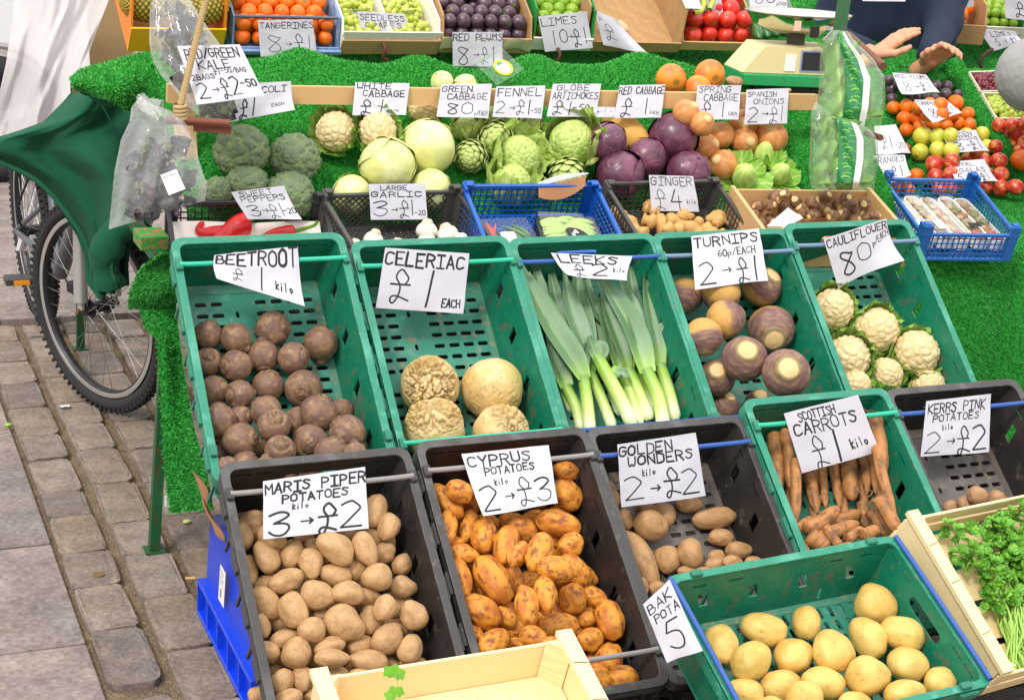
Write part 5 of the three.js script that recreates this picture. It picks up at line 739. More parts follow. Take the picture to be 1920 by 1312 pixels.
{ // broccoli
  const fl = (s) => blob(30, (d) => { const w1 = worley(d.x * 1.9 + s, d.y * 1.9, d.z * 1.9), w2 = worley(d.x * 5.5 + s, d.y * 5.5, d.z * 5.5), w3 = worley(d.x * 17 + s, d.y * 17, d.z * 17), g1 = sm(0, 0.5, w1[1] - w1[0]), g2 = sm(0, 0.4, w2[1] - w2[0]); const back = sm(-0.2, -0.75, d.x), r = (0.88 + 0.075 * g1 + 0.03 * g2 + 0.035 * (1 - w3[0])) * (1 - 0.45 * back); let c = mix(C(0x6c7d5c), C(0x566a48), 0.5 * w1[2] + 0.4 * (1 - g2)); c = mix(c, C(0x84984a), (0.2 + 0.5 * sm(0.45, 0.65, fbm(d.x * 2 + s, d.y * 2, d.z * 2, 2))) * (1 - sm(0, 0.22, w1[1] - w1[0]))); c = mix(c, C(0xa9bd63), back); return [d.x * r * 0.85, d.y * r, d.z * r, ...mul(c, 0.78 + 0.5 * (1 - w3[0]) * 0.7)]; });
  const gs = [fl(4), fl(31), fl(57)];
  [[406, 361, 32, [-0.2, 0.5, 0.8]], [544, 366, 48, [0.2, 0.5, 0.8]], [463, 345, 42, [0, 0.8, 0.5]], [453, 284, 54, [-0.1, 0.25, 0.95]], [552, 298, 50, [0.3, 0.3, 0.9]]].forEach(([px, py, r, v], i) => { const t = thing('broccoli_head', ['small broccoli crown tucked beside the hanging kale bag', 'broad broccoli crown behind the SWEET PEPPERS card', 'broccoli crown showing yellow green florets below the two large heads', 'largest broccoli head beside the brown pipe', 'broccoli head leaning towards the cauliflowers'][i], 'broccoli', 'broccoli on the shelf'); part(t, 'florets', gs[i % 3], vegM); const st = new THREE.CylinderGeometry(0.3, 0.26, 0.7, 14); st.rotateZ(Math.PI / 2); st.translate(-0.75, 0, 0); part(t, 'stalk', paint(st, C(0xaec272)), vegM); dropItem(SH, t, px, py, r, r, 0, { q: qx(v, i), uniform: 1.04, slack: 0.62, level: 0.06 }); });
}
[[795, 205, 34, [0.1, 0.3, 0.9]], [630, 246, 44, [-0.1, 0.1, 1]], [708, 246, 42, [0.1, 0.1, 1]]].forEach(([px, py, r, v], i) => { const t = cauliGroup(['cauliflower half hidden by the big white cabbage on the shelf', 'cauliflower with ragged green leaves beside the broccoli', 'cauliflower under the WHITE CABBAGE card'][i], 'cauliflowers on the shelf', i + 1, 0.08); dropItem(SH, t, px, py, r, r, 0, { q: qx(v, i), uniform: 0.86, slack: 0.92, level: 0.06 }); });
{ // white cabbages
  const one = (s) => blob(20, (d) => { const a = Math.atan2(d.z, d.y), n = fbm(d.x * 1.5 + s, d.y * 1.5, d.z * 1.5, 3), vein = Math.abs(Math.sin(a * 5 + n * 4 + d.x)) ** 14, edge = sm(0.46, 0.5, fbm(d.x + s * 2, d.y + 3, d.z, 2)); const r = 1 + 0.05 * (n - 0.5) + 0.006 * vein + 0.012 * edge; let c = mix(C(0xe8e6ac), C(0xd6d882), sm(0.35, 0.7, n)); c = mix(c, C(0xf0eecb), vein * 0.16); c = mix(c, C(0xdcc878), 0.5 * sm(0.62, 0.75, fbm(d.x * 2 + s + 6, d.y * 2, d.z * 2, 3))); return [d.x * r, d.y * r * 0.97, d.z * r, ...c]; });
  const gs = [one(2), one(9), one(17)];
  [[659, 364, 37, 'small white cabbage behind the LARGE GARLIC lattice beside the broccoli', SH], [808, 354, 38, 'white cabbage behind the LARGE GARLIC lattice beside the artichokes', SH], [801, 276, 53, 'largest smooth white cabbage on the grass shelf', SH], [726, 310, 52, 'white cabbage leaning against the largest one', SH], [829, 154, 21, 'small oval white cabbage resting behind the timber rail', CREST], [873, 162, 23, 'small round white cabbage behind the GREEN CABBAGE card', CREST]].forEach(([px, py, r, lab, bx], i) => dropItem(bx, wrapped('white_cabbage', lab, 'white cabbages', gs[i % 3], leafCol(C(0xdde09a), C(0xf2f0cf), C(0xd3d98a)), i), px, py, r, r, 0, { q: qx([0.2, 0.4 - 0.2 * i, 0.8], i), uniform: 1, slack: 0.8, level: 0.08 }));
}
{ // artichokes of overlapping bracts
  const br = sheet(6, 7, (u, v) => { const s = u * 2 - 1, w = 0.34 * Math.sin(Math.PI * (0.22 + 0.72 * v)) ** 0.7 * (v > 0.98 ? 0.5 : 1); return [V(0.55 * v - 0.12, 0.1 + 0.14 * Math.sin(v * 2.2) - 0.12 * s * s * w * 3, s * w), mul(mix(C(0x9db45c), C(0xc3cc80), v * 0.6 + 0.3 * Math.abs(s)), 0.9 + 0.2 * vnoise(u * 5, v * 9, 2))]; }, 0.02);
  const mk = (label) => { const t = thing('artichoke', label, 'artichoke', 'globe artichokes'); part(t, 'heart', blob(8, (d) => [d.x * 0.86, d.y * 0.86, d.z * 0.86, ...C(0x7f9645)]), vegM); const st = new THREE.CylinderGeometry(0.14, 0.16, 0.7, 10); st.rotateZ(Math.PI / 2); st.translate(-1.05, 0, 0); part(t, 'stalk', paint(st, C(0xa9b56b)), vegM);
    for (let i = 0; i < 58; i++) { const th = 0.35 + 2.55 * (i / 58) ** 0.85, a = i * 2.39996, b = part(t, 'bract', br, vegM); const n = V(-Math.cos(th), Math.sin(th) * Math.cos(a), Math.sin(th) * Math.sin(a)), up = V(Math.sin(th), Math.cos(th) * Math.cos(a), Math.cos(th) * Math.sin(a)); b.quaternion.setFromRotationMatrix(new THREE.Matrix4().makeBasis(up, n, up.clone().cross(n))); b.position.copy(n.multiplyScalar(0.82)); b.scale.setScalar(1.2 - 0.4 * i / 58); } return t; };
  [[923, 224, 32, [0.2, 0.6, 0.6]], [992, 240, 32, [0.3, 0.3, 0.8]], [883, 293, 31, [-0.3, -0.3, 0.85]], [930, 262, 38, [0.05, 0.1, 1]], [1064, 329, 35, [0.1, -0.75, 0.5]]].forEach(([px, py, r, v], i) => dropItem(SH, mk(['green artichoke partly hidden by the FENNEL card', 'green artichoke between the GLOBE ARTICHOKES card and the savoy cabbages', 'green artichoke beside the largest white cabbage', 'green artichoke whose tip faces the buyer', 'green artichoke with its stalk upward beside the red cabbages'][i]), px, py, r, r, 0, { q: qx(v, i), uniform: 0.92, slack: 0.74, level: 0.07 }));
}
const savoyCol = (r, ve, u, v) => { const w = worley(u * 9, v * 9, 1), ed = 1 - sm(0.02, 0.16, w[1] - w[0]); return mix(mix(C(0x86a63f), C(0xb2c75c), 0.5 * w[2] + 0.3 * v), C(0xd6e19a), Math.min(1, r + 0.55 * ed)); };
{ // savoy and green cabbages
  const core = blob(24, (d) => { const w = worley(d.x * 4, d.y * 4, d.z * 4), e = 1 - sm(0.03, 0.2, w[1] - w[0]), n = fbm(d.x * 1.4, d.y * 1.4, d.z * 1.4, 2); const r = 0.95 + 0.1 * (n - 0.5) - 0.045 * e; return [d.x * r, d.y * r, d.z * r, ...mix(mix(C(0x8fac48), C(0xb5c965), w[2]), C(0xd3de96), 0.7 * e)]; });
  [[972, 295, 52, 0.85, [0.5, 0.3, 0.8]], [960, 344, 50, 0.75, [0.3, 0.7, 0.6]], [1072, 268, 54, 0.9, [-0.2, 0.3, 0.9]], [875, 240, 30, 0.8, [0, 0.6, 0.6]]].forEach(([px, py, r, fl, v], i) => { const t = thing('savoy_cabbage', ['crinkled savoy cabbage lying below the artichokes', 'crinkled savoy cabbage at the edge of the blue bean crate', 'large crinkled savoy cabbage beside the red cabbages', 'leafy green cabbage under the GREEN CABBAGE card'][i], 'cabbage', 'savoy cabbages'); part(t, 'heart', core, vegM); for (let k = 0; k < 7; k++) part(t, 'leaf', cupLeaf(k * 0.9 + i, 0.9, 0.2, 1.9 + 0.5 * hash3(k, i, 4), 1.03 + 0.03 * (k % 2), 0.22 + 0.4 * hash3(k, i, 8), 0.17, savoyCol, k * 5 + i * 3, 16, 18), leafM); dropItem(SH, t, px, py, r, r * fl, 0, { q: qx(v, i * 2), uniform: 0.9, slack: 0.66, level: 0.07 }); });
}
{ // red cabbages
  const one = (s) => blob(22, (d) => { const a = Math.atan2(d.z, d.y), n = fbm(d.x * 1.6 + s, d.y * 1.6, d.z * 1.6, 3), vein = Math.abs(Math.sin(a * 4 + n * 5 + 2 * d.x)) ** 18, lf = fbm(d.x * 1.1 + s * 3, d.y * 1.1, d.z * 1.1, 2), step = sm(0.47, 0.5, lf) + sm(0.58, 0.6, lf), ridge = Math.exp(-(((lf - 0.485) / 0.012) ** 2)); const r = 0.97 + 0.035 * step * 0.6 + 0.03 * (n - 0.5) + 0.004 * vein; let c = mix(C(0x5a2c44), C(0x78405a), sm(0.4, 0.7, n)); c = mix(c, C(0x9a6a80), 0.14 * vein + 0.35 * ridge); return [d.x * r, d.y * r * 0.95, d.z * r, ...mul(c, 0.9 + 0.2 * vnoise(d.x * 12, d.y * 12, d.z * 12 + s))]; });
  const gs = [one(3), one(14), one(27)];
  dropItem(SH, (() => { const t = thing('butternut_squash', 'tan butternut squash lying behind the red cabbages', 'squash'); part(t, 'fruit', blob(14, (d) => { const r = 1 - 0.22 * sm(-0.1, 0.6, d.x) * (1 - 0.2 * d.x); return [d.x * 1.0, d.y * r, d.z * r, ...mul(C(0xdaa64e), 0.95 + 0.1 * vnoise(d.x * 3, d.y * 3, d.z * 3))]; }), vegGloss); const s = new THREE.CylinderGeometry(0.1, 0.14, 0.2, 8); s.rotateZ(-Math.PI / 2); s.translate(1.02, 0, 0); part(t, 'stalk', paint(s, C(0x8b7444)), vegM); return t; })(), 1172, 248, 52, 32, 215, { slack: 0.9, level: 0.07 });
  [[1140, 266, 36], [1262, 258, 47], [1212, 296, 39], [1162, 326, 46], [1290, 324, 42]].forEach(([px, py, r], i) => dropItem(SH, wrapped('red_cabbage', ['red cabbage beside the savoy cabbage and squash', 'largest red cabbage below the RED CABBAGE card', 'red cabbage in the middle of the red cabbage pile', 'red cabbage at the shelf edge beside the artichoke stalk', 'red cabbage behind the GINGER card beside the onions'][i], 'red cabbages', gs[i % 3], leafCol(C(0x63334c), C(0x9a7088), C(0x713e58)), i), px, py, r, r, 0, { q: qx([0.5 - 0.3 * i, 0.3, 0.8], i * 1.3), uniform: 1, slack: 0.78, level: 0.07 }));
}
{ // onions, grapefruit behind the rail, spring cabbages
  const on = [0, 1, 2].map((k) => blob(14, (d) => { const a = Math.atan2(d.z, d.y), st = vnoise(Math.cos(a) * 7 + k * 9, Math.sin(a) * 7, d.x * 1.5), neck = sm(0.9, 1, d.x), n = fbm(d.x * 2 + k, d.y * 2, d.z * 2, 3); const r = 1 + 0.16 * neck + 0.03 * (n - 0.5); let c = mix(C(0xd08848), C(0xd99a5c), sm(0.3, 0.7, st)); c = mix(c, C(0xb5622c), 0.55 * sm(0.5, 0.75, n)); c = mix(c, C(0xe8cf94), neck * 0.7); return [d.x * r * 0.95, d.y * r, d.z * r, ...c]; }));
  [[1287, 212, 26], [1317, 232, 24], [1396, 231, 29], [1351, 254, 27], [1323, 276, 27], [1396, 265, 26], [1447, 258, 31], [1356, 308, 28]].forEach(([px, py, r], i) => dropItem(SH, single('onion', 'golden brown onion on the grass shelf beside the red cabbages', 'onion', on[i % 3], vegGloss, 'Spanish onions on the shelf'), px, py, r, r, 0, { q: qx([0.6 - 0.35 * (i % 4), 0.5 - 0.3 * (i % 3), 0.6], i), uniform: 1, slack: 0.74, level: 0.06 }));
  const gf = blob(12, (d) => { const n = fbm(d.x * 2, d.y * 2, d.z * 2, 3), p = vnoise(d.x * 26, d.y * 26, d.z * 26), e = 1 - sm(0.96, 0.985, d.x); const r = 0.985 + 0.01 * p - 0.04 * (1 - e); return [d.x * r * 0.95, d.y * r, d.z * r, ...mix(C(0x5d6b2c), mix(C(0xe8922f), C(0xe2733a), sm(0.4, 0.7, n)), 0.35 + 0.65 * e)]; });
  [[1258, 148, 29], [1331, 140, 29], [1309, 166, 26]].forEach(([px, py, r], i) => dropItem(CREST, single('grapefruit', ['orange pink grapefruit behind the RED CABBAGE card', 'large orange grapefruit topmost behind the timber rail', 'grapefruit peeping over the SPRING CABBAGE card'][i], 'grapefruit', gf, vegGloss, 'grapefruit behind the rail'), px, py, r, r, 0, { q: qx([0.3, -0.4, 0.8], i), uniform: 1, level: 0.05, slack: 0.9 }));
  dropItem(CREST, single('sweet_potato', 'tan sweet potato lying behind the SPRING CABBAGE card', 'sweet potato', geoGolden[1], vegM), 1376, 154, 18, 12, 10, { level: 0.04 });
  const col = leafCol(C(0x8ebf3c), C(0xdbe79c), C(0x6fa636));
  [[1396, 330, 30, [0, 0.25, 0.9]], [1462, 326, 25, [0.3, 0.3, 0.85]], [1432, 290, 24, [0.1, 0.6, 0.6]]].forEach(([px, py, r, v], i) => { const t = thing('spring_cabbage', ['spring cabbage with a tight pale heart beside the onions', 'spring cabbage with loose leaves beside the bagged lettuce', 'spring cabbage leaning back over the onions'][i], 'cabbage', 'spring cabbages'); part(t, 'heart', blob(14, (d) => { const a = Math.atan2(d.z, d.y), n = vnoise(Math.cos(a) * 3, Math.sin(a) * 3, d.x * 2 + i), ve = Math.abs(Math.sin(a * 4 + d.x * 2)) ** 12; return [d.x * (1.1 + 0.2 * sm(0.5, 1, d.x)), d.y * 0.85, d.z * 0.85, ...mix(mix(C(0xa9cf52), C(0xc4dd74), n), C(0xe6efb5), ve * 0.6)]; }), vegGloss); for (let k = 0; k < 7; k++) part(t, 'leaf', cupLeaf(k * 0.92 + i, 0.75, 0.15, 1.45 + 0.5 * hash3(k, i, 4), 1.0 + 0.04 * (k % 2), 0.65 + 0.45 * hash3(k, i, 9), 0.12, col, k * 3 + i, 14, 16), leafM); dropItem(SH, t, px, py, r, r, 0, { q: qx(v, i), uniform: 0.92, slack: 0.7, level: 0.06 }); });
}
const RAIL = { o: at(900, 160, { z: -4.014 }), n: V(0, 0.42, 1).normalize() };
const rc = (label, q, lines) => card('c', label, q, RAIL, lines, [0.004, 0, 0, 0.005]);
rc('white card lettered WHITE CABBAGE £1 each on the timber rail', [[666, 154], [768, 156], [760, 216], [660, 216]], [['WHITE', 0.04, 0.02, 0.18, 0.66, 7], ['CABBAGE', 0.16, 0.24, 0.2, 0.8, 8], ['£', 0.14, 0.5, 0.42, 0.26, 8], ['1', 0.48, 0.54, 0.38, 0.14, 9], ['EACH', 0.64, 0.82, 0.1, 0.22, 4]]);
rc('white card lettered GREEN CABBAGE 80p each on the timber rail', [[827, 158], [922, 157], [915, 222], [818, 219]], [['GREEN', 0.04, 0.06, 0.18, 0.62, 7], ['CABBAGE', 0.16, 0.28, 0.18, 0.8, 7], ['80', 0.18, 0.56, 0.36, 0.56, 8], ['p/EACH', 0.72, 0.8, 0.13, 0.26, 4]]);
rc('white card lettered FENNEL 2 for £1-50 on the timber rail', [[931, 162], [1023, 160], [1015, 223], [923, 219]], [['FENNEL', 0.05, 0.08, 0.24, 0.92, 8], ['2', 0.06, 0.48, 0.4, 0.24, 7], ['>', 0.32, 0.64, 0.14, 0.14, 6], ['£', 0.46, 0.42, 0.46, 0.22, 7], ['1', 0.68, 0.44, 0.44, 0.1, 8], ['-50', 0.76, 0.7, 0.14, 0.22, 5]]);
rc('white card lettered GLOBE ARTICHOKES £1-50 each on the timber rail', [[1037, 157], [1127, 157], [1117, 220], [1025, 218]], [['GLOBE', 0.1, 0.03, 0.18, 0.7, 7], ['ARTICHOKES', 0.05, 0.26, 0.2, 0.95, 7], ['£', 0.1, 0.52, 0.42, 0.26, 8], ['1', 0.4, 0.54, 0.38, 0.1, 8], ['-50', 0.5, 0.62, 0.22, 0.36, 7], ['/EACH', 0.76, 0.86, 0.1, 0.22, 4]]);
rc('white card lettered RED CABBAGE £1 each on the timber rail', [[1162, 160], [1248, 158], [1239, 221], [1152, 221]], [['RED CABBAGE', 0.02, 0.06, 0.22, 1, 8], ['£', 0.12, 0.38, 0.54, 0.3, 8], ['1', 0.58, 0.4, 0.5, 0.16, 9], ['EACH', 0.74, 0.8, 0.1, 0.2, 4]]);
rc('white card lettered SPRING CABBAGE £1 each on the timber rail', [[1308, 160], [1390, 160], [1384, 225], [1302, 224]], [['SPRING', 0.05, 0.03, 0.18, 0.75, 7], ['CABBAGE', 0.18, 0.25, 0.2, 0.8, 7], ['£', 0.14, 0.46, 0.5, 0.28, 8], ['1', 0.58, 0.5, 0.44, 0.14, 9], ['EACH', 0.76, 0.78, 0.1, 0.2, 4]]);
rc('white card lettered SPANISH ONIONS 2 for £1 on the timber rail', [[1400, 168], [1480, 165], [1475, 232], [1396, 233]], [['SPANISH', 0.04, 0.08, 0.14, 0.7, 6], ['ONIONS', 0.18, 0.28, 0.16, 0.75, 6], ['2', 0.08, 0.52, 0.42, 0.3, 8], ['>', 0.4, 0.66, 0.12, 0.18, 7], ['£', 0.58, 0.48, 0.46, 0.24, 8], ['1', 0.82, 0.5, 0.42, 0.12, 8]]);
card('c', 'small white card tucked behind the ARTICHOKES and RED CABBAGE cards', [[1114, 200], [1160, 201], [1157, 220], [1112, 220]], { o: RAIL.o.clone().add(V(0, 0, -0.004)), n: RAIL.n }, [['-1-', 0.1, 0.1, 0.7, 0.8, 7]], [0.002, 0, 0, 0.002]);
// ---------------------------------------------------------------- fruit boxes on the back tier
{ // grass ledge below the boxes
  const prof = [[-4.6, 0.86], [-4.68, 0.99], [-4.74, 1.045], [-4.84, 1.075], [-5.1, 1.16], [-5.4, 1.27]];
  carpet('grass_ledge', 'darker strip of artificial grass under the fruit boxes', flip(sheet(60, 20, (u, v) => { const [z, y] = lerpPath(prof, v), x = 0.95 + u * 3.0; return V(x, y + 0.012 * (vnoise(x * 6, z * 6, 3) - 0.5), z - 0.02 * (vnoise(x * 5, 2, 1) - 0.5)); })), 30000, 0.013, 24);
}
const cardTex = tex(256, (u, v) => { const k = 0.9 + 0.16 * (tn(u, v, 8, 4, 111) - 0.5) + 0.06 * (Math.sin(v * 6.28 * 32)) * 0.5; return [0.79 * k, 0.62 * k, 0.42 * k]; }, true, 4);
const kraft = new THREE.MeshStandardMaterial({ map: cardTex, roughness: 0.9, side: 2 }), whiteCard = mat(0xf0ecdf, 0.8, { side: 2 });
// a shallow box standing at z = zf with its front bottom corners at two pixels
function tierBox(name, label, a, b, o, mats, group = 'fruit boxes on the back tier') {
  const A = at(a[0], a[1], { z: o.z ?? -4.8 }), B = at(b[0], b[1], { z: o.z ?? -4.8 }), w = A.distanceTo(B), yaw = o.yaw ?? 0, tilt = o.tilt ?? 0.62, l = o.l ?? 0.36, h = o.h ?? 0.09, hf = o.hf ?? h;
  const X = V(1, 0, 0).applyAxisAngle(V(0, 1, 0), yaw), s = V(0, Math.sin(tilt), -Math.cos(tilt)).applyAxisAngle(V(0, 1, 0), yaw), Z = s.clone().negate(), Y = Z.clone().cross(X), c = A.clone().add(B).multiplyScalar(0.5).addScaledVector(Z, -l / 2);
  const t = thing(name, label, 'box', group), T = 0.006, [mw, mf, mb] = mats;
  part(t, 'base', box(w - 2 * T, 0.004, l - 2 * T, 0, 0.003, 0), mb ?? mw); part(t, 'front_panel', box(w, hf, T, 0, hf / 2, l / 2 - T / 2), mf ?? mw); part(t, 'back_panel', box(w, h, T, 0, h / 2, -l / 2 + T / 2), mw);
  for (const sx of [-1, 1]) { const sh = new THREE.Shape(); sh.moveTo(-l / 2 + T, 0); sh.lineTo(l / 2 - T, 0); sh.lineTo(l / 2 - T, hf); sh.lineTo(l / 2 - 0.05, h); sh.lineTo(-l / 2 + T, h); sh.closePath(); const g = slab(sh, T); g.rotateY(-Math.PI / 2); g.scale(1, 1, 1); g.translate(sx * (w / 2 - T / 2) + T / 2, 0, 0); part(t, 'side_panel', g, mw); }
  const m = new THREE.Matrix4().makeBasis(X, Y, Z); t.quaternion.setFromRotationMatrix(m); t.position.copy(c);
  return { t, c, X, Y, Z, w, l, h, hf, m, put: (x, y, z) => c.clone().addScaledVector(X, x).addScaledVector(Y, y).addScaledVector(Z, z) };
}
const orb = (n, s, a, b, o = {}) => blob(n, (d) => { const k = fbm(d.x * 2 + s, d.y * 2, d.z * 2, 3), p = vnoise(d.x * 20 + s, d.y * 20, d.z * 20), e = sm(0.95, 0.99, d.x); const r = 1 - 0.05 * e + (o.bump ?? 0.012) * (p - 0.5) + 0.04 * (k - 0.5); return [d.x * r * (o.sq ?? 0.92), d.y * r, d.z * r, ...mix(mul(mix(a, b, sm(0.35, 0.7, k)), 0.95 + 0.1 * p), o.end ?? C(0x6a7a30), e * 0.8)]; });
const FR = {
  tang: [0, 1, 2].map((k) => orb(9, k * 7, C(0xf07a14), C(0xe5640c))), lime: [0, 1, 2].map((k) => orb(9, k * 5 + 40, C(0x8fae2e), C(0x6d9a28), { sq: 1.12, end: C(0xb9c060) })), plum: [0, 1, 2].map((k) => orb(9, k * 9 + 70, C(0x47303c), C(0x5d4a58), { bump: 0.004, sq: 1.05 })),
  tom: [0, 1, 2].map((k) => orb(10, k * 3 + 90, C(0xd8261a), C(0xe0442a), { bump: 0.002, sq: 0.86, end: C(0x5d7a2c) })),
  gold: [0, 1, 2].map((k) => orb(10, k * 4 + 110, C(0xd9cf4a), C(0xbfc63e), { bump: 0.003, end: C(0x6f6424) })), gala: [0, 1, 2].map((k) => blob(10, (d) => { const a = Math.atan2(d.z, d.y), n = fbm(d.x * 1.5 + k * 6, d.y * 1.5, d.z * 1.5, 3), st = vnoise(Math.cos(a) * 9 + k, Math.sin(a) * 9, d.x), e = sm(0.9, 1, d.x); const r = 1 - 0.16 * e + 0.04 * (n - 0.5); return [d.x * r * 0.92, d.y * r, d.z * r, ...mix(mix(C(0xc62f2c), C(0xe8964a), sm(0.45, 0.7, n * 0.7 + st * 0.3)), C(0x6f5a24), e * 0.7)]; })),
};
function hexFill(bx, r, geos, name, label, cat, group, m, o = {}) {
  seed(o.seed ?? 5); const nx = Math.floor((bx.w - 0.014) / (2 * r)), nz = Math.floor((bx.l - 0.014 - 2 * r) / (1.74 * r)) + 1; let n = 0;
  for (let L = 0; L < (o.layers ?? 1); L++) for (let j = 0; j < nz - L; j++) for (let i = 0; i < nx - ((j + L) % 2); i++) {
    if (o.skip && rnd() < o.skip) continue; const x = (i + 0.5 - nx / 2 + ((j + L) % 2) * 0.5) * 2 * r, z = (j - (nz - 1) / 2 + L * 0.5) * 1.74 * r; if (o.zmin !== undefined && z < o.zmin) continue;
    const me = single(name, label, cat, geos[n % geos.length], m, group); me.scale.setScalar(r * rr(0.94, 1.04)); me.position.copy(bx.put(x + rr(-0.08, 0.08) * r, 0.006 + (o.y0 ?? 0) + r + L * 1.5 * r, z)); me.quaternion.set(rr(-1, 1), rr(-1, 1), rr(-1, 1), rr(-1, 1)).normalize(); n++;
  }
}
const crateBlue = new THREE.MeshStandardMaterial({ map: tex(256, (u, v) => mix([0.42, 0.56, 0.76], [0.62, 0.7, 0.8], sm(0.45, 0.7, tn(u, v, 8, 4, 7))), true, 4), roughness: 0.6 });
{
  const yel = mat(0xf0b90e, 0.6), org = mat(0xe8861e, 0.6), px = tierBox('pineapple_box', 'bright yellow cardboard box of pineapples beside the plastic curtain', [238, 97], [416, 97], { l: 0.4, h: 0.19, hf: 0.09, yaw: 0.02 }, [org, yel, kraft]);
  const geo = blob(30, (d) => { const a = Math.atan2(d.z, d.y), th = Math.acos(Math.max(-1, Math.min(1, d.x))), u = th * 4.6, w = a * 2.546; const c1 = Math.cos(Math.PI * (u + w)), c2 = Math.cos(Math.PI * (u - w)), e = c1 * c2; const r = 0.95 + 0.06 * sm(-0.2, 0.9, Math.abs(e)); return [d.x * r * 1.35, d.y * r, d.z * r, ...mix(C(0x5d6a22), mix(C(0xd8b03c), C(0xb98a2a), vnoise(d.x * 9, d.y * 9, d.z * 9)), sm(0.2, 0.75, Math.abs(e)))]; });
  [[-0.08, 0.11, 0], [0.085, 0.12, 0.3], [0, -0.06, 0.1]].forEach(([x, z, a], i) => { const t = thing('pineapple', ['pineapple lying in front in the yellow box', 'pineapple half hidden by the hanging kale bag', 'pineapple lying further back in the yellow box'][i], 'pineapple', 'pineapples'); part(t, 'fruit', geo, vegM); for (let k = 0; k < 16; k++) { const aa = k * 2.4, up = 0.4 + 0.06 * k; const g = sheet(2, 6, (u, v) => [V(1.25 + v * up * 1.3, Math.cos(aa) * (0.12 + 0.5 * v * (1 - up * 0.6)) + (u - 0.5) * 0.16 * (1 - v) * -Math.sin(aa), Math.sin(aa) * (0.12 + 0.5 * v * (1 - up * 0.6)) + (u - 0.5) * 0.16 * (1 - v) * Math.cos(aa)), C(0x5f7f3c)]); part(t, 'leaf', g, leafM); } t.scale.setScalar(0.062); t.quaternion.setFromRotationMatrix(px.m).multiply(new THREE.Quaternion().setFromAxisAngle(V(0, 1, 0), a + (i === 2 ? 3.1 : 0.1))); t.position.copy(px.put(x, 0.085 + (i === 2 ? 0.01 : 0.03), z)); });
  // side wall board
const bp = at(205, 52, { d: 5.62 }), bd = single('kraft_board', 'brown cardboard sheet behind the plastic curtain beside the pineapple box', 'board', box(0.16, 0.36, 0.008), mat(0xa0835a, 0.9)); bd.position.copy(bp); bd.rotation.set(-0.3, 0.25, 0);
}
{ const b = tierBox('tangerine_crate', 'pale blue crate heaped with tangerines', [432, 105], [632, 102], { l: 0.44, h: 0.11, hf: 0.03 }, [crateBlue]); part(b.t, 'bar', bar(V(-b.w / 2, 0.104, b.l / 2 - 0.055), V(b.w / 2, 0.104, b.l / 2 - 0.055), 0.005), mat(0x5a6470, 0.5)); part(b.t, 'rib', box(b.w + 0.012, 0.014, 0.012, 0, 0.02, b.l / 2 + 0.006, 0.002), crateBlue); hexFill(b, 0.026, FR.tang, 'tangerine', 'orange tangerine in the pale blue crate', 'tangerine', 'tangerines in the blue crate', vegGloss, { layers: 2, y0: 0.004, seed: 6 }); }
const berry = new THREE.IcosahedronGeometry(1, 2);
function grapeHeap(label, bx, cx, cz, w, l, r, hexes, sd, y0 = 0.02) { // a bunch: a thing, berries merged with their own tints
  seed(sd); const l_ = []; for (let i = 0; i < 95; i++) { const x = rr(-1, 1), z = rr(-1, 1); const y = y0 + 0.022 * (1 - 0.5 * (x * x + z * z)) * rr(0.4, 1.3), g = berry.clone(); const q = r * rr(0.85, 1.1); g.scale(q, q * 1.08, q); g.translate(cx + x * w / 2, y, cz + z * l / 2); l_.push(paint(g, mix(C(hexes[0]), C(hexes[1]), rnd()))); }
  const t = thing('grape_bunch', label, 'grapes', 'grape bunches'); const m = part(t, 'berries', cjoin(l_), vmat(0.3, { transmission: 0.15, thickness: 0 })); m.userData.kind = 'stuff'; part(t, 'stem', tube([V(cx - w * 0.3, y0 + 0.03, cz), V(cx, y0 + 0.04, cz + 0.01), V(cx + w * 0.3, y0 + 0.03, cz - 0.01)], 0.002, 10, 5), mat(0x8a9a4a, 0.7)); t.quaternion.setFromRotationMatrix(bx.m); t.position.copy(bx.c ?? bx.put(0, 0, 0)); return t;
}
{ const b = tierBox('grape_box', 'white cardboard box divided into green grape tubs', [634, 105], [820, 98], { l: 0.44, h: 0.1, hf: 0.055, yaw: 0.04 }, [whiteCard, kraft, whiteCard]); part(b.t, 'front_flap', box(b.w, 0.03, 0.004, 0, 0.067, b.l / 2 - 0.012), whiteCard); part(b.t, 'divider', box(0.004, 0.07, b.l - 0.02, 0, 0.037, 0), whiteCard); part(b.t, 'divider', box(b.w - 0.02, 0.07, 0.004, 0, 0.037, -0.02), whiteCard);
  let i = 0; for (const x of [-0.08, 0.08]) for (const z of [-0.12, 0.1]) grapeHeap('bunch of green seedless grapes in a tub of the white box', b, x, z, 0.12, 0.16, 0.011, [0xb5c43e, 0xd0d66a], 300 + i++, 0.04); }
{ const b = tierBox('plum_box', 'brown cardboard box of dark plums lined with tissue', [822, 100], [988, 98], { l: 0.42, h: 0.11, hf: 0.06, yaw: -0.02 }, [kraft]); hexFill(b, 0.024, FR.plum, 'plum', 'dark purple plum in the tissue lined box', 'plum', 'plums in the cardboard box', vegWax, { layers: 2, seed: 9, skip: 0.1, y0: 0.01 }); part(b.t, 'tissue', sheet(16, 4, (u, v) => V((u - 0.5) * b.w * 1.02, 0.064 - v * 0.045 + 0.006 * Math.sin(u * 17), b.l / 2 + 0.003 + 0.006 * vnoise(u * 9, v * 3, 2)), 0.001), mat(0xd9c8a4, 0.9, { side: 2 })); }
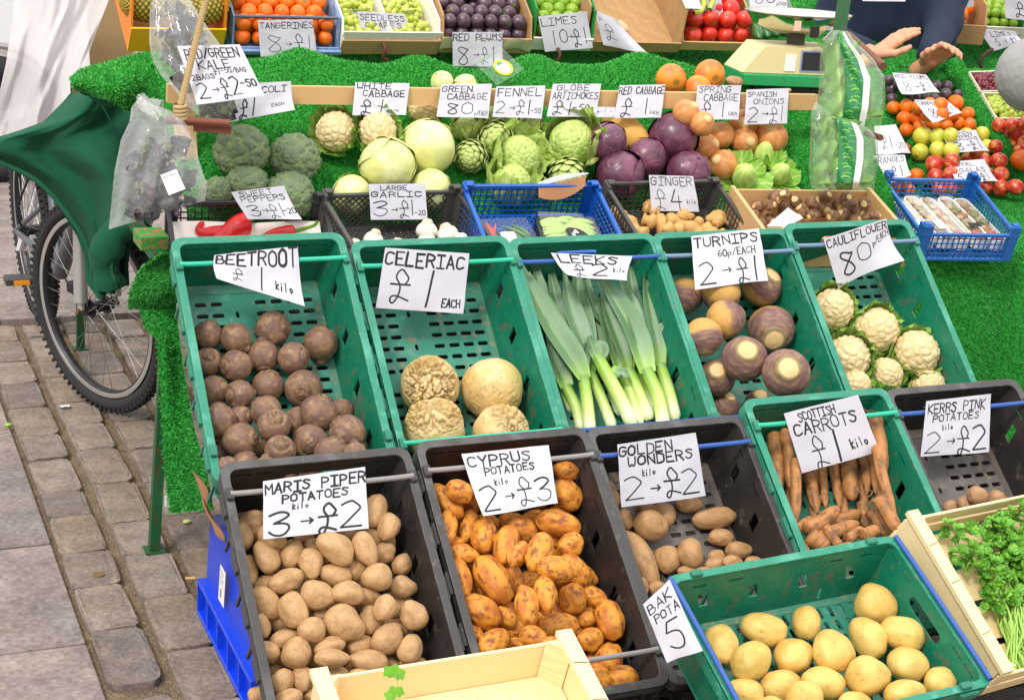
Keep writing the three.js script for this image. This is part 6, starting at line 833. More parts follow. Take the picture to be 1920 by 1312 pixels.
{ const gm = mat(0x2a8a3c, 0.6), b = tierBox('lime_box', 'green and white printed box of limes', [996, 96], [1104, 92], { l: 0.4, h: 0.13, hf: 0.05, yaw: -0.1 }, [gm, whiteCard, kraft]); hexFill(b, 0.022, FR.lime, 'lime', 'yellow green lime in the green printed box', 'lime', 'limes on the back tier', vegGloss, { layers: 2, seed: 11, y0: 0.02 }); }
{ const b = tierBox('empty_box', 'empty brown cardboard box with a folded out flap', [1092, 98], [1270, 95], { l: 0.42, h: 0.15, hf: 0.04, yaw: -0.04 }, [kraft]); part(b.t, 'flap', box(0.06, 0.003, 0.12, b.w / 2 + 0.02, 0.15, 0.1), whiteCard); const s = b.put(-0.03, 0.02, 0.12); const gg = single('ginger_scrap', 'left over pale root scraps in the empty brown box', 'scraps', join([0, 1, 2].map((i) => { const g = new THREE.IcosahedronGeometry(0.016, 2); g.scale(1.8, 0.7, 0.8); g.rotateY(i); g.translate(i * 0.025 - 0.03, 0.01, (i % 2) * 0.02); return g; })), mat(0xd8b48c, 0.8)); gg.position.copy(s); gg.quaternion.setFromRotationMatrix(b.m); }
{ const b = tierBox('tomato_box', 'shallow box of red tomatoes', [1276, 97], [1412, 92], { l: 0.4, h: 0.07, hf: 0.035, yaw: -0.06 }, [M.timber]); hexFill(b, 0.031, FR.tom, 'tomato', 'ripe red tomato in the shallow box', 'tomato', 'tomatoes', vegWax, { layers: 2, seed: 13, skip: 0.12 });
  const gp = single('green_chilli_bunch', 'curled bright yellow green pepper lying on the tomatoes', 'pepper', join([tube([b.put(-0.12, 0.1, 0.1), b.put(-0.09, 0.13, 0.06), b.put(-0.06, 0.12, 0.09), b.put(-0.08, 0.11, 0.13), b.put(-0.11, 0.11, 0.14)], 0.009, 20, 8), tube([b.put(-0.05, 0.12, 0.13), b.put(-0.03, 0.13, 0.09), b.put(-0.05, 0.12, 0.06)], 0.008, 12, 8)]), mat(0xb9cc3c, 0.4)); rebase(gp); }
{ // cucumbers
  seed(19); for (let i = 0; i < 5; i++) { const a = at(1400 + i * 16, -10, { d: 5.75 }), b = at(1424 + i * 17, 72 - i * 3, { d: 5.45 }); const g = sweep([a, a.clone().lerp(b, 0.5).add(V(0, 0.006, 0)), b], (t) => 0.021 * Math.min(1, Math.sqrt(t / 0.06) + 0.1) * Math.min(1, Math.sqrt((1 - t) / 0.06) + 0.1), 24, 12, 0.08, i, (t, an) => mul(mix(C(0x1f5a2a), C(0x4f8a3a), sm(0.4, 0.8, vnoise(Math.cos(an) * 4, Math.sin(an) * 4, t * 2 + i))), 1)); rebase(single('cucumber', 'long dark green cucumber beside the tomato box', 'cucumber', g, vegWax, 'cucumbers')); }
}
const T9 = { z: -4.785 };
card('c', 'white card lettered TANGERINES 8 for £1 on the blue crate', [[483, 38], [585, 36], [594, 105], [488, 106]], { z: -4.77 }, [['TANGERINES', 0.03, 0.07, 0.16, 1, 6], ['8', 0.14, 0.38, 0.5, 0.34, 6], ['>', 0.46, 0.6, 0.12, 0.14, 5], ['£', 0.62, 0.36, 0.5, 0.22, 6], ['1', 0.84, 0.42, 0.48, 0.12, 6]]);
card('c', 'white card lettered SEEDLESS GRAPES £1-50 on the white box', [[670, 21], [759, 26], [771, 78], [674, 79]], { z: -4.82 }, [['SEEDLESS', 0.04, 0.08, 0.2, 0.95, 6], ['GRAPES', 0.14, 0.34, 0.18, 0.75, 6], ['£', 0.14, 0.58, 0.4, 0.22, 6], ['1', 0.42, 0.6, 0.36, 0.12, 6], ['-50/kilo', 0.54, 0.72, 0.16, 0.44, 5]]);
card('c', 'white card lettered RED PLUMS 8 below the plum box', [[848, 60], [942, 60], [942, 124], [849, 124]], { z: -4.76 }, [['RED PLUMS', 0.02, 0.05, 0.2, 1, 7], ['8', 0.1, 0.4, 0.58, 0.3, 7], ['>', 0.42, 0.6, 0.12, 0.14, 6], ['£1', 0.56, 0.42, 0.5, 0.36, 7]]);
card('c', 'white card lettered LIMES 10 for £1', [[1009, 31], [1100, 21], [1111, 89], [1022, 97]], { z: -4.77 }, [['LIMES', 0.04, 0.08, 0.2, 0.76, 6], ['10', 0.16, 0.42, 0.4, 0.4, 8], ['>', 0.54, 0.58, 0.12, 0.1, 6], ['£', 0.62, 0.4, 0.48, 0.2, 7], ['1', 0.84, 0.42, 0.4, 0.12, 8]]);
card('c', 'twisted white card hanging on the empty brown box', [[1114, 18], [1156, 36], [1203, 98], [1131, 84]], { z: -4.76 }, [['£', 0.16, 0.3, 0.5, 0.4, 8], ['p', 0.1, 0.1, 0.15, 0.2, 6]], [0.02, 0.03, 0, 0.03]);
card('c', 'white card lettered £3 kilo over the tomatoes', [[1270, -28], [1348, -28], [1357, 33], [1281, 25]], { z: -4.83 }, [['£', 0.1, 0.45, 0.45, 0.3, 7], ['3', 0.42, 0.45, 0.45, 0.3, 8], ['kilo', 0.76, 0.74, 0.12, 0.18, 4]]);
card('c', 'white card lettered 80p each over the cucumbers', [[1404, -40], [1470, -40], [1477, 17], [1406, 14]], { d: 5.5 }, [['80', 0.16, 0.42, 0.42, 0.6, 8], ['p/EACH', 0.72, 0.78, 0.12, 0.26, 5]]);
{ // clear plastic tub with a round yellow label, on the grass behind the rail
  const t = thing('plastic_tub', 'clear plastic tub with a round yellow label lying behind the rail', 'tub'), k = { o: V(1.9, 1.165, -4.24), n: V(0, 0.75, 0.66) }; const q = [[888, 122], [938, 92], [978, 160], [912, 172]].map(([x, y]) => at(x, y, k)), X = q[1].clone().sub(q[0]), Z = q[3].clone().sub(q[0]), w = X.length(), l = Z.length(); X.normalize(); const Y = Z.clone().normalize().cross(X).normalize(); Z.copy(X).cross(Y);
  const s = rrect(w, l, 0.014); s.holes.push(rrect(w - 0.004, l - 0.004, 0.013, new THREE.Path())); const wl = slab(s, 0.03); wl.rotateX(-Math.PI / 2); part(t, 'wall', wl, film); part(t, 'lid', box(w, 0.0012, l, 0, 0.031, 0), film);
  const cv = document.createElement('canvas'); cv.width = cv.height = 128; { const c = cv.getContext('2d'); c.fillStyle = '#e8d21c'; c.fillRect(0, 0, 128, 128); c.fillStyle = '#eef2ea'; c.beginPath(); c.arc(64, 64, 48, 0, 7); c.fill(); c.fillStyle = '#3f9a5a'; c.beginPath(); c.arc(64, 42, 26, 3.3, 6.2); c.fill(); c.fillStyle = '#e8d21c'; c.fillRect(14, 70, 100, 6); } const lt = new THREE.CanvasTexture(cv); lt.colorSpace = THREE.SRGBColorSpace;
  const g = new THREE.CircleGeometry(0.029, 24); g.rotateX(-Math.PI / 2); g.translate(0.005, 0.0332, 0.012); part(t, 'label', g, new THREE.MeshStandardMaterial({ map: lt, roughness: 0.4 })); t.quaternion.setFromRotationMatrix(new THREE.Matrix4().makeBasis(X, Y, Z)); t.position.copy(q[0].clone().add(q[1]).add(q[2]).add(q[3]).multiplyScalar(0.25));
}
for (const [px, py] of [[722, 92], [1050, 102]]) { const a = at(px - 4, py - 12, { z: -4.765 }); rebase(single('iron_hook', px < 800 ? 'rusty iron hook in front of the white grape box' : 'rusty iron hook below the LIMES card', 'hook', tube([a, a.clone().add(V(0.004, -0.02, 0.012)), a.clone().add(V(0.002, -0.045, 0.004)), a.clone().add(V(0.016, -0.055, 0))], 0.006, 14, 6), mat(0x6b3f2c, 0.7, { metalness: 0.4 }), 'iron hooks')); }
// ---------------------------------------------------------------- fruit slope on the far counter
const RT = 0.66, RS = { c: V(3.6, 0.9, -4.43), X: V(1, 0, 0), Y: V(0, Math.cos(RT), Math.sin(RT)), Z: V(0, -Math.sin(RT), Math.cos(RT)), w: 2, l: 0.7, h: 0.1 };
const RB = { fr: RS, planes: [{ p: RS.c, n: RS.Y }], sph: [] }, rk = (h) => ({ o: RS.c.clone().addScaledVector(RS.Y, h), n: RS.Y });
{
  const P = (x, s) => V(x, 0, 0).addScaledVector(V(0, RS.c.y, RS.c.z), 1).addScaledVector(RS.Z, -s);
  carpet('grass_slope_cover', 'artificial grass under the sloping fruit display', flip(sheet(50, 24, (u, v) => P(2.95 + u * 2.0, -0.28 + v * 0.62).addScaledVector(RS.Y, -0.008))), 34000, 0.012, 31);
  const roll = (label, pts, r, sd) => { const g = sweep(pts, () => r, 40, 14, 0.15, sd); carpet('grass_divider', label, g, 60000, 0.011, sd); };
  roll('rolled grass divider beside the bagged lettuce', [at(1660, 120, rk(0.01)), at(1700, 220, rk(0.01)), at(1742, 352, rk(0.01))], 0.026, 32);
  roll('rolled grass divider between the plums and the grape trays', [at(1786, 120, rk(0.015)), at(1836, 215, rk(0.015)), at(1930, 352, rk(0.015))], 0.034, 33);
  // counter in front with a hanging front and a fold
  const cnt = [[-4.22, 0.735], [-4.0, 0.745], [-3.78, 0.735], [-3.72, 0.7], [-3.715, 0.45], [-3.71, 0.2], [-3.7, 0.02]];
  carpet('grass_counter_cover', 'artificial grass over the low counter with a hanging front', sheet(70, 50, (u, v) => { const [z, y] = lerpPath(cnt, 1 - (1 - v)), x = 2.72 + u * 1.9; return V(x, y + 0.006 * (vnoise(x * 6, z * 6, 2) - 0.5), z + sm(0.5, 0.7, v) * (0.05 * sm(3.32, 3.4, x) + 0.014 * Math.sin(x * 16)) + 0.004 * Math.sin(x * 30)); }), 38000, 0.012, 34, [0x258e2e, 0x3fa63c, 0x187424]);
}
const rz = Zm(1420, 0, 3.28);
function slopeFruit(list, geos, name, label, cat, group, m) { list.forEach(([x, y, r], i) => { const [px, py] = rz(x, y), me = single(name, label, cat, geos[i % geos.length], m, group); dropItem(RB, me, px, py, r / 3.28, r / 3.28, 0, { q: qx([Math.sin(i * 2.3), Math.cos(i * 1.7), 0.6], i), uniform: 1, slack: 0.9, level: 0.04 }); }); }
slopeFruit([[830, 550, 38], [830, 608, 36], [905, 598, 38], [870, 520, 34], [970, 605, 36], [1100, 525, 34], [1170, 530, 36], [1160, 577, 37], [1235, 580, 32], [810, 492, 32], [1040, 605, 33], [1090, 605, 32], [950, 540, 34], [1020, 530, 34], [900, 470, 32], [980, 480, 32]], FR.plum, 'plum', 'dark red plum at the top of the fruit slope', 'plum', 'plums on the fruit slope', vegWax);
slopeFruit([[840, 662, 44], [920, 655, 48], [905, 730, 48], [985, 722, 46], [920, 800, 46], [990, 660, 44], [1060, 640, 44], [1130, 640, 44], [1220, 632, 52], [1295, 702, 47], [1235, 760, 46], [1165, 770, 42], [1310, 765, 42], [1080, 772, 46], [1000, 780, 42], [1060, 710, 44], [1140, 705, 44], [1210, 700, 42]], FR.tang, 'tangerine', 'orange tangerine on the fruit slope below the plums', 'tangerine', 'tangerines on the fruit slope', vegGloss);
slopeFruit([[1020, 837, 62], [1112, 842, 54], [1005, 935, 55], [1115, 920, 56], [1195, 925, 52], [1385, 825, 50], [1412, 902, 48], [1190, 830, 48], [1285, 830, 48], [1300, 910, 48]], FR.gold, 'yellow_apple', 'yellow green apple on the fruit slope under the GOLDEN card', 'apple', 'yellow apples', vegWax);
slopeFruit([[1095, 1008, 60], [1200, 990, 52], [1300, 990, 52], [1400, 990, 52], [1490, 987, 54], [1100, 1088, 54], [1190, 1070, 50], [1290, 1080, 50], [1500, 1072, 52], [1400, 1155, 50], [1500, 1155, 54], [1590, 1150, 54], [1420, 1075, 48], [1300, 1160, 48], [1200, 1150, 48], [1120, 1160, 48], [1510, 822, 54], [1600, 815, 50], [1560, 902, 50], [905, 915, 40], [1640, 880, 48], [1490, 770, 46], [1570, 765, 46], [1650, 760, 46], [1470, 900, 44], [1620, 930, 48], [1350, 930, 44]], FR.gala, 'red_apple', 'red and yellow apple on the fruit slope behind the blue punnet crate', 'apple', 'red apples', vegWax);
slopeFruit([[980, 1078, 48], [900, 1100, 46], [850, 1160, 44], [930, 1160, 44], [1630, 985, 70], [860, 1010, 42]], FR.tang, 'orange', 'orange on the fruit slope', 'orange', 'oranges on the fruit slope', vegGloss);
{ // two trays of grapes
  const tray = (label, q, sd, tint, gl) => { const c = q.map(([x, y]) => at(...rz(x, y), rk(0.03))), X = c[1].clone().sub(c[0]), w = X.length(); X.normalize(); const Zd = c[3].clone().sub(c[0]), l = Zd.length(), Y = Zd.clone().normalize().cross(X).normalize(), Z = X.clone().cross(Y); const m = new THREE.Matrix4().makeBasis(X, Y, Z), ctr = c[0].clone().addScaledVector(X, w / 2).addScaledVector(Z, l / 2); const t = thing('grape_tray', label, 'tray', 'grape trays'); const e = 0.004; part(t, 'wall', join([box(w, 0.05, e, 0, 0, -l / 2), box(w, 0.05, e, 0, 0, l / 2), box(e, 0.05, l - e, -w / 2, 0, 0), box(e, 0.05, l - e, w / 2, 0, 0)]), mat(0xe2dcc2, 0.5)); part(t, 'base', box(w - e, 0.003, l - e, 0, -0.0235, 0), mat(0xd8d2bc, 0.6)); t.quaternion.setFromRotationMatrix(m); t.position.copy(ctr); grapeHeap(gl, { m, c: ctr }, 0, 0, w * 0.88, l * 0.86, 0.012, tint, sd, -0.002); grapeHeap(gl, { m, c: ctr }, 0, 0, w * 0.8, l * 0.8, 0.012, tint, sd + 9, 0.006); };
  tray('pale tray of red grapes beside the rolled grass divider', [[1285, 470], [1560, 462], [1620, 590], [1350, 590]], 401, [0x5d1f2c, 0x8a2c3c], 'bunch of dark red grapes in the pale tray');
  tray('pale tray of green grapes below the red ones', [[1365, 600], [1650, 600], [1730, 755], [1450, 755]], 431, [0x9fb53a, 0xc8d25e], 'bunch of green grapes in the pale tray on the slope');
}
// boxes further back on the right
{ const z = -5.25, b = tierBox('orange_box', 'brown cardboard box of large oranges behind the vendor', [1775, 92], [1836, 72], { z, l: 0.3, h: 0.15, hf: 0.08, yaw: -0.35, tilt: 0.3 }, [kraft], 'boxes behind the vendor'); [[-0.02, 0.1, 0.09], [0.03, 0.1, 0.01], [-0.04, 0.09, 0.02], [0.0, 0.08, -0.07]].forEach(([x, y, zz], i) => { const m = single('orange', 'large orange in the box behind the vendor', 'orange', FR.tang[i % 3], vegGloss, 'oranges in the box'); m.scale.setScalar(0.036); m.position.copy(b.put(x, y, zz)); });
  const b2 = tierBox('lime_tray', 'green edged box of limes behind the vendor', [1840, 66], [1912, 60], { z: -5.3, l: 0.3, h: 0.1, hf: 0.03, yaw: -0.2, tilt: 0.45 }, [mat(0x2f8a44, 0.6), whiteCard], 'boxes behind the vendor'); hexFill(b2, 0.021, FR.lime, 'lime', 'dark green lime in the box behind the vendor', 'lime', 'limes behind the vendor', vegGloss, { layers: 2, seed: 17 });
  const b3 = tierBox('onion_box', 'box of pale onions at the end of the back tier', [1916, 78], [1990, 70], { z: -5.3, l: 0.3, h: 0.1, hf: 0.04, yaw: -0.2, tilt: 0.45 }, [whiteCard], 'boxes behind the vendor'); hexFill(b3, 0.03, [orb(8, 9, C(0xe2d4a2), C(0xd0b884))], 'pale_onion', 'pale cream onion at the end of the back tier', 'onion', 'pale onions', vegGloss, { layers: 1, seed: 18 });
  const led = [[-5.0, 0.7], [-5.05, 0.93], [-5.12, 0.985], [-5.5, 1.16]]; carpet('grass_back_ledge', 'artificial grass ledge under the boxes behind the vendor', flip(sheet(24, 14, (u, v) => { const [zz, y] = lerpPath(led, v); return V(3.95 + u * 1.1, y, zz - 0.12 + 0.0 * u); })), 22000, 0.013, 36);
  rebase(single('iron_hook', 'dark iron hook below the green limes box', 'hook', tube([at(1862, 92, { z: -5.16 }), at(1845, 104, { z: -5.15 }), at(1838, 120, { z: -5.15 }), at(1846, 130, { z: -5.15 })], 0.007, 14, 6), mat(0x4e352a, 0.7, { metalness: 0.3 })));
}
const rcard = (label, q, lines, h = 0.105) => card('c', label, q, rk(h), lines, [0.008, 0.004, 0.004, 0.008]);
rcard('white card lettered RED PLUMS 8 for £1 on the fruit slope', [[1674, 136], [1738, 140], [1761, 177], [1690, 179]], [['RED PLUMS', 0.04, 0.06, 0.18, 0.95, 7], ['8', 0.16, 0.42, 0.45, 0.24, 8], ['>', 0.44, 0.6, 0.12, 0.14, 7], ['£1', 0.6, 0.42, 0.45, 0.36, 8]]);
rcard('white card lettered TANGERINES 8 for £1 on the fruit slope', [[1715, 187], [1777, 189], [1803, 214], [1748, 233]], [['TANGERINES', 0.04, 0.06, 0.18, 0.95, 7], ['8', 0.16, 0.42, 0.45, 0.24, 8], ['>', 0.44, 0.6, 0.12, 0.14, 7], ['£1', 0.6, 0.42, 0.45, 0.36, 8]], 0.17);
rcard('white card lettered GOLDEN DELICIOUS 8 for £1 on the apples', [[1764, 248], [1830, 243], [1853, 287], [1785, 287]], [['GOLDEN', 0.1, 0.06, 0.18, 0.75, 7], ['DELICIOUS', 0.1, 0.28, 0.15, 0.85, 6], ['8', 0.2, 0.52, 0.4, 0.24, 8], ['>', 0.46, 0.66, 0.12, 0.14, 6], ['£1', 0.6, 0.5, 0.42, 0.36, 8]], 0.14);
rcard('white card lettered ROYAL GALAS 5 for £1 on the red apples', [[1780, 303], [1846, 298], [1869, 343], [1792, 345]], [['ROYAL', 0.06, 0.08, 0.18, 0.6, 7], ['GALAS', 0.2, 0.34, 0.2, 0.7, 7], ['5 > £1', 0.12, 0.6, 0.34, 0.8, 8]], 0.15);
rcard('white card ending in £1-20 beside the bagged lettuce', [[1640, 236], [1680, 233], [1706, 290], [1642, 292]], [['£1', 0.25, 0.4, 0.4, 0.4, 8], ['-20', 0.62, 0.62, 0.2, 0.35, 7]], 0.085);
rcard('white card lettered ORANGES £1 beside the bagged lettuce', [[1636, 292], [1697, 290], [1707, 332], [1640, 358]], [['ORANGES', 0.04, 0.06, 0.2, 0.95, 7], ['2', 0.1, 0.5, 0.4, 0.24, 7], ['£1', 0.5, 0.42, 0.45, 0.4, 8]], 0.1);
card('c', 'white card lettered LIMES hanging below the box of limes', [[1834, 54], [1904, 58], [1915, 78], [1864, 96]], { z: -5.22 }, [['LIMES', 0.25, 0.1, 0.26, 0.6, 7], ['5 > £1', 0.25, 0.5, 0.34, 0.65, 7]], [0.01, 0.01, 0, 0.01]);
card('c', 'white card with a round figure over the box of oranges', [[1755, -40], [1820, -40], [1826, 12], [1758, 17]], { z: -5.12 }, [['3', 0.2, 0.45, 0.5, 0.3, 8], ['0p', 0.5, 0.5, 0.4, 0.4, 8]]);
card('c', 'white card hanging over the pale onions', [[1884, -30], [1960, -30], [1965, 42], [1886, 34]], { z: -5.2 }, [['£1', 0.25, 0.5, 0.4, 0.5, 8]]);
// ---------------------------------------------------------------- front: wooden boxes, parsley, blue crate
{
  const pale = new THREE.MeshStandardMaterial({ map: tex(512, (u, v) => { const g = tn(u, v, 4, 3, 161), k = Math.sin((v * 9 + g * 2.2) * 6.28) * 0.5 + 0.5, f = tn(u, (v * 1) % 1, 128, 2, 165), kn = tn(u, v, 16, 2, 166); return mul(mix([0.95, 0.86, 0.68], [0.89, 0.75, 0.52], 0.4 * k + 0.3 * (f - 0.3)), kn > 0.86 ? 0.8 : 1); }, true, 3, 5), roughness: 0.7 }); M.pale = pale;
  const staple = mat(0x55504c, 0.4, { metalness: 0.8 });
  const woodBox = (label, fr, slats, cat) => {
    const t = thing('wooden_box', label, cat), { w, l, h } = fr;
    const board = (n, x, y, z, sx, sy, sz) => part(t, n, box(sx, sy, sz, x, y, z, 0.001), pale);
    if (slats) { for (let i = 0; i < 4; i++) board('base_slat', 0, 0.004, -l / 2 + (i + 0.5) * l / 4, w, 0.006, l / 4 - 0.014); for (const sz of [-1, 1]) for (const y of [0.022, 0.066]) board('side_slat', 0, y, sz * (l / 2 + 0.004), w + 0.01, 0.034, 0.006); }
    else { board('base', 0, 0.003, 0, w, 0.005, l); for (const sz of [-1, 1]) board('long_board', 0, h / 2, sz * (l / 2 + 0.004), w, h, 0.006); }
    for (const sx of [-1, 1]) { board('end_board', sx * (w / 2 + 0.005), h / 2 + 0.004, 0, 0.008, h, l); board('cap_rail', sx * (w / 2 + 0.0), h + 0.016, 0, 0.03, 0.012, l + 0.02); for (const sz of [-1, 1]) { const s = new THREE.Shape(); s.moveTo(0, 0); s.lineTo(0.034, 0); s.lineTo(0, 0.034); s.closePath(); const g = slab(s, h + 0.006); g.rotateX(-Math.PI / 2); if (sx > 0) g.rotateY(sz > 0 ? Math.PI / 2 : Math.PI); else g.rotateY(sz > 0 ? 0 : -Math.PI / 2); g.translate(sx * (w / 2 - 0.0015), 0.005, sz * (l / 2 - 0.0015)); part(t, 'corner_block', g, pale); } for (const z of [-0.3, -0.05, 0.28]) part(t, 'staple', bar(V(sx * (w / 2 - 0.012), h + 0.023, z * l), V(sx * (w / 2 + 0.012), h + 0.023, z * l + 0.004), 0.0007, 0.0007, 5), staple); }
    t.quaternion.setFromRotationMatrix(fr.m); t.position.copy(fr.c); return t;
  };
  const fw = crateFrame(V(0.712, 0.466, -2.236), 0.332, -0.003, 0.44, 0.33, 0.085, 0.014); woodBox('empty pale wooden box with nailed corner blocks in front of the potato crates', fw, false, 'box');
  // two coriander sprigs left on the rim
  const sp = thing('herb_sprig', 'small green herb sprig caught on the edge of the wooden box', 'herb'), stem = at(745, 1250, { z: -2.2 }), lf = (p, s, k) => { for (let i = 0; i < 3; i++) part(sp, 'leaf', sheet(6, 6, (u, v) => { const a = (i - 1) * 0.9 + k, q = (u - 0.5) * Math.sin(Math.PI * (0.1 + 0.85 * v)) * (1 + 0.25 * Math.sin(v * 14)); return [p.clone().addScaledVector(RIGHT, s * (Math.sin(a) * v + Math.cos(a) * q)).addScaledVector(UP, s * (Math.cos(a) * v - Math.sin(a) * q)).addScaledVector(FWD, -s * 0.2 * v), mul(C(0x6fae34), 0.8 + 0.4 * vnoise(u * 5, v * 5, i))]; }), leafM); };
  lf(at(738, 1268, { z: -2.19 }), 0.022, 0.2); lf(at(742, 1306, { z: -2.17 }), 0.02, -0.4); part(sp, 'stem', tube([at(741, 1262, { z: -2.185 }), at(746, 1285, { z: -2.18 }), at(743, 1312, { z: -2.165 })], 0.0011, 12, 5), mat(0x8fb860, 0.6)); rebase(sp);
  const fp = frames.parsley = crateFrame(V(2.057, 0.499, -2.47), 0.6, 0.113, 0.475, 0.36, 0.09, 0.009); woodBox('pale slatted wooden tray holding bunches of parsley', fp, true, 'tray');
  // parsley bunches: stems fan down, leaves at the top
  const Q = (x, y, z) => fp.c.clone().addScaledVector(fp.X, x).addScaledVector(fp.Y, y).addScaledVector(fp.Z, z);
  const leafP = (() => { const l = []; for (const [a, s] of [[0, 1], [0.9, 0.75], [-0.9, 0.75], [1.7, 0.5], [-1.7, 0.5]]) l.push(sheet(4, 5, (u, v) => { const q = (u - 0.5) * 1.1 * Math.sin(Math.PI * (0.08 + 0.86 * v)) * (1 + 0.3 * Math.sin(v * 16)); const x = Math.sin(a) * v + Math.cos(a) * q, y = Math.cos(a) * v - Math.sin(a) * q; return [V(x * s, 0.14 * Math.sin(u * 5 + v * 3) + 0.16 * v * v, y * s), mul(mix(C(0x4f9a2c), C(0x86c242), v), 0.9)]; })); return cjoin(l); })();
  for (const [b, label] of [[0, 'bunch of flat parsley with pale green stems fanned towards the buyer'], [1, 'second parsley bunch behind the first against the tray end']]) {
    seed(140 + b); const t = thing('parsley_bunch', label, 'parsley', 'parsley bunches'), st = [], ctr = [0.16 + b * 0.1, 0.05]; const tie = Q(-0.08 + b * 0.11, 0.04, 0.07);
    for (let i = 0; i < 46; i++) { const a = Q(-0.15 + b * 0.11 + rr(-0.02, 0.08), 0.014 + rnd() * 0.03, 0.168 + rr(-0.02, 0.008)), m = tie.clone().addScaledVector(fp.X, rr(-0.035, 0.035)).addScaledVector(fp.Y, rr(-0.02, 0.025)), e = Q(0.0 + b * 0.11 + rr(-0.09, 0.08), 0.03 + rr(0, 0.04), rr(-0.12, 0.06)); st.push(tube([a, m, e], rr(0.0016, 0.003), 10, 5)); }
    const sm_ = part(t, 'stems', join(st), mat(0x9cc65a, 0.5)); sm_.userData.kind = 'stuff';
    for (let i = 0; i < 230; i++) { const p = Q(-0.03 + b * 0.11 + rr(-0.11, 0.1), 0.03 + rr(0, 0.06), rr(-0.16, 0.05)), m = part(t, 'leaf', leafP, leafM); m.position.copy(p); m.scale.setScalar(rr(0.013, 0.023)); m.quaternion.setFromRotationMatrix(fp.m).multiply(new THREE.Quaternion().setFromEuler(new THREE.Euler(rr(-0.9, 0.9), rr(0, 6.28), rr(-0.9, 0.9)))); }
    rebase(t);
  }
}
{ // upturned blue stacking crate below the potato crate, and hidden ones carrying the rest
  const bm = new THREE.MeshPhysicalMaterial({ color: 0x0a3fd0, roughness: 0.38, clearcoat: 0.2 }), t = thing('blue_stacking_crate', 'upturned bright blue stacking crate with a white label under the potato crate', 'crate');
  const w = 0.38, l = 0.5, h = 0.26, x0 = 0.775, z0 = -3.4;
  const cx = x0 + w / 2, cz = z0 + l / 2;
  part(t, 'body', (() => { const g = new THREE.BoxGeometry(w - 0.03, h - 0.004, l - 0.03); const p = g.attributes.position; for (let i = 0; i < p.count; i++) if (p.getY(i) > 0) { p.setX(i, p.getX(i) * 0.94); p.setZ(i, p.getZ(i) * 0.95); } g.computeVertexNormals(); g.translate(cx, h / 2 + 0.004, cz); return g; })(), bm);
  part(t, 'rim', join([box(w, 0.012, l, cx, 0.008, cz, 0.003), box(w, 0.01, l, cx, 0.088, cz, 0.003)]), bm);
  for (let i = 0; i <= 5; i++) part(t, 'rib', box(0.018, 0.08, 0.008, x0 + 0.01, 0.05, z0 + 0.006 + i * (l - 0.012) / 5), bm);
  for (let i = 0; i <= 4; i++) part(t, 'rib', box(0.008, 0.08, 0.018, x0 + 0.006 + i * (w - 0.012) / 4, 0.05, z0 + l - 0.01), bm);
  const cv = document.createElement('canvas'); cv.width = 96; cv.height = 160; { const c = cv.getContext('2d'); c.fillStyle = '#e6e3dd'; c.fillRect(0, 0, 96, 160); c.fillStyle = '#8a8a92'; for (let i = 0; i < 12; i++) c.fillRect(10, 14 + i * 6, 40 + (i * 29) % 36, 2); c.fillRect(20, 100, 30, 40); } const lt = new THREE.CanvasTexture(cv); lt.colorSpace = THREE.SRGBColorSpace;
  const lb = new THREE.PlaneGeometry(0.05, 0.085); lb.rotateY(-Math.PI / 2); const lp = at(418, 1098, { x: x0 + 0.012 }); lb.rotateZ(-0.045); lb.translate(lp.x - 0.003, lp.y, lp.z); part(t, 'label', lb, new THREE.MeshStandardMaterial({ map: lt, roughness: 0.8 })); rebase(t);
  const cb = single('torn_cardboard', 'torn brown cardboard edge poking out under the beetroot crate', 'cardboard', sheet(5, 14, (u, v) => at(360 + v * 44 + u * (14 + 5 * Math.sin(v * 9)), 882 + v * 122 + 12 * u, { x: 0.735 + 0.01 * u }), 0.004), mat(0x8a6244, 0.95, { side: 2 })); rebase(cb);
  const foil = single('white_paper', 'crumpled white paper behind the trestle foot', 'litter', sheet(6, 5, (u, v) => at(308 + u * 18, 928 + v * 22, { x: 0.79 - 0.02 * u })), mat(0xe8e8ee, 0.5, { side: 2 })); rebase(foil);
  const sup = (n, label, x, y, z, W, H, L) => rebase(single(n, label, 'crate', join([box(W, H, L, x, y, z, 0.01), box(W + 0.02, 0.02, L + 0.02, x, y + H / 2 - 0.03, z, 0.004)]), M.black, 'supports under the display'));
  const S = 'plain black crate carrying the sloping display from below';
  for (const [k0, k1, xa, xb, lab] of [['beet', 'cauli', 0.775, 2.66, 'dark plywood board sloping under the upper row of crates'], ['maris', 'kerrs', 0.765, 2.64, 'dark plywood board sloping under the lower row of crates']]) { const f = frames[k1], b = single('display_board', lab, 'board', box(xb - xa, 0.012, 0.5), mat(0x2e2620, 0.9)); b.quaternion.setFromRotationMatrix(f.m); b.position.copy(f.c).addScaledVector(f.Y, -0.02).setX((xa + xb) / 2); }
  for (const k of ['cyprus', 'golden', 'carrots', 'kerrs']) { const c = frames[k].c; sup('support_crate', S, c.x, 0.085, c.z - 0.18, 0.34, 0.17, 0.2); }
  sup('support_crate', S, 1.0, 0.17, -3.3, 0.2, 0.34, 0.2); for (const k of ['celeriac', 'leeks', 'turnips', 'cauli']) { const c = frames[k].c; sup('support_crate', S, c.x, 0.17, c.z - 0.16, 0.34, 0.34, 0.22); }
  sup('support_crate', S, frames.baking.c.x, 0.09, frames.baking.c.z - 0.02, 0.4, 0.18, 0.2); sup('support_crate', S, 0.93, 0.14, -2.06, 0.36, 0.28, 0.2); sup('support_crate', S, frames.parsley.c.x, 0.1, frames.parsley.c.z + 0.02, 0.36, 0.2, 0.18);
}
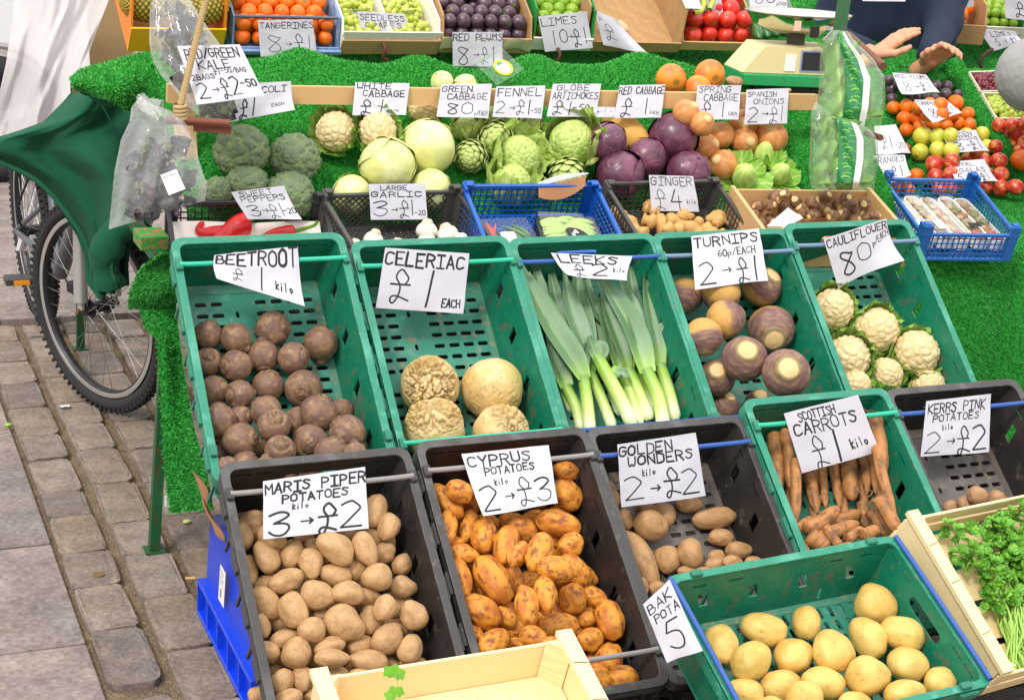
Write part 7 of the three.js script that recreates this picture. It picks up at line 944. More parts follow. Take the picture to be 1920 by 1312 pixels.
// ---------------------------------------------------------------- bicycle, jacket, van, curtain
{
  const tyreM = new THREE.MeshStandardMaterial({ color: 0x2a2829, roughness: 0.85 }), rimM = mat(0xb9b6b2, 0.35, { metalness: 0.6 }), darkRim = mat(0x2e2d30, 0.4, { metalness: 0.4 }), steel = mat(0xa9a8a6, 0.3, { metalness: 0.9 }), silver = mat(0xb4b2ae, 0.38, { metalness: 0.5 }), blackM = mat(0x1c1b1d, 0.5);
  const R = 0.335;
  const t = thing('bicycle', 'silver mountain bike leaning on the stall end with a jacket over its handlebar', 'bicycle');
  const wheel = (name, hub, dir, lean) => { // dir: rolling direction
    const g = new THREE.Group(); g.name = name; t.add(g); const X = dir.clone().normalize(), Z = X.clone().cross(V(0, 1, 0)).normalize(), Y = V(0, 1, 0).addScaledVector(Z, lean).normalize(), Zn = X.clone().cross(Y).normalize(); g.quaternion.setFromRotationMatrix(new THREE.Matrix4().makeBasis(X, Y, Zn)); g.position.copy(hub);
    const k = [new THREE.TorusGeometry(R - 0.025, 0.0215, 14, 90)]; for (let i = 0; i < 84; i++) { const a = i / 84 * 6.2832; for (const s of [-1, 0, 1]) { const b = new THREE.BoxGeometry(0.008, s ? 0.013 : 0.011, 0.012); b.translate(0, R - (s ? 0.009 : 0.003), s * 0.0165); b.rotateZ(a + (s ? 0.035 : 0)); k.push(b); } }
    part(g, 'tyre', join(k), tyreM);
    const lp = (r0, z0, r1, z1, m) => new THREE.LatheGeometry([[r0, z0], [r1, z0], [r1, z1], [r0, z1], [r0, z0]].map(([r, y]) => new THREE.Vector2(r, y)), 90).rotateX(Math.PI / 2);
    part(g, 'rim', join([lp(R - 0.068, -0.012, R - 0.05, 0.012)]), darkRim); part(g, 'brake_track', join([lp(R - 0.062, -0.0145, R - 0.048, -0.0125), lp(R - 0.062, 0.0125, R - 0.048, 0.0145)]), rimM);
    const sp = []; for (let i = 0; i < 32; i++) { const a = i / 32 * 6.2832, s = i % 2 ? 1 : -1, o = a + (i % 4 < 2 ? 0.9 : -0.9); sp.push(bar(V(0.025 * Math.cos(o), 0.025 * Math.sin(o), s * 0.028), V((R - 0.066) * Math.cos(a), (R - 0.066) * Math.sin(a), 0), 0.0011, 0.0011, 5)); } part(g, 'spokes', join(sp), steel);
    const hb = new THREE.CylinderGeometry(0.018, 0.018, 0.1, 14); hb.rotateX(Math.PI / 2); const fl = [-1, 1].map((s) => { const q = new THREE.CylinderGeometry(0.03, 0.03, 0.005, 18); q.rotateX(Math.PI / 2); q.translate(0, 0, s * 0.03); return q; }); part(g, 'hub', join([hb, ...fl]), blackM);
    return g;
  };
  const steer = V(0.44, 0, 0.9), fh = at(186, 585, { d: 5.0 }); const hubF = V(0.79, R, -4.83); const bdir = V(0.06, 0, 1).normalize();
  const wf = wheel('front_wheel', hubF, steer, 0.05);
  const ds = new THREE.Shape(); ds.absarc(0, 0, 0.08, 0, 6.2832); const hl = new THREE.Path(); hl.absarc(0, 0, 0.058, 0, 6.2832); ds.holes.push(hl); for (let i = 0; i < 36; i++) { const p = new THREE.Path(), a = i / 36 * 6.2832, r = 0.064 + (i % 3) * 0.005; p.absarc(r * Math.cos(a), r * Math.sin(a), 0.0022, 0, 6.2832); ds.holes.push(p); } const dg = new THREE.ExtrudeGeometry(ds, { depth: 0.002, bevelEnabled: false, curveSegments: 30 }); const arms = []; for (let i = 0; i < 6; i++) { const a = i * 1.047; arms.push(bar(V(0.018 * Math.cos(a), 0.018 * Math.sin(a), 0.001), V(0.06 * Math.cos(a + 0.4), 0.06 * Math.sin(a + 0.4), 0.001), 0.003)); } const dd = join([dg, ...arms]); dd.translate(0, 0, 0.044); part(wf, 'brake_disc', dd, mat(0x8d8782, 0.35, { metalness: 0.8 }));
  const cal = box(0.05, 0.035, 0.03, -0.05, 0.06, 0.045, 0.006); part(wf, 'brake_caliper', cal, blackM);
  const hubR = V(0.728, R, -5.82); wheel('rear_wheel', hubR, bdir, 0.05);
  const sZ = steer.clone().normalize().cross(V(0, 1, 0)).normalize(), crown = hubF.clone().addScaledVector(V(0, 1, 0), 0.42).addScaledVector(steer.clone().normalize(), -0.05).add(V(0.03, 0, 0)), head = crown.clone().addScaledVector(V(0, 1, 0), 0.14).addScaledVector(steer.clone().normalize(), -0.05);
  for (const s of [-1, 1]) part(t, 'fork_leg', join([bar(hubF.clone().addScaledVector(sZ, s * 0.06), hubF.clone().lerp(crown, 0.08).addScaledVector(sZ, s * 0.06), 0.012), bar(hubF.clone().lerp(crown, 0.06).addScaledVector(sZ, s * 0.062), hubF.clone().lerp(crown, 0.7).addScaledVector(sZ, s * 0.062), 0.021, 0.021, 14), bar(hubF.clone().lerp(crown, 0.7).addScaledVector(sZ, s * 0.062), crown.clone().addScaledVector(sZ, s * 0.062), 0.015, 0.015, 12)]), silver);
  part(t, 'fork_axle', bar(hubF.clone().addScaledVector(sZ, -0.075), hubF.clone().addScaledVector(sZ, 0.075), 0.008), mat(0x8a6b45, 0.5, { metalness: 0.6 }));
  part(t, 'fork_crown', beam(crown.clone().addScaledVector(sZ, -0.08), crown.clone().addScaledVector(sZ, 0.08), 0.04, 0.035), silver);
  const bb = V(0.755, 0.3, -5.36), seatTop = V(0.75, 0.6, -5.5), frameM = mat(0x6d7077, 0.3, { metalness: 0.5, });
  part(t, 'frame', join([bar(crown.clone().add(V(0, 0.04, 0)), bb, 0.027, 0.027, 12), bar(head, V(0.78, 0.58, -5.48), 0.02, 0.02, 12), bar(bb, seatTop, 0.018, 0.018, 12), bar(crown, head, 0.024, 0.024, 12), bar(bb, hubR.clone().add(V(0.06, 0, 0)), 0.011), bar(bb, hubR.clone().add(V(-0.06, 0, 0)), 0.011), bar(V(0.78, 0.56, -5.48), hubR.clone().add(V(0.06, 0, 0)), 0.009), bar(V(0.78, 0.56, -5.48), hubR.clone().add(V(-0.06, 0, 0)), 0.009)]), frameM);
  part(t, 'shock_absorber', join([bar(V(0.785, 0.42, -5.4), V(0.78, 0.54, -5.47), 0.022, 0.022, 12)]), mat(0x3b3b40, 0.4, { metalness: 0.4 }));
  part(t, 'saddle', (() => { const g = blob(8, (d) => [d.x * 0.07 * (1 - 0.5 * sm(-0.2, 1, d.z)), d.y * 0.03, d.z * 0.13, 0, 0, 0]); g.deleteAttribute('color'); g.translate(seatTop.x, seatTop.y + 0.05, seatTop.z); return g; })(), blackM);
  const hb0 = head.clone().add(V(0, 0.03, 0.02)); part(t, 'stem', bar(head, hb0, 0.016), blackM); part(t, 'handlebar', tube([hb0.clone().addScaledVector(sZ, -0.05), hb0.clone().addScaledVector(sZ, -0.03), hb0, hb0.clone().addScaledVector(sZ, 0.03), hb0.clone().addScaledVector(sZ, 0.05)], 0.014, 20, 8), blackM);
  // cranks and pedals
  const side = V(-1, 0, 0.08).normalize(), cr = bb.clone().addScaledVector(side, 0.07); const ring = new THREE.TorusGeometry(0.085, 0.006, 6, 40); ring.rotateY(Math.PI / 2); ring.translate(cr.x, cr.y, cr.z); part(t, 'chainring', join([ring, ...[0, 1, 2, 3, 4].map((i) => bar(cr, cr.clone().add(V(0, 0.085 * Math.cos(i * 1.257), 0.085 * Math.sin(i * 1.257))), 0.006))]), mat(0x9d9a96, 0.35, { metalness: 0.7 }));
  const pe = cr.clone().add(V(-0.02, 0.03, 0.165)); part(t, 'crank', beam(cr, pe, 0.016, 0.026), silver); const pd = part(t, 'pedal', join([box(0.1, 0.022, 0.07, pe.x - 0.06, pe.y, pe.z, 0.005)]), mat(0x3a3836, 0.6)); part(pd, 'reflector', box(0.05, 0.014, 0.006, pe.x - 0.06, pe.y, pe.z + 0.037), mat(0xf0940e, 0.25));
  part(t, 'cable', join([tube([head.clone().add(V(-0.05, 0.02, 0.02)), V(0.66, 0.7, -5.2), V(0.62, 0.5, -5.35), V(0.66, 0.42, -5.4)], 0.004, 20, 6), tube([head.clone().add(V(0.05, 0.02, 0.02)), crown.clone().add(V(0.04, 0.02, 0.1)), hubF.clone().add(V(0.05, 0.1, 0))], 0.003, 20, 6)]), blackM);
  t.position.set(0, 0, 0); rebase(t);
}
{ // green fleece jacket thrown over the handlebar
  const fleece = new THREE.MeshPhysicalMaterial({ color: 0x0b5236, roughness: 1, sheen: 0.0, sheenRoughness: 0.6, sheenColor: new THREE.Color(0x2f8a64), side: 2 });
  const L = [[182, 132], [150, 150], [118, 190], [80, 228], [30, 246], [-24, 262], [-34, 286], [-4, 302], [60, 334], [100, 372], [130, 410], [150, 440], [165, 480], [170, 530], [190, 556]], Rr = [[200, 131], [230, 142], [262, 158], [300, 180], [312, 215], [308, 250], [300, 280], [296, 310], [292, 340], [286, 370], [270, 400], [252, 430], [236, 460], [232, 500], [235, 536]];
  const t = thing('fleece_jacket', 'dark green fleece jacket draped over the bicycle handlebar', 'jacket');
  const D = (u, v) => 4.62 - 0.12 * Math.sin(Math.PI * u) * (1 - 0.4 * v) + 0.06 * Math.sin(u * 8 + v * 6 + 2 * Math.sin(v * 3)) * (0.3 + v) * (1 - 0.4 * u) + 0.035 * Math.sin(u * 15 - v * 7 + Math.sin(v * 9)) * (0.15 + v) + 0.1 * v * (1 - u) - 0.05 * fbm(u * 5 + v * 2, v * 4, 1, 4) + 0.025 * Math.abs(fbm(u * 6 - v * 3, v * 5, 4, 3) - 0.5);
  part(t, 'body', sheet(44, 60, (u, v) => { const a = lerpPath(L, v), b = lerpPath(Rr, v); return at(a[0] + (b[0] - a[0]) * u, a[1] + (b[1] - a[1]) * u, { d: D(u, v) }); }, 0.012), fleece);
  // hem with its stitched edge, seam across the back
  const hem = L.slice(5).map(([x, y], i) => at(x + 4, y + 2, { d: 4.58 - 0.002 * i })); part(t, 'hem', tube(hem, 0.007, 50, 8), fleece);
  const seam = [[156, 175], [180, 215], [196, 250], [208, 280]].map(([x, y], i) => at(x + 20, y, { d: 4.49 })); part(t, 'seam', tube(seam, 0.0025, 20, 6), fleece);
  part(t, 'hood_fold', sheet(20, 10, (u, v) => at(152 + u * 92, 168 + 26 * Math.sin(Math.PI * u * 0.9) * v + u * 14, { d: 4.43 - 0.03 * Math.sin(v * 3) }), 0.01), fleece);
  part(t, 'sleeve', sweep([at(262, 400, { d: 4.5 }), at(215, 440, { d: 4.5 }), at(196, 490, { d: 4.52 }), at(206, 536, { d: 4.55 })], (q) => 0.05 - 0.012 * q + 0.006 * Math.sin(q * 14), 30, 16, 0.3, 3), fleece);
  rebase(t);
}
{ // clear plastic weather curtain
  const pm = new THREE.MeshPhysicalMaterial({ color: 0xe2dddf, roughness: 0.5, transmission: 0.4, thickness: 0, side: 2, specularIntensity: 0.8 });
  const L = [[30, -60], [22, 40], [10, 120], [-8, 200], [-14, 260], [-10, 300]], Rr = [[215, -60], [203, 0], [180, 60], [160, 115], [140, 180], [120, 300]];
  const o = single('plastic_curtain', 'hanging sheet of cloudy clear plastic at the end of the stall', 'curtain', sheet(60, 40, (u, v) => { const a = lerpPath(L, v), b = lerpPath(Rr, v); return at(a[0] + (b[0] - a[0]) * u, a[1] + (b[1] - a[1]) * u, { d: 5.3 + 0.14 * fbm(u * 3.5 + 0.6 * v, v * 1.2, 1, 3) + 0.02 * Math.abs(fbm(u * 9 - 2 * v, v * 2.5, 7, 3) - 0.5) }); }), pm); rebase(o);
  const o2 = single('plastic_skirt', 'lower strip of the plastic curtain hanging behind the bicycle', 'curtain', sheet(20, 30, (u, v) => at(66 - 38 * v + u * (20 + 10 * v), 330 + 140 * v, { d: 5.9 + 0.04 * Math.sin(u * 12 + v * 2) }) ), pm); rebase(o2);
}
{ // white van parked behind
  const wm = new THREE.MeshPhysicalMaterial({ color: 0xe9e9ea, roughness: 0.3, clearcoat: 0.6 }), gl = mat(0x1c2a2c, 0.08), rub = mat(0x232224, 0.8), al = mat(0xc2c2c0, 0.3, { metalness: 0.7 });
  const t = thing('white_van', 'white van parked on the far pavement behind the curtain', 'van'), wc = at(-12, 322, { d: 7.9 }), zs = wc.z; // the side facing us lies at z = zs
  const x1 = wc.x + 0.62, sh = new THREE.Shape(); const gy = 0.005; sh.moveTo(x1, 0.28); sh.lineTo(x1 + 0.03, 0.6); sh.lineTo(x1 - 0.02, 0.98); sh.lineTo(x1 - 0.35, 1.12); sh.lineTo(x1 - 0.95, 1.75); sh.lineTo(x1 - 1.3, 1.88); sh.lineTo(x1 - 4.2, 1.9); sh.lineTo(x1 - 4.3, 0.3); sh.lineTo(wc.x - 2.6, 0.28); sh.absarc(wc.x - 3.0, 0.31, 0.38, 0, Math.PI, false); sh.lineTo(wc.x - 0.38, 0.28); const arc = []; for (let i = 0; i <= 14; i++) { const a = Math.PI - i / 14 * Math.PI; sh.lineTo(wc.x + 0.38 * Math.cos(a), 0.31 + 0.38 * Math.sin(a)); } sh.closePath();
  const body = new THREE.ExtrudeGeometry(sh, { depth: 1.6, bevelEnabled: true, bevelSize: 0.04, bevelThickness: 0.05, bevelSegments: 3 }); body.translate(0, 0, zs - 1.66); part(t, 'body', body, wm);
  part(t, 'side_window', box(0.75, 0.4, 0.02, x1 - 1.3, 1.45, zs + 0.0), gl); part(t, 'side_window', box(1.2, 0.4, 0.02, x1 - 2.5, 1.45, zs + 0.0), gl); part(t, 'door_line', join([box(0.006, 1.2, 0.01, x1 - 0.9, 0.95, zs - 0.006), box(1.0, 0.02, 0.012, x1 - 1.5, 1.02, zs - 0.004)]), rub);
  for (const dx of [0, -3.0]) { const g = new THREE.Group(); g.name = 'wheel'; t.add(g); g.position.set(wc.x + dx, 0.31, zs - 0.02); part(g, 'tyre', new THREE.TorusGeometry(0.25, 0.062, 16, 48), rub); const l = [new THREE.TorusGeometry(0.2, 0.014, 10, 40)]; for (let i = 0; i < 5; i++) { const a = i * 1.2566 + 0.3; l.push(beam(V(0.03 * Math.cos(a), 0.03 * Math.sin(a), 0.02), V(0.19 * Math.cos(a), 0.19 * Math.sin(a), 0.01), 0.055, 0.016, V(0, 0, 1))); } const hb = new THREE.CylinderGeometry(0.05, 0.055, 0.05, 20); hb.rotateX(Math.PI / 2); l.push(hb); part(g, 'rim', join(l), al); const dk = new THREE.CylinderGeometry(0.19, 0.19, 0.03, 30); dk.rotateX(Math.PI / 2); dk.translate(0, 0, -0.03); part(g, 'brake', dk, mat(0x3a3938, 0.7)); }
  rebase(t);
}
// ---------------------------------------------------------------- hanging bags, rope, pipe, pole
const bagFilm = new THREE.MeshPhysicalMaterial({ color: 0xffffff, roughness: 0.1, transmission: 0.87, thickness: 0, side: 2, specularIntensity: 1, bumpMap: tex(256, (u, v) => { const k = 0.6 * tn(u, v, 8, 4, 211) + 0.4 * tn(u, v, 32, 2, 212); return [k, k, k]; }, false, 1), bumpScale: 0.003 });
// a pillow between a left and a right outline, d = depth of its middle, th = half thickness
function bagShell(L, Rr, d, th, sd, nu = 26, nv = 36, wr = 0.018) {
  const one = (s) => sheet(nu, nv, (u, v) => { const a = lerpPath(L, v), b = lerpPath(Rr, v), e = Math.sqrt(Math.max(0, 1 - (2 * u - 1) ** 2)), q = th * e * Math.sqrt(Math.min(1, v * 4 + 0.05)) * Math.sqrt(Math.min(1, (1 - v) * 5 + 0.02)); return at(a[0] + (b[0] - a[0]) * u, a[1] + (b[1] - a[1]) * u, { d: d - s * q + wr * e * (fbm(u * 7 + sd, v * 4 + s, sd, 3) - 0.5) + 0.7 * wr * e * Math.sin(u * 21 + 3 * Math.sin(v * 5 + sd)) * 0.5 }); });
  return [one(1), one(-1)];
}
function kaleLeaves(L, Rr, d, th, n, sd, cols, v0, v1) { // ruffled leaf pieces inside
  seed(sd); const l = []; for (let i = 0; i < n; i++) { const v = rr(v0, v1), u = rr(0.16, 0.84), a = lerpPath(L, v), b = lerpPath(Rr, v), p = at(a[0] + (b[0] - a[0]) * u, a[1] + (b[1] - a[1]) * u, { d: d + rr(-0.6, 0.6) * th }), c = cols[Math.floor(rnd() * cols.length)], s = rr(0.012, 0.026), q = new THREE.Quaternion(rr(-1, 1), rr(-1, 1), rr(-1, 1), rr(-1, 1)).normalize(), k = rnd() * 9; const g = sheet(6, 6, (x, y) => [V((x - 0.5) * 2, 0.35 * Math.sin(x * 9 + k) * Math.sin(y * 8 + k), (y - 0.5) * 1.6), mul(c, 0.7 + 0.6 * vnoise(x * 5 + k, y * 5, 1))]); g.scale(s, s, s); g.applyQuaternion(q); g.translate(p.x, p.y, p.z); l.push(g); } return cjoin(l);
}
const kaleC = [C(0x443642), C(0x2e2730), C(0x5b5860), C(0x6f7458), C(0x3c4436), C(0x5d4a58)];
{
  const L = [[262, 180], [246, 200], [242, 228], [226, 262], [214, 320], [208, 380], [203, 430]], Rr = [[284, 194], [318, 206], [344, 226], [366, 262], [372, 300], [388, 345], [384, 376]];
  // bottom edge runs obliquely, as the bag hangs by one corner
  const t = thing('kale_bag', 'clear bag of red kale with a printed label hanging below the rope', 'bag', 'kale bags'), d = 3.72;
  bagShell(L, Rr, d, 0.05, 3).forEach((g) => part(t, 'film', g, bagFilm)); part(t, 'kale', kaleLeaves(L, Rr, d, 0.04, 64, 31, kaleC, 0.5, 0.98), leafM).userData.kind = 'stuff';
  const cv = document.createElement('canvas'); cv.width = 128; cv.height = 150; { const c = cv.getContext('2d'); c.fillStyle = '#f4f3f4'; c.fillRect(0, 0, 128, 150); c.fillStyle = '#333'; c.font = 'bold 24px sans-serif'; c.fillText('RED KALE', 6, 34); c.font = '16px sans-serif'; c.fillText('200g', 46, 58); c.fillStyle = '#999'; for (let i = 0; i < 6; i++) c.fillRect(20, 74 + i * 11, 60 + (i * 23) % 30, 3); } const lt = new THREE.CanvasTexture(cv); lt.colorSpace = THREE.SRGBColorSpace;
  const q = [[300, 328], [330, 317], [347, 354], [316, 366]].map(([x, y]) => at(x, y, { d: d - 0.064 })); part(t, 'label', sheet(3, 3, (u, v) => q[0].clone().multiplyScalar((1 - u) * (1 - v)).addScaledVector(q[1], u * (1 - v)).addScaledVector(q[2], u * v).addScaledVector(q[3], (1 - u) * v)), new THREE.MeshStandardMaterial({ map: lt, roughness: 0.5, side: 2 }));
  part(t, 'knot', sweep([at(262, 178, { d }), at(272, 196, { d }), at(300, 206, { d })], (u) => 0.012 + 0.012 * u, 10, 12, 0.5, 4), bagFilm); rebase(t);
}
{
  const L = [[284, -20], [280, 30], [279, 80], [285, 112], [300, 140], [322, 165], [344, 196], [366, 214], [392, 226]], Rr = [[345, -20], [368, 20], [392, 56], [410, 80], [424, 100], [446, 130], [462, 165], [452, 196], [420, 224]];
  const t = thing('kale_bag', 'long clear bag of kale hanging behind the RED GREEN KALE card', 'bag', 'kale bags'), d = 3.92; bagShell(L, Rr, d, 0.05, 7).forEach((g) => part(t, 'film', g, bagFilm)); part(t, 'kale', kaleLeaves(L, Rr, d, 0.035, 80, 37, kaleC, 0.08, 0.96), leafM).userData.kind = 'stuff'; rebase(t);
  card('c', 'white card lettered RED/GREEN KALE 2 bags for £2-50 on the rope', [[331, 86], [449, 83], [497, 180], [371, 198]], { d: 3.8 }, [['RED/GREEN', 0.08, 0.06, 0.17, 0.86, 8], ['KALE', 0.22, 0.27, 0.15, 0.52, 8], ['£1-50/BAG', 0.42, 0.43, 0.09, 0.5, 5], ['2BAGS', 0.06, 0.5, 0.09, 0.36, 6], ['2', 0.08, 0.64, 0.28, 0.2, 8], ['>', 0.3, 0.74, 0.1, 0.12, 7], ['£2', 0.42, 0.58, 0.34, 0.34, 8], ['-50', 0.74, 0.66, 0.14, 0.24, 9]], [0.008, 0, 0.01, 0.01]);
  card('c', 'white card ending in OLI, one pound each, behind the kale card', [[432, 158], [545, 152], [546, 206], [424, 230]], { o: at(480, 180, { z: -3.985 }), n: V(0, 0.2, 1).normalize() }, [['BROCCOLI', 0.1, 0.12, 0.2, 0.85, 7], ['£1', 0.2, 0.42, 0.5, 0.3, 9], ['EACH', 0.68, 0.68, 0.1, 0.2, 4]], [0.004, 0.02, 0, 0.01]);
  // rope: two strands twisted, knotted round the pipe
  const a = at(392, -30, { d: 3.76 }), b = at(338, 196, { d: 3.76 }), st = []; for (let k = 0; k < 3; k++) { const pts = []; for (let i = 0; i <= 60; i++) { const u = i / 60, an = u * 95 + k * 2.094; pts.push(a.clone().lerp(b, u).add(V(0.0042 * Math.cos(an), 0, 0.0042 * Math.sin(an)))); } st.push(new THREE.TubeGeometry(new THREE.CatmullRomCurve3(pts), 240, 0.0046, 6)); }
  const kn = []; for (let i = 0; i <= 40; i++) { const an = i * 0.62; kn.push(b.clone().add(V(0.012 * Math.cos(an), -0.002 - i * 0.0009, 0.014 * Math.sin(an)))); } st.push(new THREE.TubeGeometry(new THREE.CatmullRomCurve3(kn), 160, 0.0055, 6));
  rebase(single('hemp_rope', 'twisted hemp rope hanging across the kale card', 'rope', join(st), mat(0xb59a6c, 0.9)));
  const pipe = mat(0x7a4230, 0.45, { metalness: 0.25 }); const pp = thing('brown_pipe', 'rusty brown pipe and bracket hanging from the rope', 'pipe'); const p0 = at(310, 224, { d: 3.76 }), p1 = at(430, 232, { d: 3.8 }); part(pp, 'pipe', bar(p0, p1, 0.0105, 0.0105, 14), pipe); part(pp, 'bracket', beam(at(362, 238, { d: 3.79 }), at(433, 244, { d: 3.81 }), 0.012, 0.018), pipe); rebase(pp);
}
{ // upright pole with hooks, bagged lettuce
  const g = M.paintG, t = thing('stall_pole', 'green painted pole with rusty hook bars holding the bagged lettuce', 'pole'), a = at(1592, -60, { d: 4.75 }), b = at(1572, 78, { d: 4.72 }), c = at(1560, 360, { d: 4.62 });
  part(t, 'post', beam(a, b, 0.028, 0.028, V(0, 0, 1)), g); part(t, 'post', beam(b, c, 0.026, 0.026, V(0, 0, 1)), g); const hk = mat(0x7d4f38, 0.6, { metalness: 0.3 }); part(t, 'hook_bar', bar(at(1592, 66, { d: 4.7 }), at(1657, 124, { d: 4.45 }), 0.0115, 0.0115, 12), hk); part(t, 'hook_bar', bar(at(1600, 240, { d: 4.65 }), at(1652, 258, { d: 4.45 }), 0.009, 0.009, 10), hk); rebase(t);
  const cv = document.createElement('canvas'); cv.width = 256; cv.height = 512; { const x = cv.getContext('2d'); seed(71); x.fillStyle = '#1c7a40'; x.fillRect(0, 0, 256, 512); for (let i = 0; i < 34; i++) { x.strokeStyle = ['#6fae3a', '#8cc04a', '#3f9a4e'][i % 3]; x.lineWidth = 7; const y = 14 + i * 15, xx = rr(10, 120); x.beginPath(); x.moveTo(xx, y); x.quadraticCurveTo(xx + 40, y - 12, xx + rr(60, 100), y + 2); x.stroke(); } x.fillStyle = '#eceae6'; x.fillRect(186, 0, 70, 512); x.fillStyle = '#8f9aa0'; x.fillRect(210, 60, 6, 22); x.fillRect(222, 60, 4, 22); } const pt = new THREE.CanvasTexture(cv); pt.colorSpace = THREE.SRGBColorSpace;
  const clear = new THREE.MeshPhysicalMaterial({ color: 0xf6fff0, roughness: 0.08, transmission: 0.92, thickness: 0, side: 2, bumpMap: bagFilm.bumpMap, bumpScale: 0.004 }), print = new THREE.MeshPhysicalMaterial({ map: pt, roughness: 0.3, side: 2, clearcoat: 0.4 });
  const mk = (label, L, Rr, d, sd) => {
    const b = thing('lettuce_bag', label, 'bag', 'bagged lettuces'); const [f, k] = bagShell(L, Rr, d, 0.055, sd, 30, 30, 0.016); part(b, 'film', f, clear); part(b, 'film', k, clear);
    part(b, 'printed_band', sheet(20, 30, (u, v) => { const uu = 0.4 + 0.36 * u + 0.03 * Math.sin(v * 4), a = lerpPath(L, 0.02 + v * 0.96), c2 = lerpPath(Rr, 0.02 + v * 0.96), e = Math.sqrt(Math.max(0, 1 - (2 * uu - 1) ** 2)), vv = 0.02 + v * 0.96; const q = 0.055 * e * Math.sqrt(Math.min(1, vv * 4 + 0.05)) * Math.sqrt(Math.min(1, (1 - vv) * 5 + 0.02)); return at(a[0] + (c2[0] - a[0]) * uu, a[1] + (c2[1] - a[1]) * uu, { d: d - q - 0.012 + 0.006 * Math.sin(uu * 26 + 3 * Math.sin(vv * 5)) }); }), print);
    seed(sd * 13); for (let i = 0; i < 15; i++) { const u = rr(0.22, 0.78), a = lerpPath(L, 0.12), c2 = lerpPath(Rr, 0.12), a2 = lerpPath(L, 0.9), c3 = lerpPath(Rr, 0.9), p = at(a[0] + (c2[0] - a[0]) * u, a[1] + (c2[1] - a[1]) * u + rr(0, 16), { d: d + rr(-0.03, 0.02) }), q = at(a2[0] + (c3[0] - a2[0]) * u, a2[1] + (c3[1] - a2[1]) * u - rr(0, 10), { d: d + rr(-0.03, 0.02) }), kk = rnd() * 9, fl = rnd() < 0.5; part(b, 'lettuce_leaf', sheet(8, 16, (x, y) => { const w = 0.03 * (0.45 + (fl ? y : 1 - y)) * (1 + 0.15 * Math.sin(y * 30 + kk)), s = x * 2 - 1; return [p.clone().lerp(q, y).addScaledVector(RIGHT, s * w).addScaledVector(FWD, 0.01 * Math.sin(x * 6 + kk) + 0.01 * s * s + 0.006 * Math.sin(y * 22 + x * 9 + kk)), mul(mix(mix(C(0x7fa83e), C(0x4f842e), Math.abs(s)), C(0xc0d488), (1 - sm(0.03, 0.2, Math.abs(s))) * 0.8), 0.85 + 0.3 * vnoise(x * 6 + kk, y * 9, 2))]; }), leafM); }
    rebase(b);
  };
  mk('upper clear bag of green lettuce with a green printed band', [[1560, 56], [1542, 74], [1538, 110], [1536, 160], [1532, 205], [1535, 240]], [[1590, 58], [1612, 84], [1640, 112], [1660, 145], [1660, 200], [1650, 246]], 4.42, 5);
  mk('lower clear bag of lettuce with a green printed band above the eddoes', [[1530, 190], [1522, 205], [1520, 250], [1518, 300], [1520, 345], [1526, 358]], [[1600, 236], [1632, 240], [1646, 262], [1648, 300], [1642, 340], [1640, 356]], 4.36, 9);
}
{ // shop scale: green body, cream housing, steel pan
  const t = thing('shop_scale', 'old green and cream shop scale with a steel pan on top', 'scale'), o = at(1462, 132, { d: 5.0 });
  const gm = new THREE.MeshStandardMaterial({ map: tex(128, (u, v) => mix([0.1, 0.62, 0.36], [0.45, 0.3, 0.16], sm(0.66, 0.76, tn(u, v, 16, 4, 25))), true, 3), roughness: 0.45 }), cm = mat(0xe6d6a0, 0.5), sm2 = mat(0xc9c7bd, 0.12, { metalness: 1 });
  part(t, 'base', box(0.3, 0.035, 0.2, 0, -0.018, 0, 0.004), gm); const hs = new THREE.Shape(); hs.moveTo(-0.15, 0); hs.lineTo(0.15, 0); hs.lineTo(0.15, 0.08); hs.lineTo(-0.085, 0.08); hs.closePath(); const hg = slab(hs, 0.17); hg.translate(0, 0.001, -0.09); part(t, 'housing', hg, cm); part(t, 'foot', box(0.26, 0.04, 0.16, 0.02, -0.056, 0, 0.003), mat(0x1e2420, 0.7)); part(t, 'price_window', box(0.075, 0.055, 0.004, 0.075, 0.042, 0.082), mat(0x2c3338, 0.15)); part(t, 'window_frame', box(0.085, 0.065, 0.003, 0.075, 0.042, 0.0815), mat(0x8a9ac0, 0.4)); part(t, 'label', box(0.035, 0.05, 0.003, 0.0, 0.035, 0.082), mat(0xf4f2f0, 0.6)); part(t, 'knob', new THREE.SphereGeometry(0.006, 10, 8).translate(0, -0.045, 0.1), mat(0xb9b04a, 0.4));
  const pan = new THREE.LatheGeometry([[0.0, 0], [0.09, 0.006], [0.14, 0.028], [0.165, 0.062], [0.172, 0.064], [0.166, 0.058], [0.142, 0.024], [0.09, 0.001], [0, -0.004]].map(([a, b]) => new THREE.Vector2(a, b)), 48); pan.scale(1, 1, 0.72); pan.translate(0.05, 0.115, -0.02); part(t, 'pan', pan, sm2); part(t, 'pan_stem', bar(V(0.05, 0.08, -0.02), V(0.05, 0.114, -0.02), 0.03), mat(0x4a4640, 0.5)); part(t, 'pan_sticker', box(0.022, 0.03, 0.002, 0.0, 0.15, 0.105), mat(0xf0c8b0, 0.6)); part(t, 'tab', box(0.026, 0.034, 0.01, 0.05, 0.135, 0.12), mat(0x2c2422, 0.6));
  t.position.copy(o); t.rotation.y = -0.2;
}
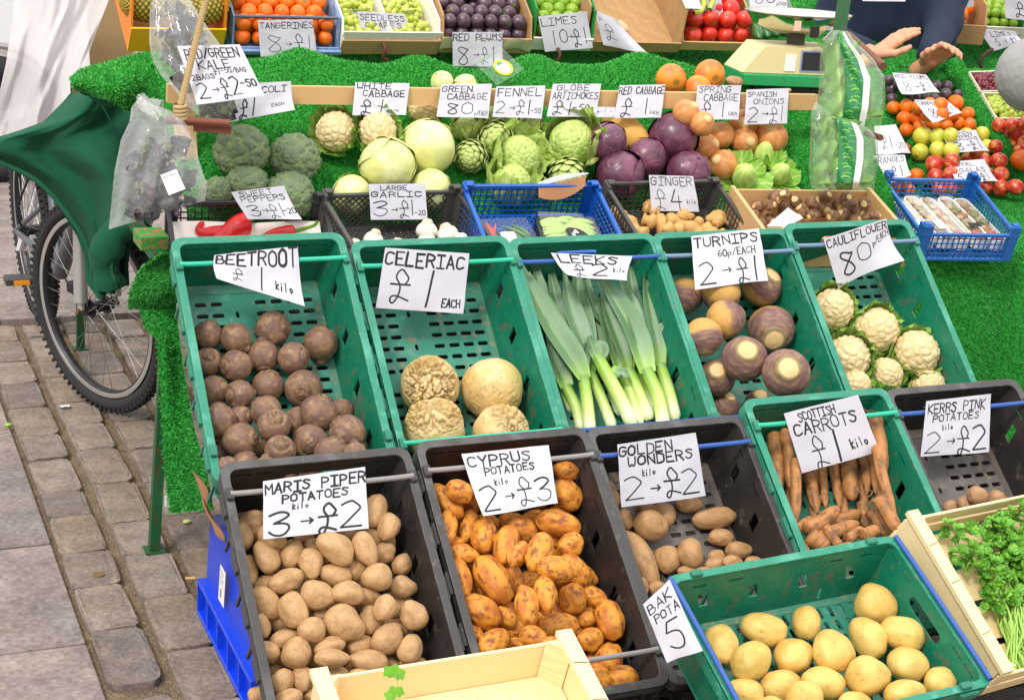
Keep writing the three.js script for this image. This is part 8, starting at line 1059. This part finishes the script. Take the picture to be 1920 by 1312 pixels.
// ---------------------------------------------------------------- people
function sdfMesh(bones, cell, k = 0.03) { // bones: [a, ra, b, rb]; returns a smooth surface round them
  const bb = new THREE.Box3(); for (const [a, ra, b, rb] of bones) { bb.expandByPoint(a.clone().addScalar(ra * 1.6)); bb.expandByPoint(a.clone().addScalar(-ra * 1.6)); bb.expandByPoint(b.clone().addScalar(rb * 1.6)); bb.expandByPoint(b.clone().addScalar(-rb * 1.6)); }
  const c = bb.getCenter(V()), s = bb.getSize(V()), half = Math.max(s.x, s.y, s.z) / 2 * 1.06, n = Math.min(120, Math.ceil(2 * half / cell)), mc = new MarchingCubes(n, new THREE.MeshBasicMaterial(), false, false, 200000), p = V();
  for (let z = 0; z < n; z++) for (let y = 0; y < n; y++) for (let x = 0; x < n; x++) { p.set((x - n / 2) / (n / 2), (y - n / 2) / (n / 2), (z - n / 2) / (n / 2)).multiplyScalar(half).add(c); let d = 9; for (const [a, ra, b, rb] of bones) { const ab = b.clone().sub(a), t = Math.max(0, Math.min(1, p.clone().sub(a).dot(ab) / Math.max(1e-9, ab.lengthSq()))); const q = p.distanceTo(a.clone().addScaledVector(ab, t)) - (ra + (rb - ra) * t); const h = Math.max(0, k - Math.abs(d - q)) / k; d = Math.min(d, q) - h * h * k / 4; } mc.field[x + y * n + z * n * n] = -d; }
  mc.isolation = 0; mc.update(); const m = mc.count, g = new THREE.BufferGeometry(); const P = new Float32Array(m * 3), N = new Float32Array(m * 3); for (let i = 0; i < m; i++) { for (let q = 0; q < 3; q++) { P[3 * i + q] = mc.positionArray[3 * i + q] * half + c.getComponent(q); } }
  g.setAttribute('position', new THREE.BufferAttribute(P, 3)); const w = mergeVertices(g, cell * 0.02); w.computeVertexNormals(); return w;
}
const skinM = new THREE.MeshPhysicalMaterial({ color: 0xd69a78, roughness: 0.55 }), navy = new THREE.MeshPhysicalMaterial({ color: 0x16243a, roughness: 0.9, sheen: 0.3, sheenRoughness: 0.7, sheenColor: new THREE.Color(0x4a6080) });
function hand(wrist, dir, up, curls, len = 0.185) { // bones of a hand: palm plus five fingers; up = back of the hand
  const D = dir.clone().normalize(), S = D.clone().cross(up).normalize(), U = S.clone().cross(D).normalize(), k = len / 0.185, B = [], at_ = (f, s, u) => wrist.clone().addScaledVector(D, f * k).addScaledVector(S, s * k).addScaledVector(U, u * k);
  B.push([wrist.clone().addScaledVector(D, -0.05), 0.03 * k, at_(0.02, 0, 0), 0.026 * k]); for (const s of [-0.03, -0.01, 0.012, 0.032]) B.push([at_(0.01, s * 0.6, 0), 0.017 * k, at_(0.085, s, 0), 0.0135 * k]);
  [[-0.034, 0.062, 0.0085], [-0.011, 0.078, 0.009], [0.012, 0.083, 0.0095], [0.034, 0.074, 0.0092]].forEach(([s, L, r], i) => { let a = at_(0.088, s, 0), an = curls[i] * 0.6; for (let j = 0; j < 3; j++) { const l = L * [0.46, 0.3, 0.24][j] * k, dd = D.clone().multiplyScalar(Math.cos(an)).addScaledVector(U, -Math.sin(an)).addScaledVector(S, s * 3.2).normalize(), b = a.clone().addScaledVector(dd, l); B.push([a, r * k * (1.08 - 0.1 * j), b, r * k * (1 - 0.12 * j)]); a = b; an += curls[i] * 0.75; } });
  const t0 = at_(0.02, 0.028, -0.006), t1 = at_(0.05, 0.056, -0.016), t2 = at_(0.082, 0.066, -0.022), t3 = at_(0.105, 0.064, -0.026); B.push([t0, 0.016 * k, t1, 0.0125 * k], [t1, 0.012 * k, t2, 0.0105 * k], [t2, 0.0105 * k, t3, 0.0085 * k]); return B;
}
{ // vendor behind the fruit slope, hands raised
  const t = thing('person', 'vendor in a dark navy sweatshirt gesturing with both hands behind the fruit', 'person'), C0 = at(1680, 60, { d: 6.15 }), X = RIGHT.clone().setY(0).normalize(), F = V(0, 0, 1).applyAxisAngle(V(0, 1, 0), -0.25), P = (s, y, f) => V(C0.x, y, C0.z).addScaledVector(X, s).addScaledVector(F, f);
  const wl = at(1642, 102, { d: 5.72 }), wr = at(1738, 118, { d: 5.66 });
  const hips = P(0, 0.98, 0), chest = P(0, 1.32, 0), shL = P(-0.2, 1.45, 0), shR = P(0.2, 1.45, 0), elL = P(-0.3, 1.16, 0.06), elR = at(1770, 44, { d: 5.95 });
  const torso = [[P(-0.09, 0.98, 0), 0.13, P(-0.1, 1.32, 0), 0.145], [P(0.09, 0.98, 0), 0.13, P(0.1, 1.32, 0), 0.145], [P(-0.1, 1.36, 0), 0.13, P(0.1, 1.36, 0), 0.13], [P(-0.1, 1.43, 0), 0.075, P(0.1, 1.43, 0), 0.075], [P(0, 1.45, 0), 0.07, P(0, 1.5, 0.01), 0.06]];
  const arms = [[shL, 0.072, elL, 0.056], [elL, 0.056, wl.clone().lerp(elL, 0.2), 0.043], [shR, 0.072, elR, 0.06], [elR, 0.06, wr.clone().lerp(elR, 0.16), 0.046]];
  part(t, 'sweatshirt', sdfMesh([...torso, ...arms], 0.02, 0.05), navy);
  const up1 = UP.clone().multiplyScalar(0.4).addScaledVector(RIGHT, -0.8).addScaledVector(FWD, -0.3), d1 = RIGHT.clone().multiplyScalar(0.85).addScaledVector(UP, 0.62).addScaledVector(FWD, -0.2), d2 = RIGHT.clone().multiplyScalar(0.42).addScaledVector(UP, 0.34).addScaledVector(FWD, -0.75), up2 = UP.clone().multiplyScalar(0.9).addScaledVector(FWD, 0.4);
  const bodyBones = [[P(-0.09, 0.5, 0), 0.06, P(-0.09, 0.9, 0), 0.08], [P(0, 1.45, 0), 0.055, P(0, 1.58, 0.02), 0.055], [P(0, 1.66, 0.03), 0.085, P(0, 1.74, 0.01), 0.095], [P(0, 1.6, 0.07), 0.04, P(0, 1.66, 0.08), 0.05], [P(0, 1.66, 0.12), 0.012, P(0, 1.69, 0.11), 0.01], [P(-0.095, 1.67, 0.01), 0.018, P(-0.095, 1.7, 0.0), 0.02], [P(0.095, 1.67, 0.01), 0.018, P(0.095, 1.7, 0), 0.02], [elL, 0.03, wl, 0.028], [elR, 0.03, wr, 0.028], [shL, 0.04, elL, 0.03], [shR, 0.04, elR, 0.03], [hips, 0.1, chest, 0.1], [P(-0.1, 1.42, 0), 0.05, shL, 0.045], [P(0.1, 1.42, 0), 0.05, shR, 0.045]];
  const body = sdfMesh(bodyBones, 0.018, 0.03), hs = [sdfMesh(hand(wl, d1, up1, [0.25, 0.2, 0.15, 0.15]), 0.004, 0.008), sdfMesh(hand(wr, d2, up2, [0.75, 0.65, 0.6, 0.5]), 0.004, 0.008)];
  const strip = (g) => { for (const k of Object.keys(g.attributes)) if (k !== 'position') g.deleteAttribute(k); g.computeVertexNormals(); return g; }; part(t, 'body', mergeGeometries([body, ...hs].map(strip)), skinM);
  part(t, 'trousers', sdfMesh([[P(-0.09, 0.08, 0), 0.07, P(-0.1, 0.5, 0.01), 0.08], [P(-0.1, 0.5, 0.01), 0.08, P(-0.09, 0.95, 0), 0.115], [P(0.09, 0.08, 0), 0.07, P(0.1, 0.5, 0.01), 0.08], [P(0.1, 0.5, 0.01), 0.08, P(0.09, 0.95, 0), 0.115]], 0.025, 0.04), mat(0x2b2f38, 0.9));
  part(t, 'shoe', (() => { const l = []; for (const s of [-1, 1]) { const g = new THREE.SphereGeometry(1, 16, 10); g.scale(0.05, 0.05, 0.13); g.rotateY(Math.atan2(F.x, F.z)); const q = P(s * 0.1, 0.05, 0.06); g.translate(q.x, q.y, q.z); l.push(g); } return join(l); })(), mat(0x1c1a1a, 0.6));
  part(t, 'hair', (() => { const g = blob(12, (d) => { const r = 0.104 + 0.006 * fbm(d.x * 6, d.y * 6, d.z * 6, 3); return [d.x * r * 0.95, d.y * r * 0.9 + 0.015, d.z * r - 0.02, 0, 0, 0]; }); g.deleteAttribute('color'); const q = P(0, 1.745, 0); g.rotateY(Math.atan2(F.x, F.z)); g.translate(q.x, q.y, q.z); return g; })(), mat(0x4a3a2c, 0.8)); rebase(t);
  // printed strip on the sweatshirt hem of a card above
  card('c', 'white card hung in front of the vendor at chest height', [[1614, -40], [1700, -40], [1698, 3], [1618, 2]], { d: 5.8 }, [['-', 0.3, 0.8, 0.1, 0.2, 7]], [0.002, 0, 0, 0.002]);
}
{ // customer bending in from the side, only the grey hat reaches the picture
  const t = thing('person', 'customer in a grey knitted hat bending over the grape trays', 'person'), H = at(1938, 140, { d: 5.15 }), X = V(1, 0, 0.25).normalize(), P = (f, y, s = 0) => V(H.x, y, H.z).addScaledVector(X, f).add(V(0, 0, s));
  const hat = blob(16, (d) => { const a = Math.atan2(d.z, d.y), r = 0.118 + 0.0015 * Math.sin(a * 40) + 0.008 * (fbm(d.x * 3, d.y * 3, d.z * 3, 3) - 0.5); return [d.x * r * 1.02, d.y * r, d.z * r * 0.95, 0, 0, 0]; }); hat.deleteAttribute('color'); hat.translate(H.x, H.y, H.z); part(t, 'hat', hat, mat(0x9a9796, 0.95));
  part(t, 'body', sdfMesh([[P(0.03, H.y - 0.03), 0.09, P(0.1, H.y - 0.02), 0.08], [P(0.1, H.y), 0.055, P(0.22, H.y + 0.03), 0.06], [P(0.9, 0.06, 0.1), 0.05, P(0.82, 0.5, 0.09), 0.06], [P(0.9, 0.06, -0.1), 0.05, P(0.82, 0.5, -0.09), 0.06]], 0.02, 0.03), skinM);
  part(t, 'coat', sdfMesh([[P(0.24, H.y + 0.02, -0.14), 0.09, P(0.24, H.y + 0.02, 0.14), 0.09], [P(0.3, H.y + 0.02, -0.06), 0.14, P(0.72, 1.0, -0.05), 0.15], [P(0.3, H.y + 0.02, 0.06), 0.14, P(0.72, 1.0, 0.05), 0.15], [P(0.26, H.y, 0.2), 0.065, P(0.4, H.y - 0.3, 0.24), 0.05], [P(0.26, H.y, -0.2), 0.065, P(0.4, H.y - 0.3, -0.24), 0.05]], 0.025, 0.05), mat(0x55565c, 0.9));
  part(t, 'trousers', sdfMesh([[P(0.74, 0.95, 0.09), 0.12, P(0.8, 0.5, 0.1), 0.085], [P(0.8, 0.5, 0.1), 0.085, P(0.86, 0.1, 0.1), 0.07], [P(0.74, 0.95, -0.09), 0.12, P(0.8, 0.5, -0.1), 0.085], [P(0.8, 0.5, -0.1), 0.085, P(0.86, 0.1, -0.1), 0.07]], 0.025, 0.04), mat(0x2c3040, 0.9)); rebase(t);
}
renderer.render(scene, camera);
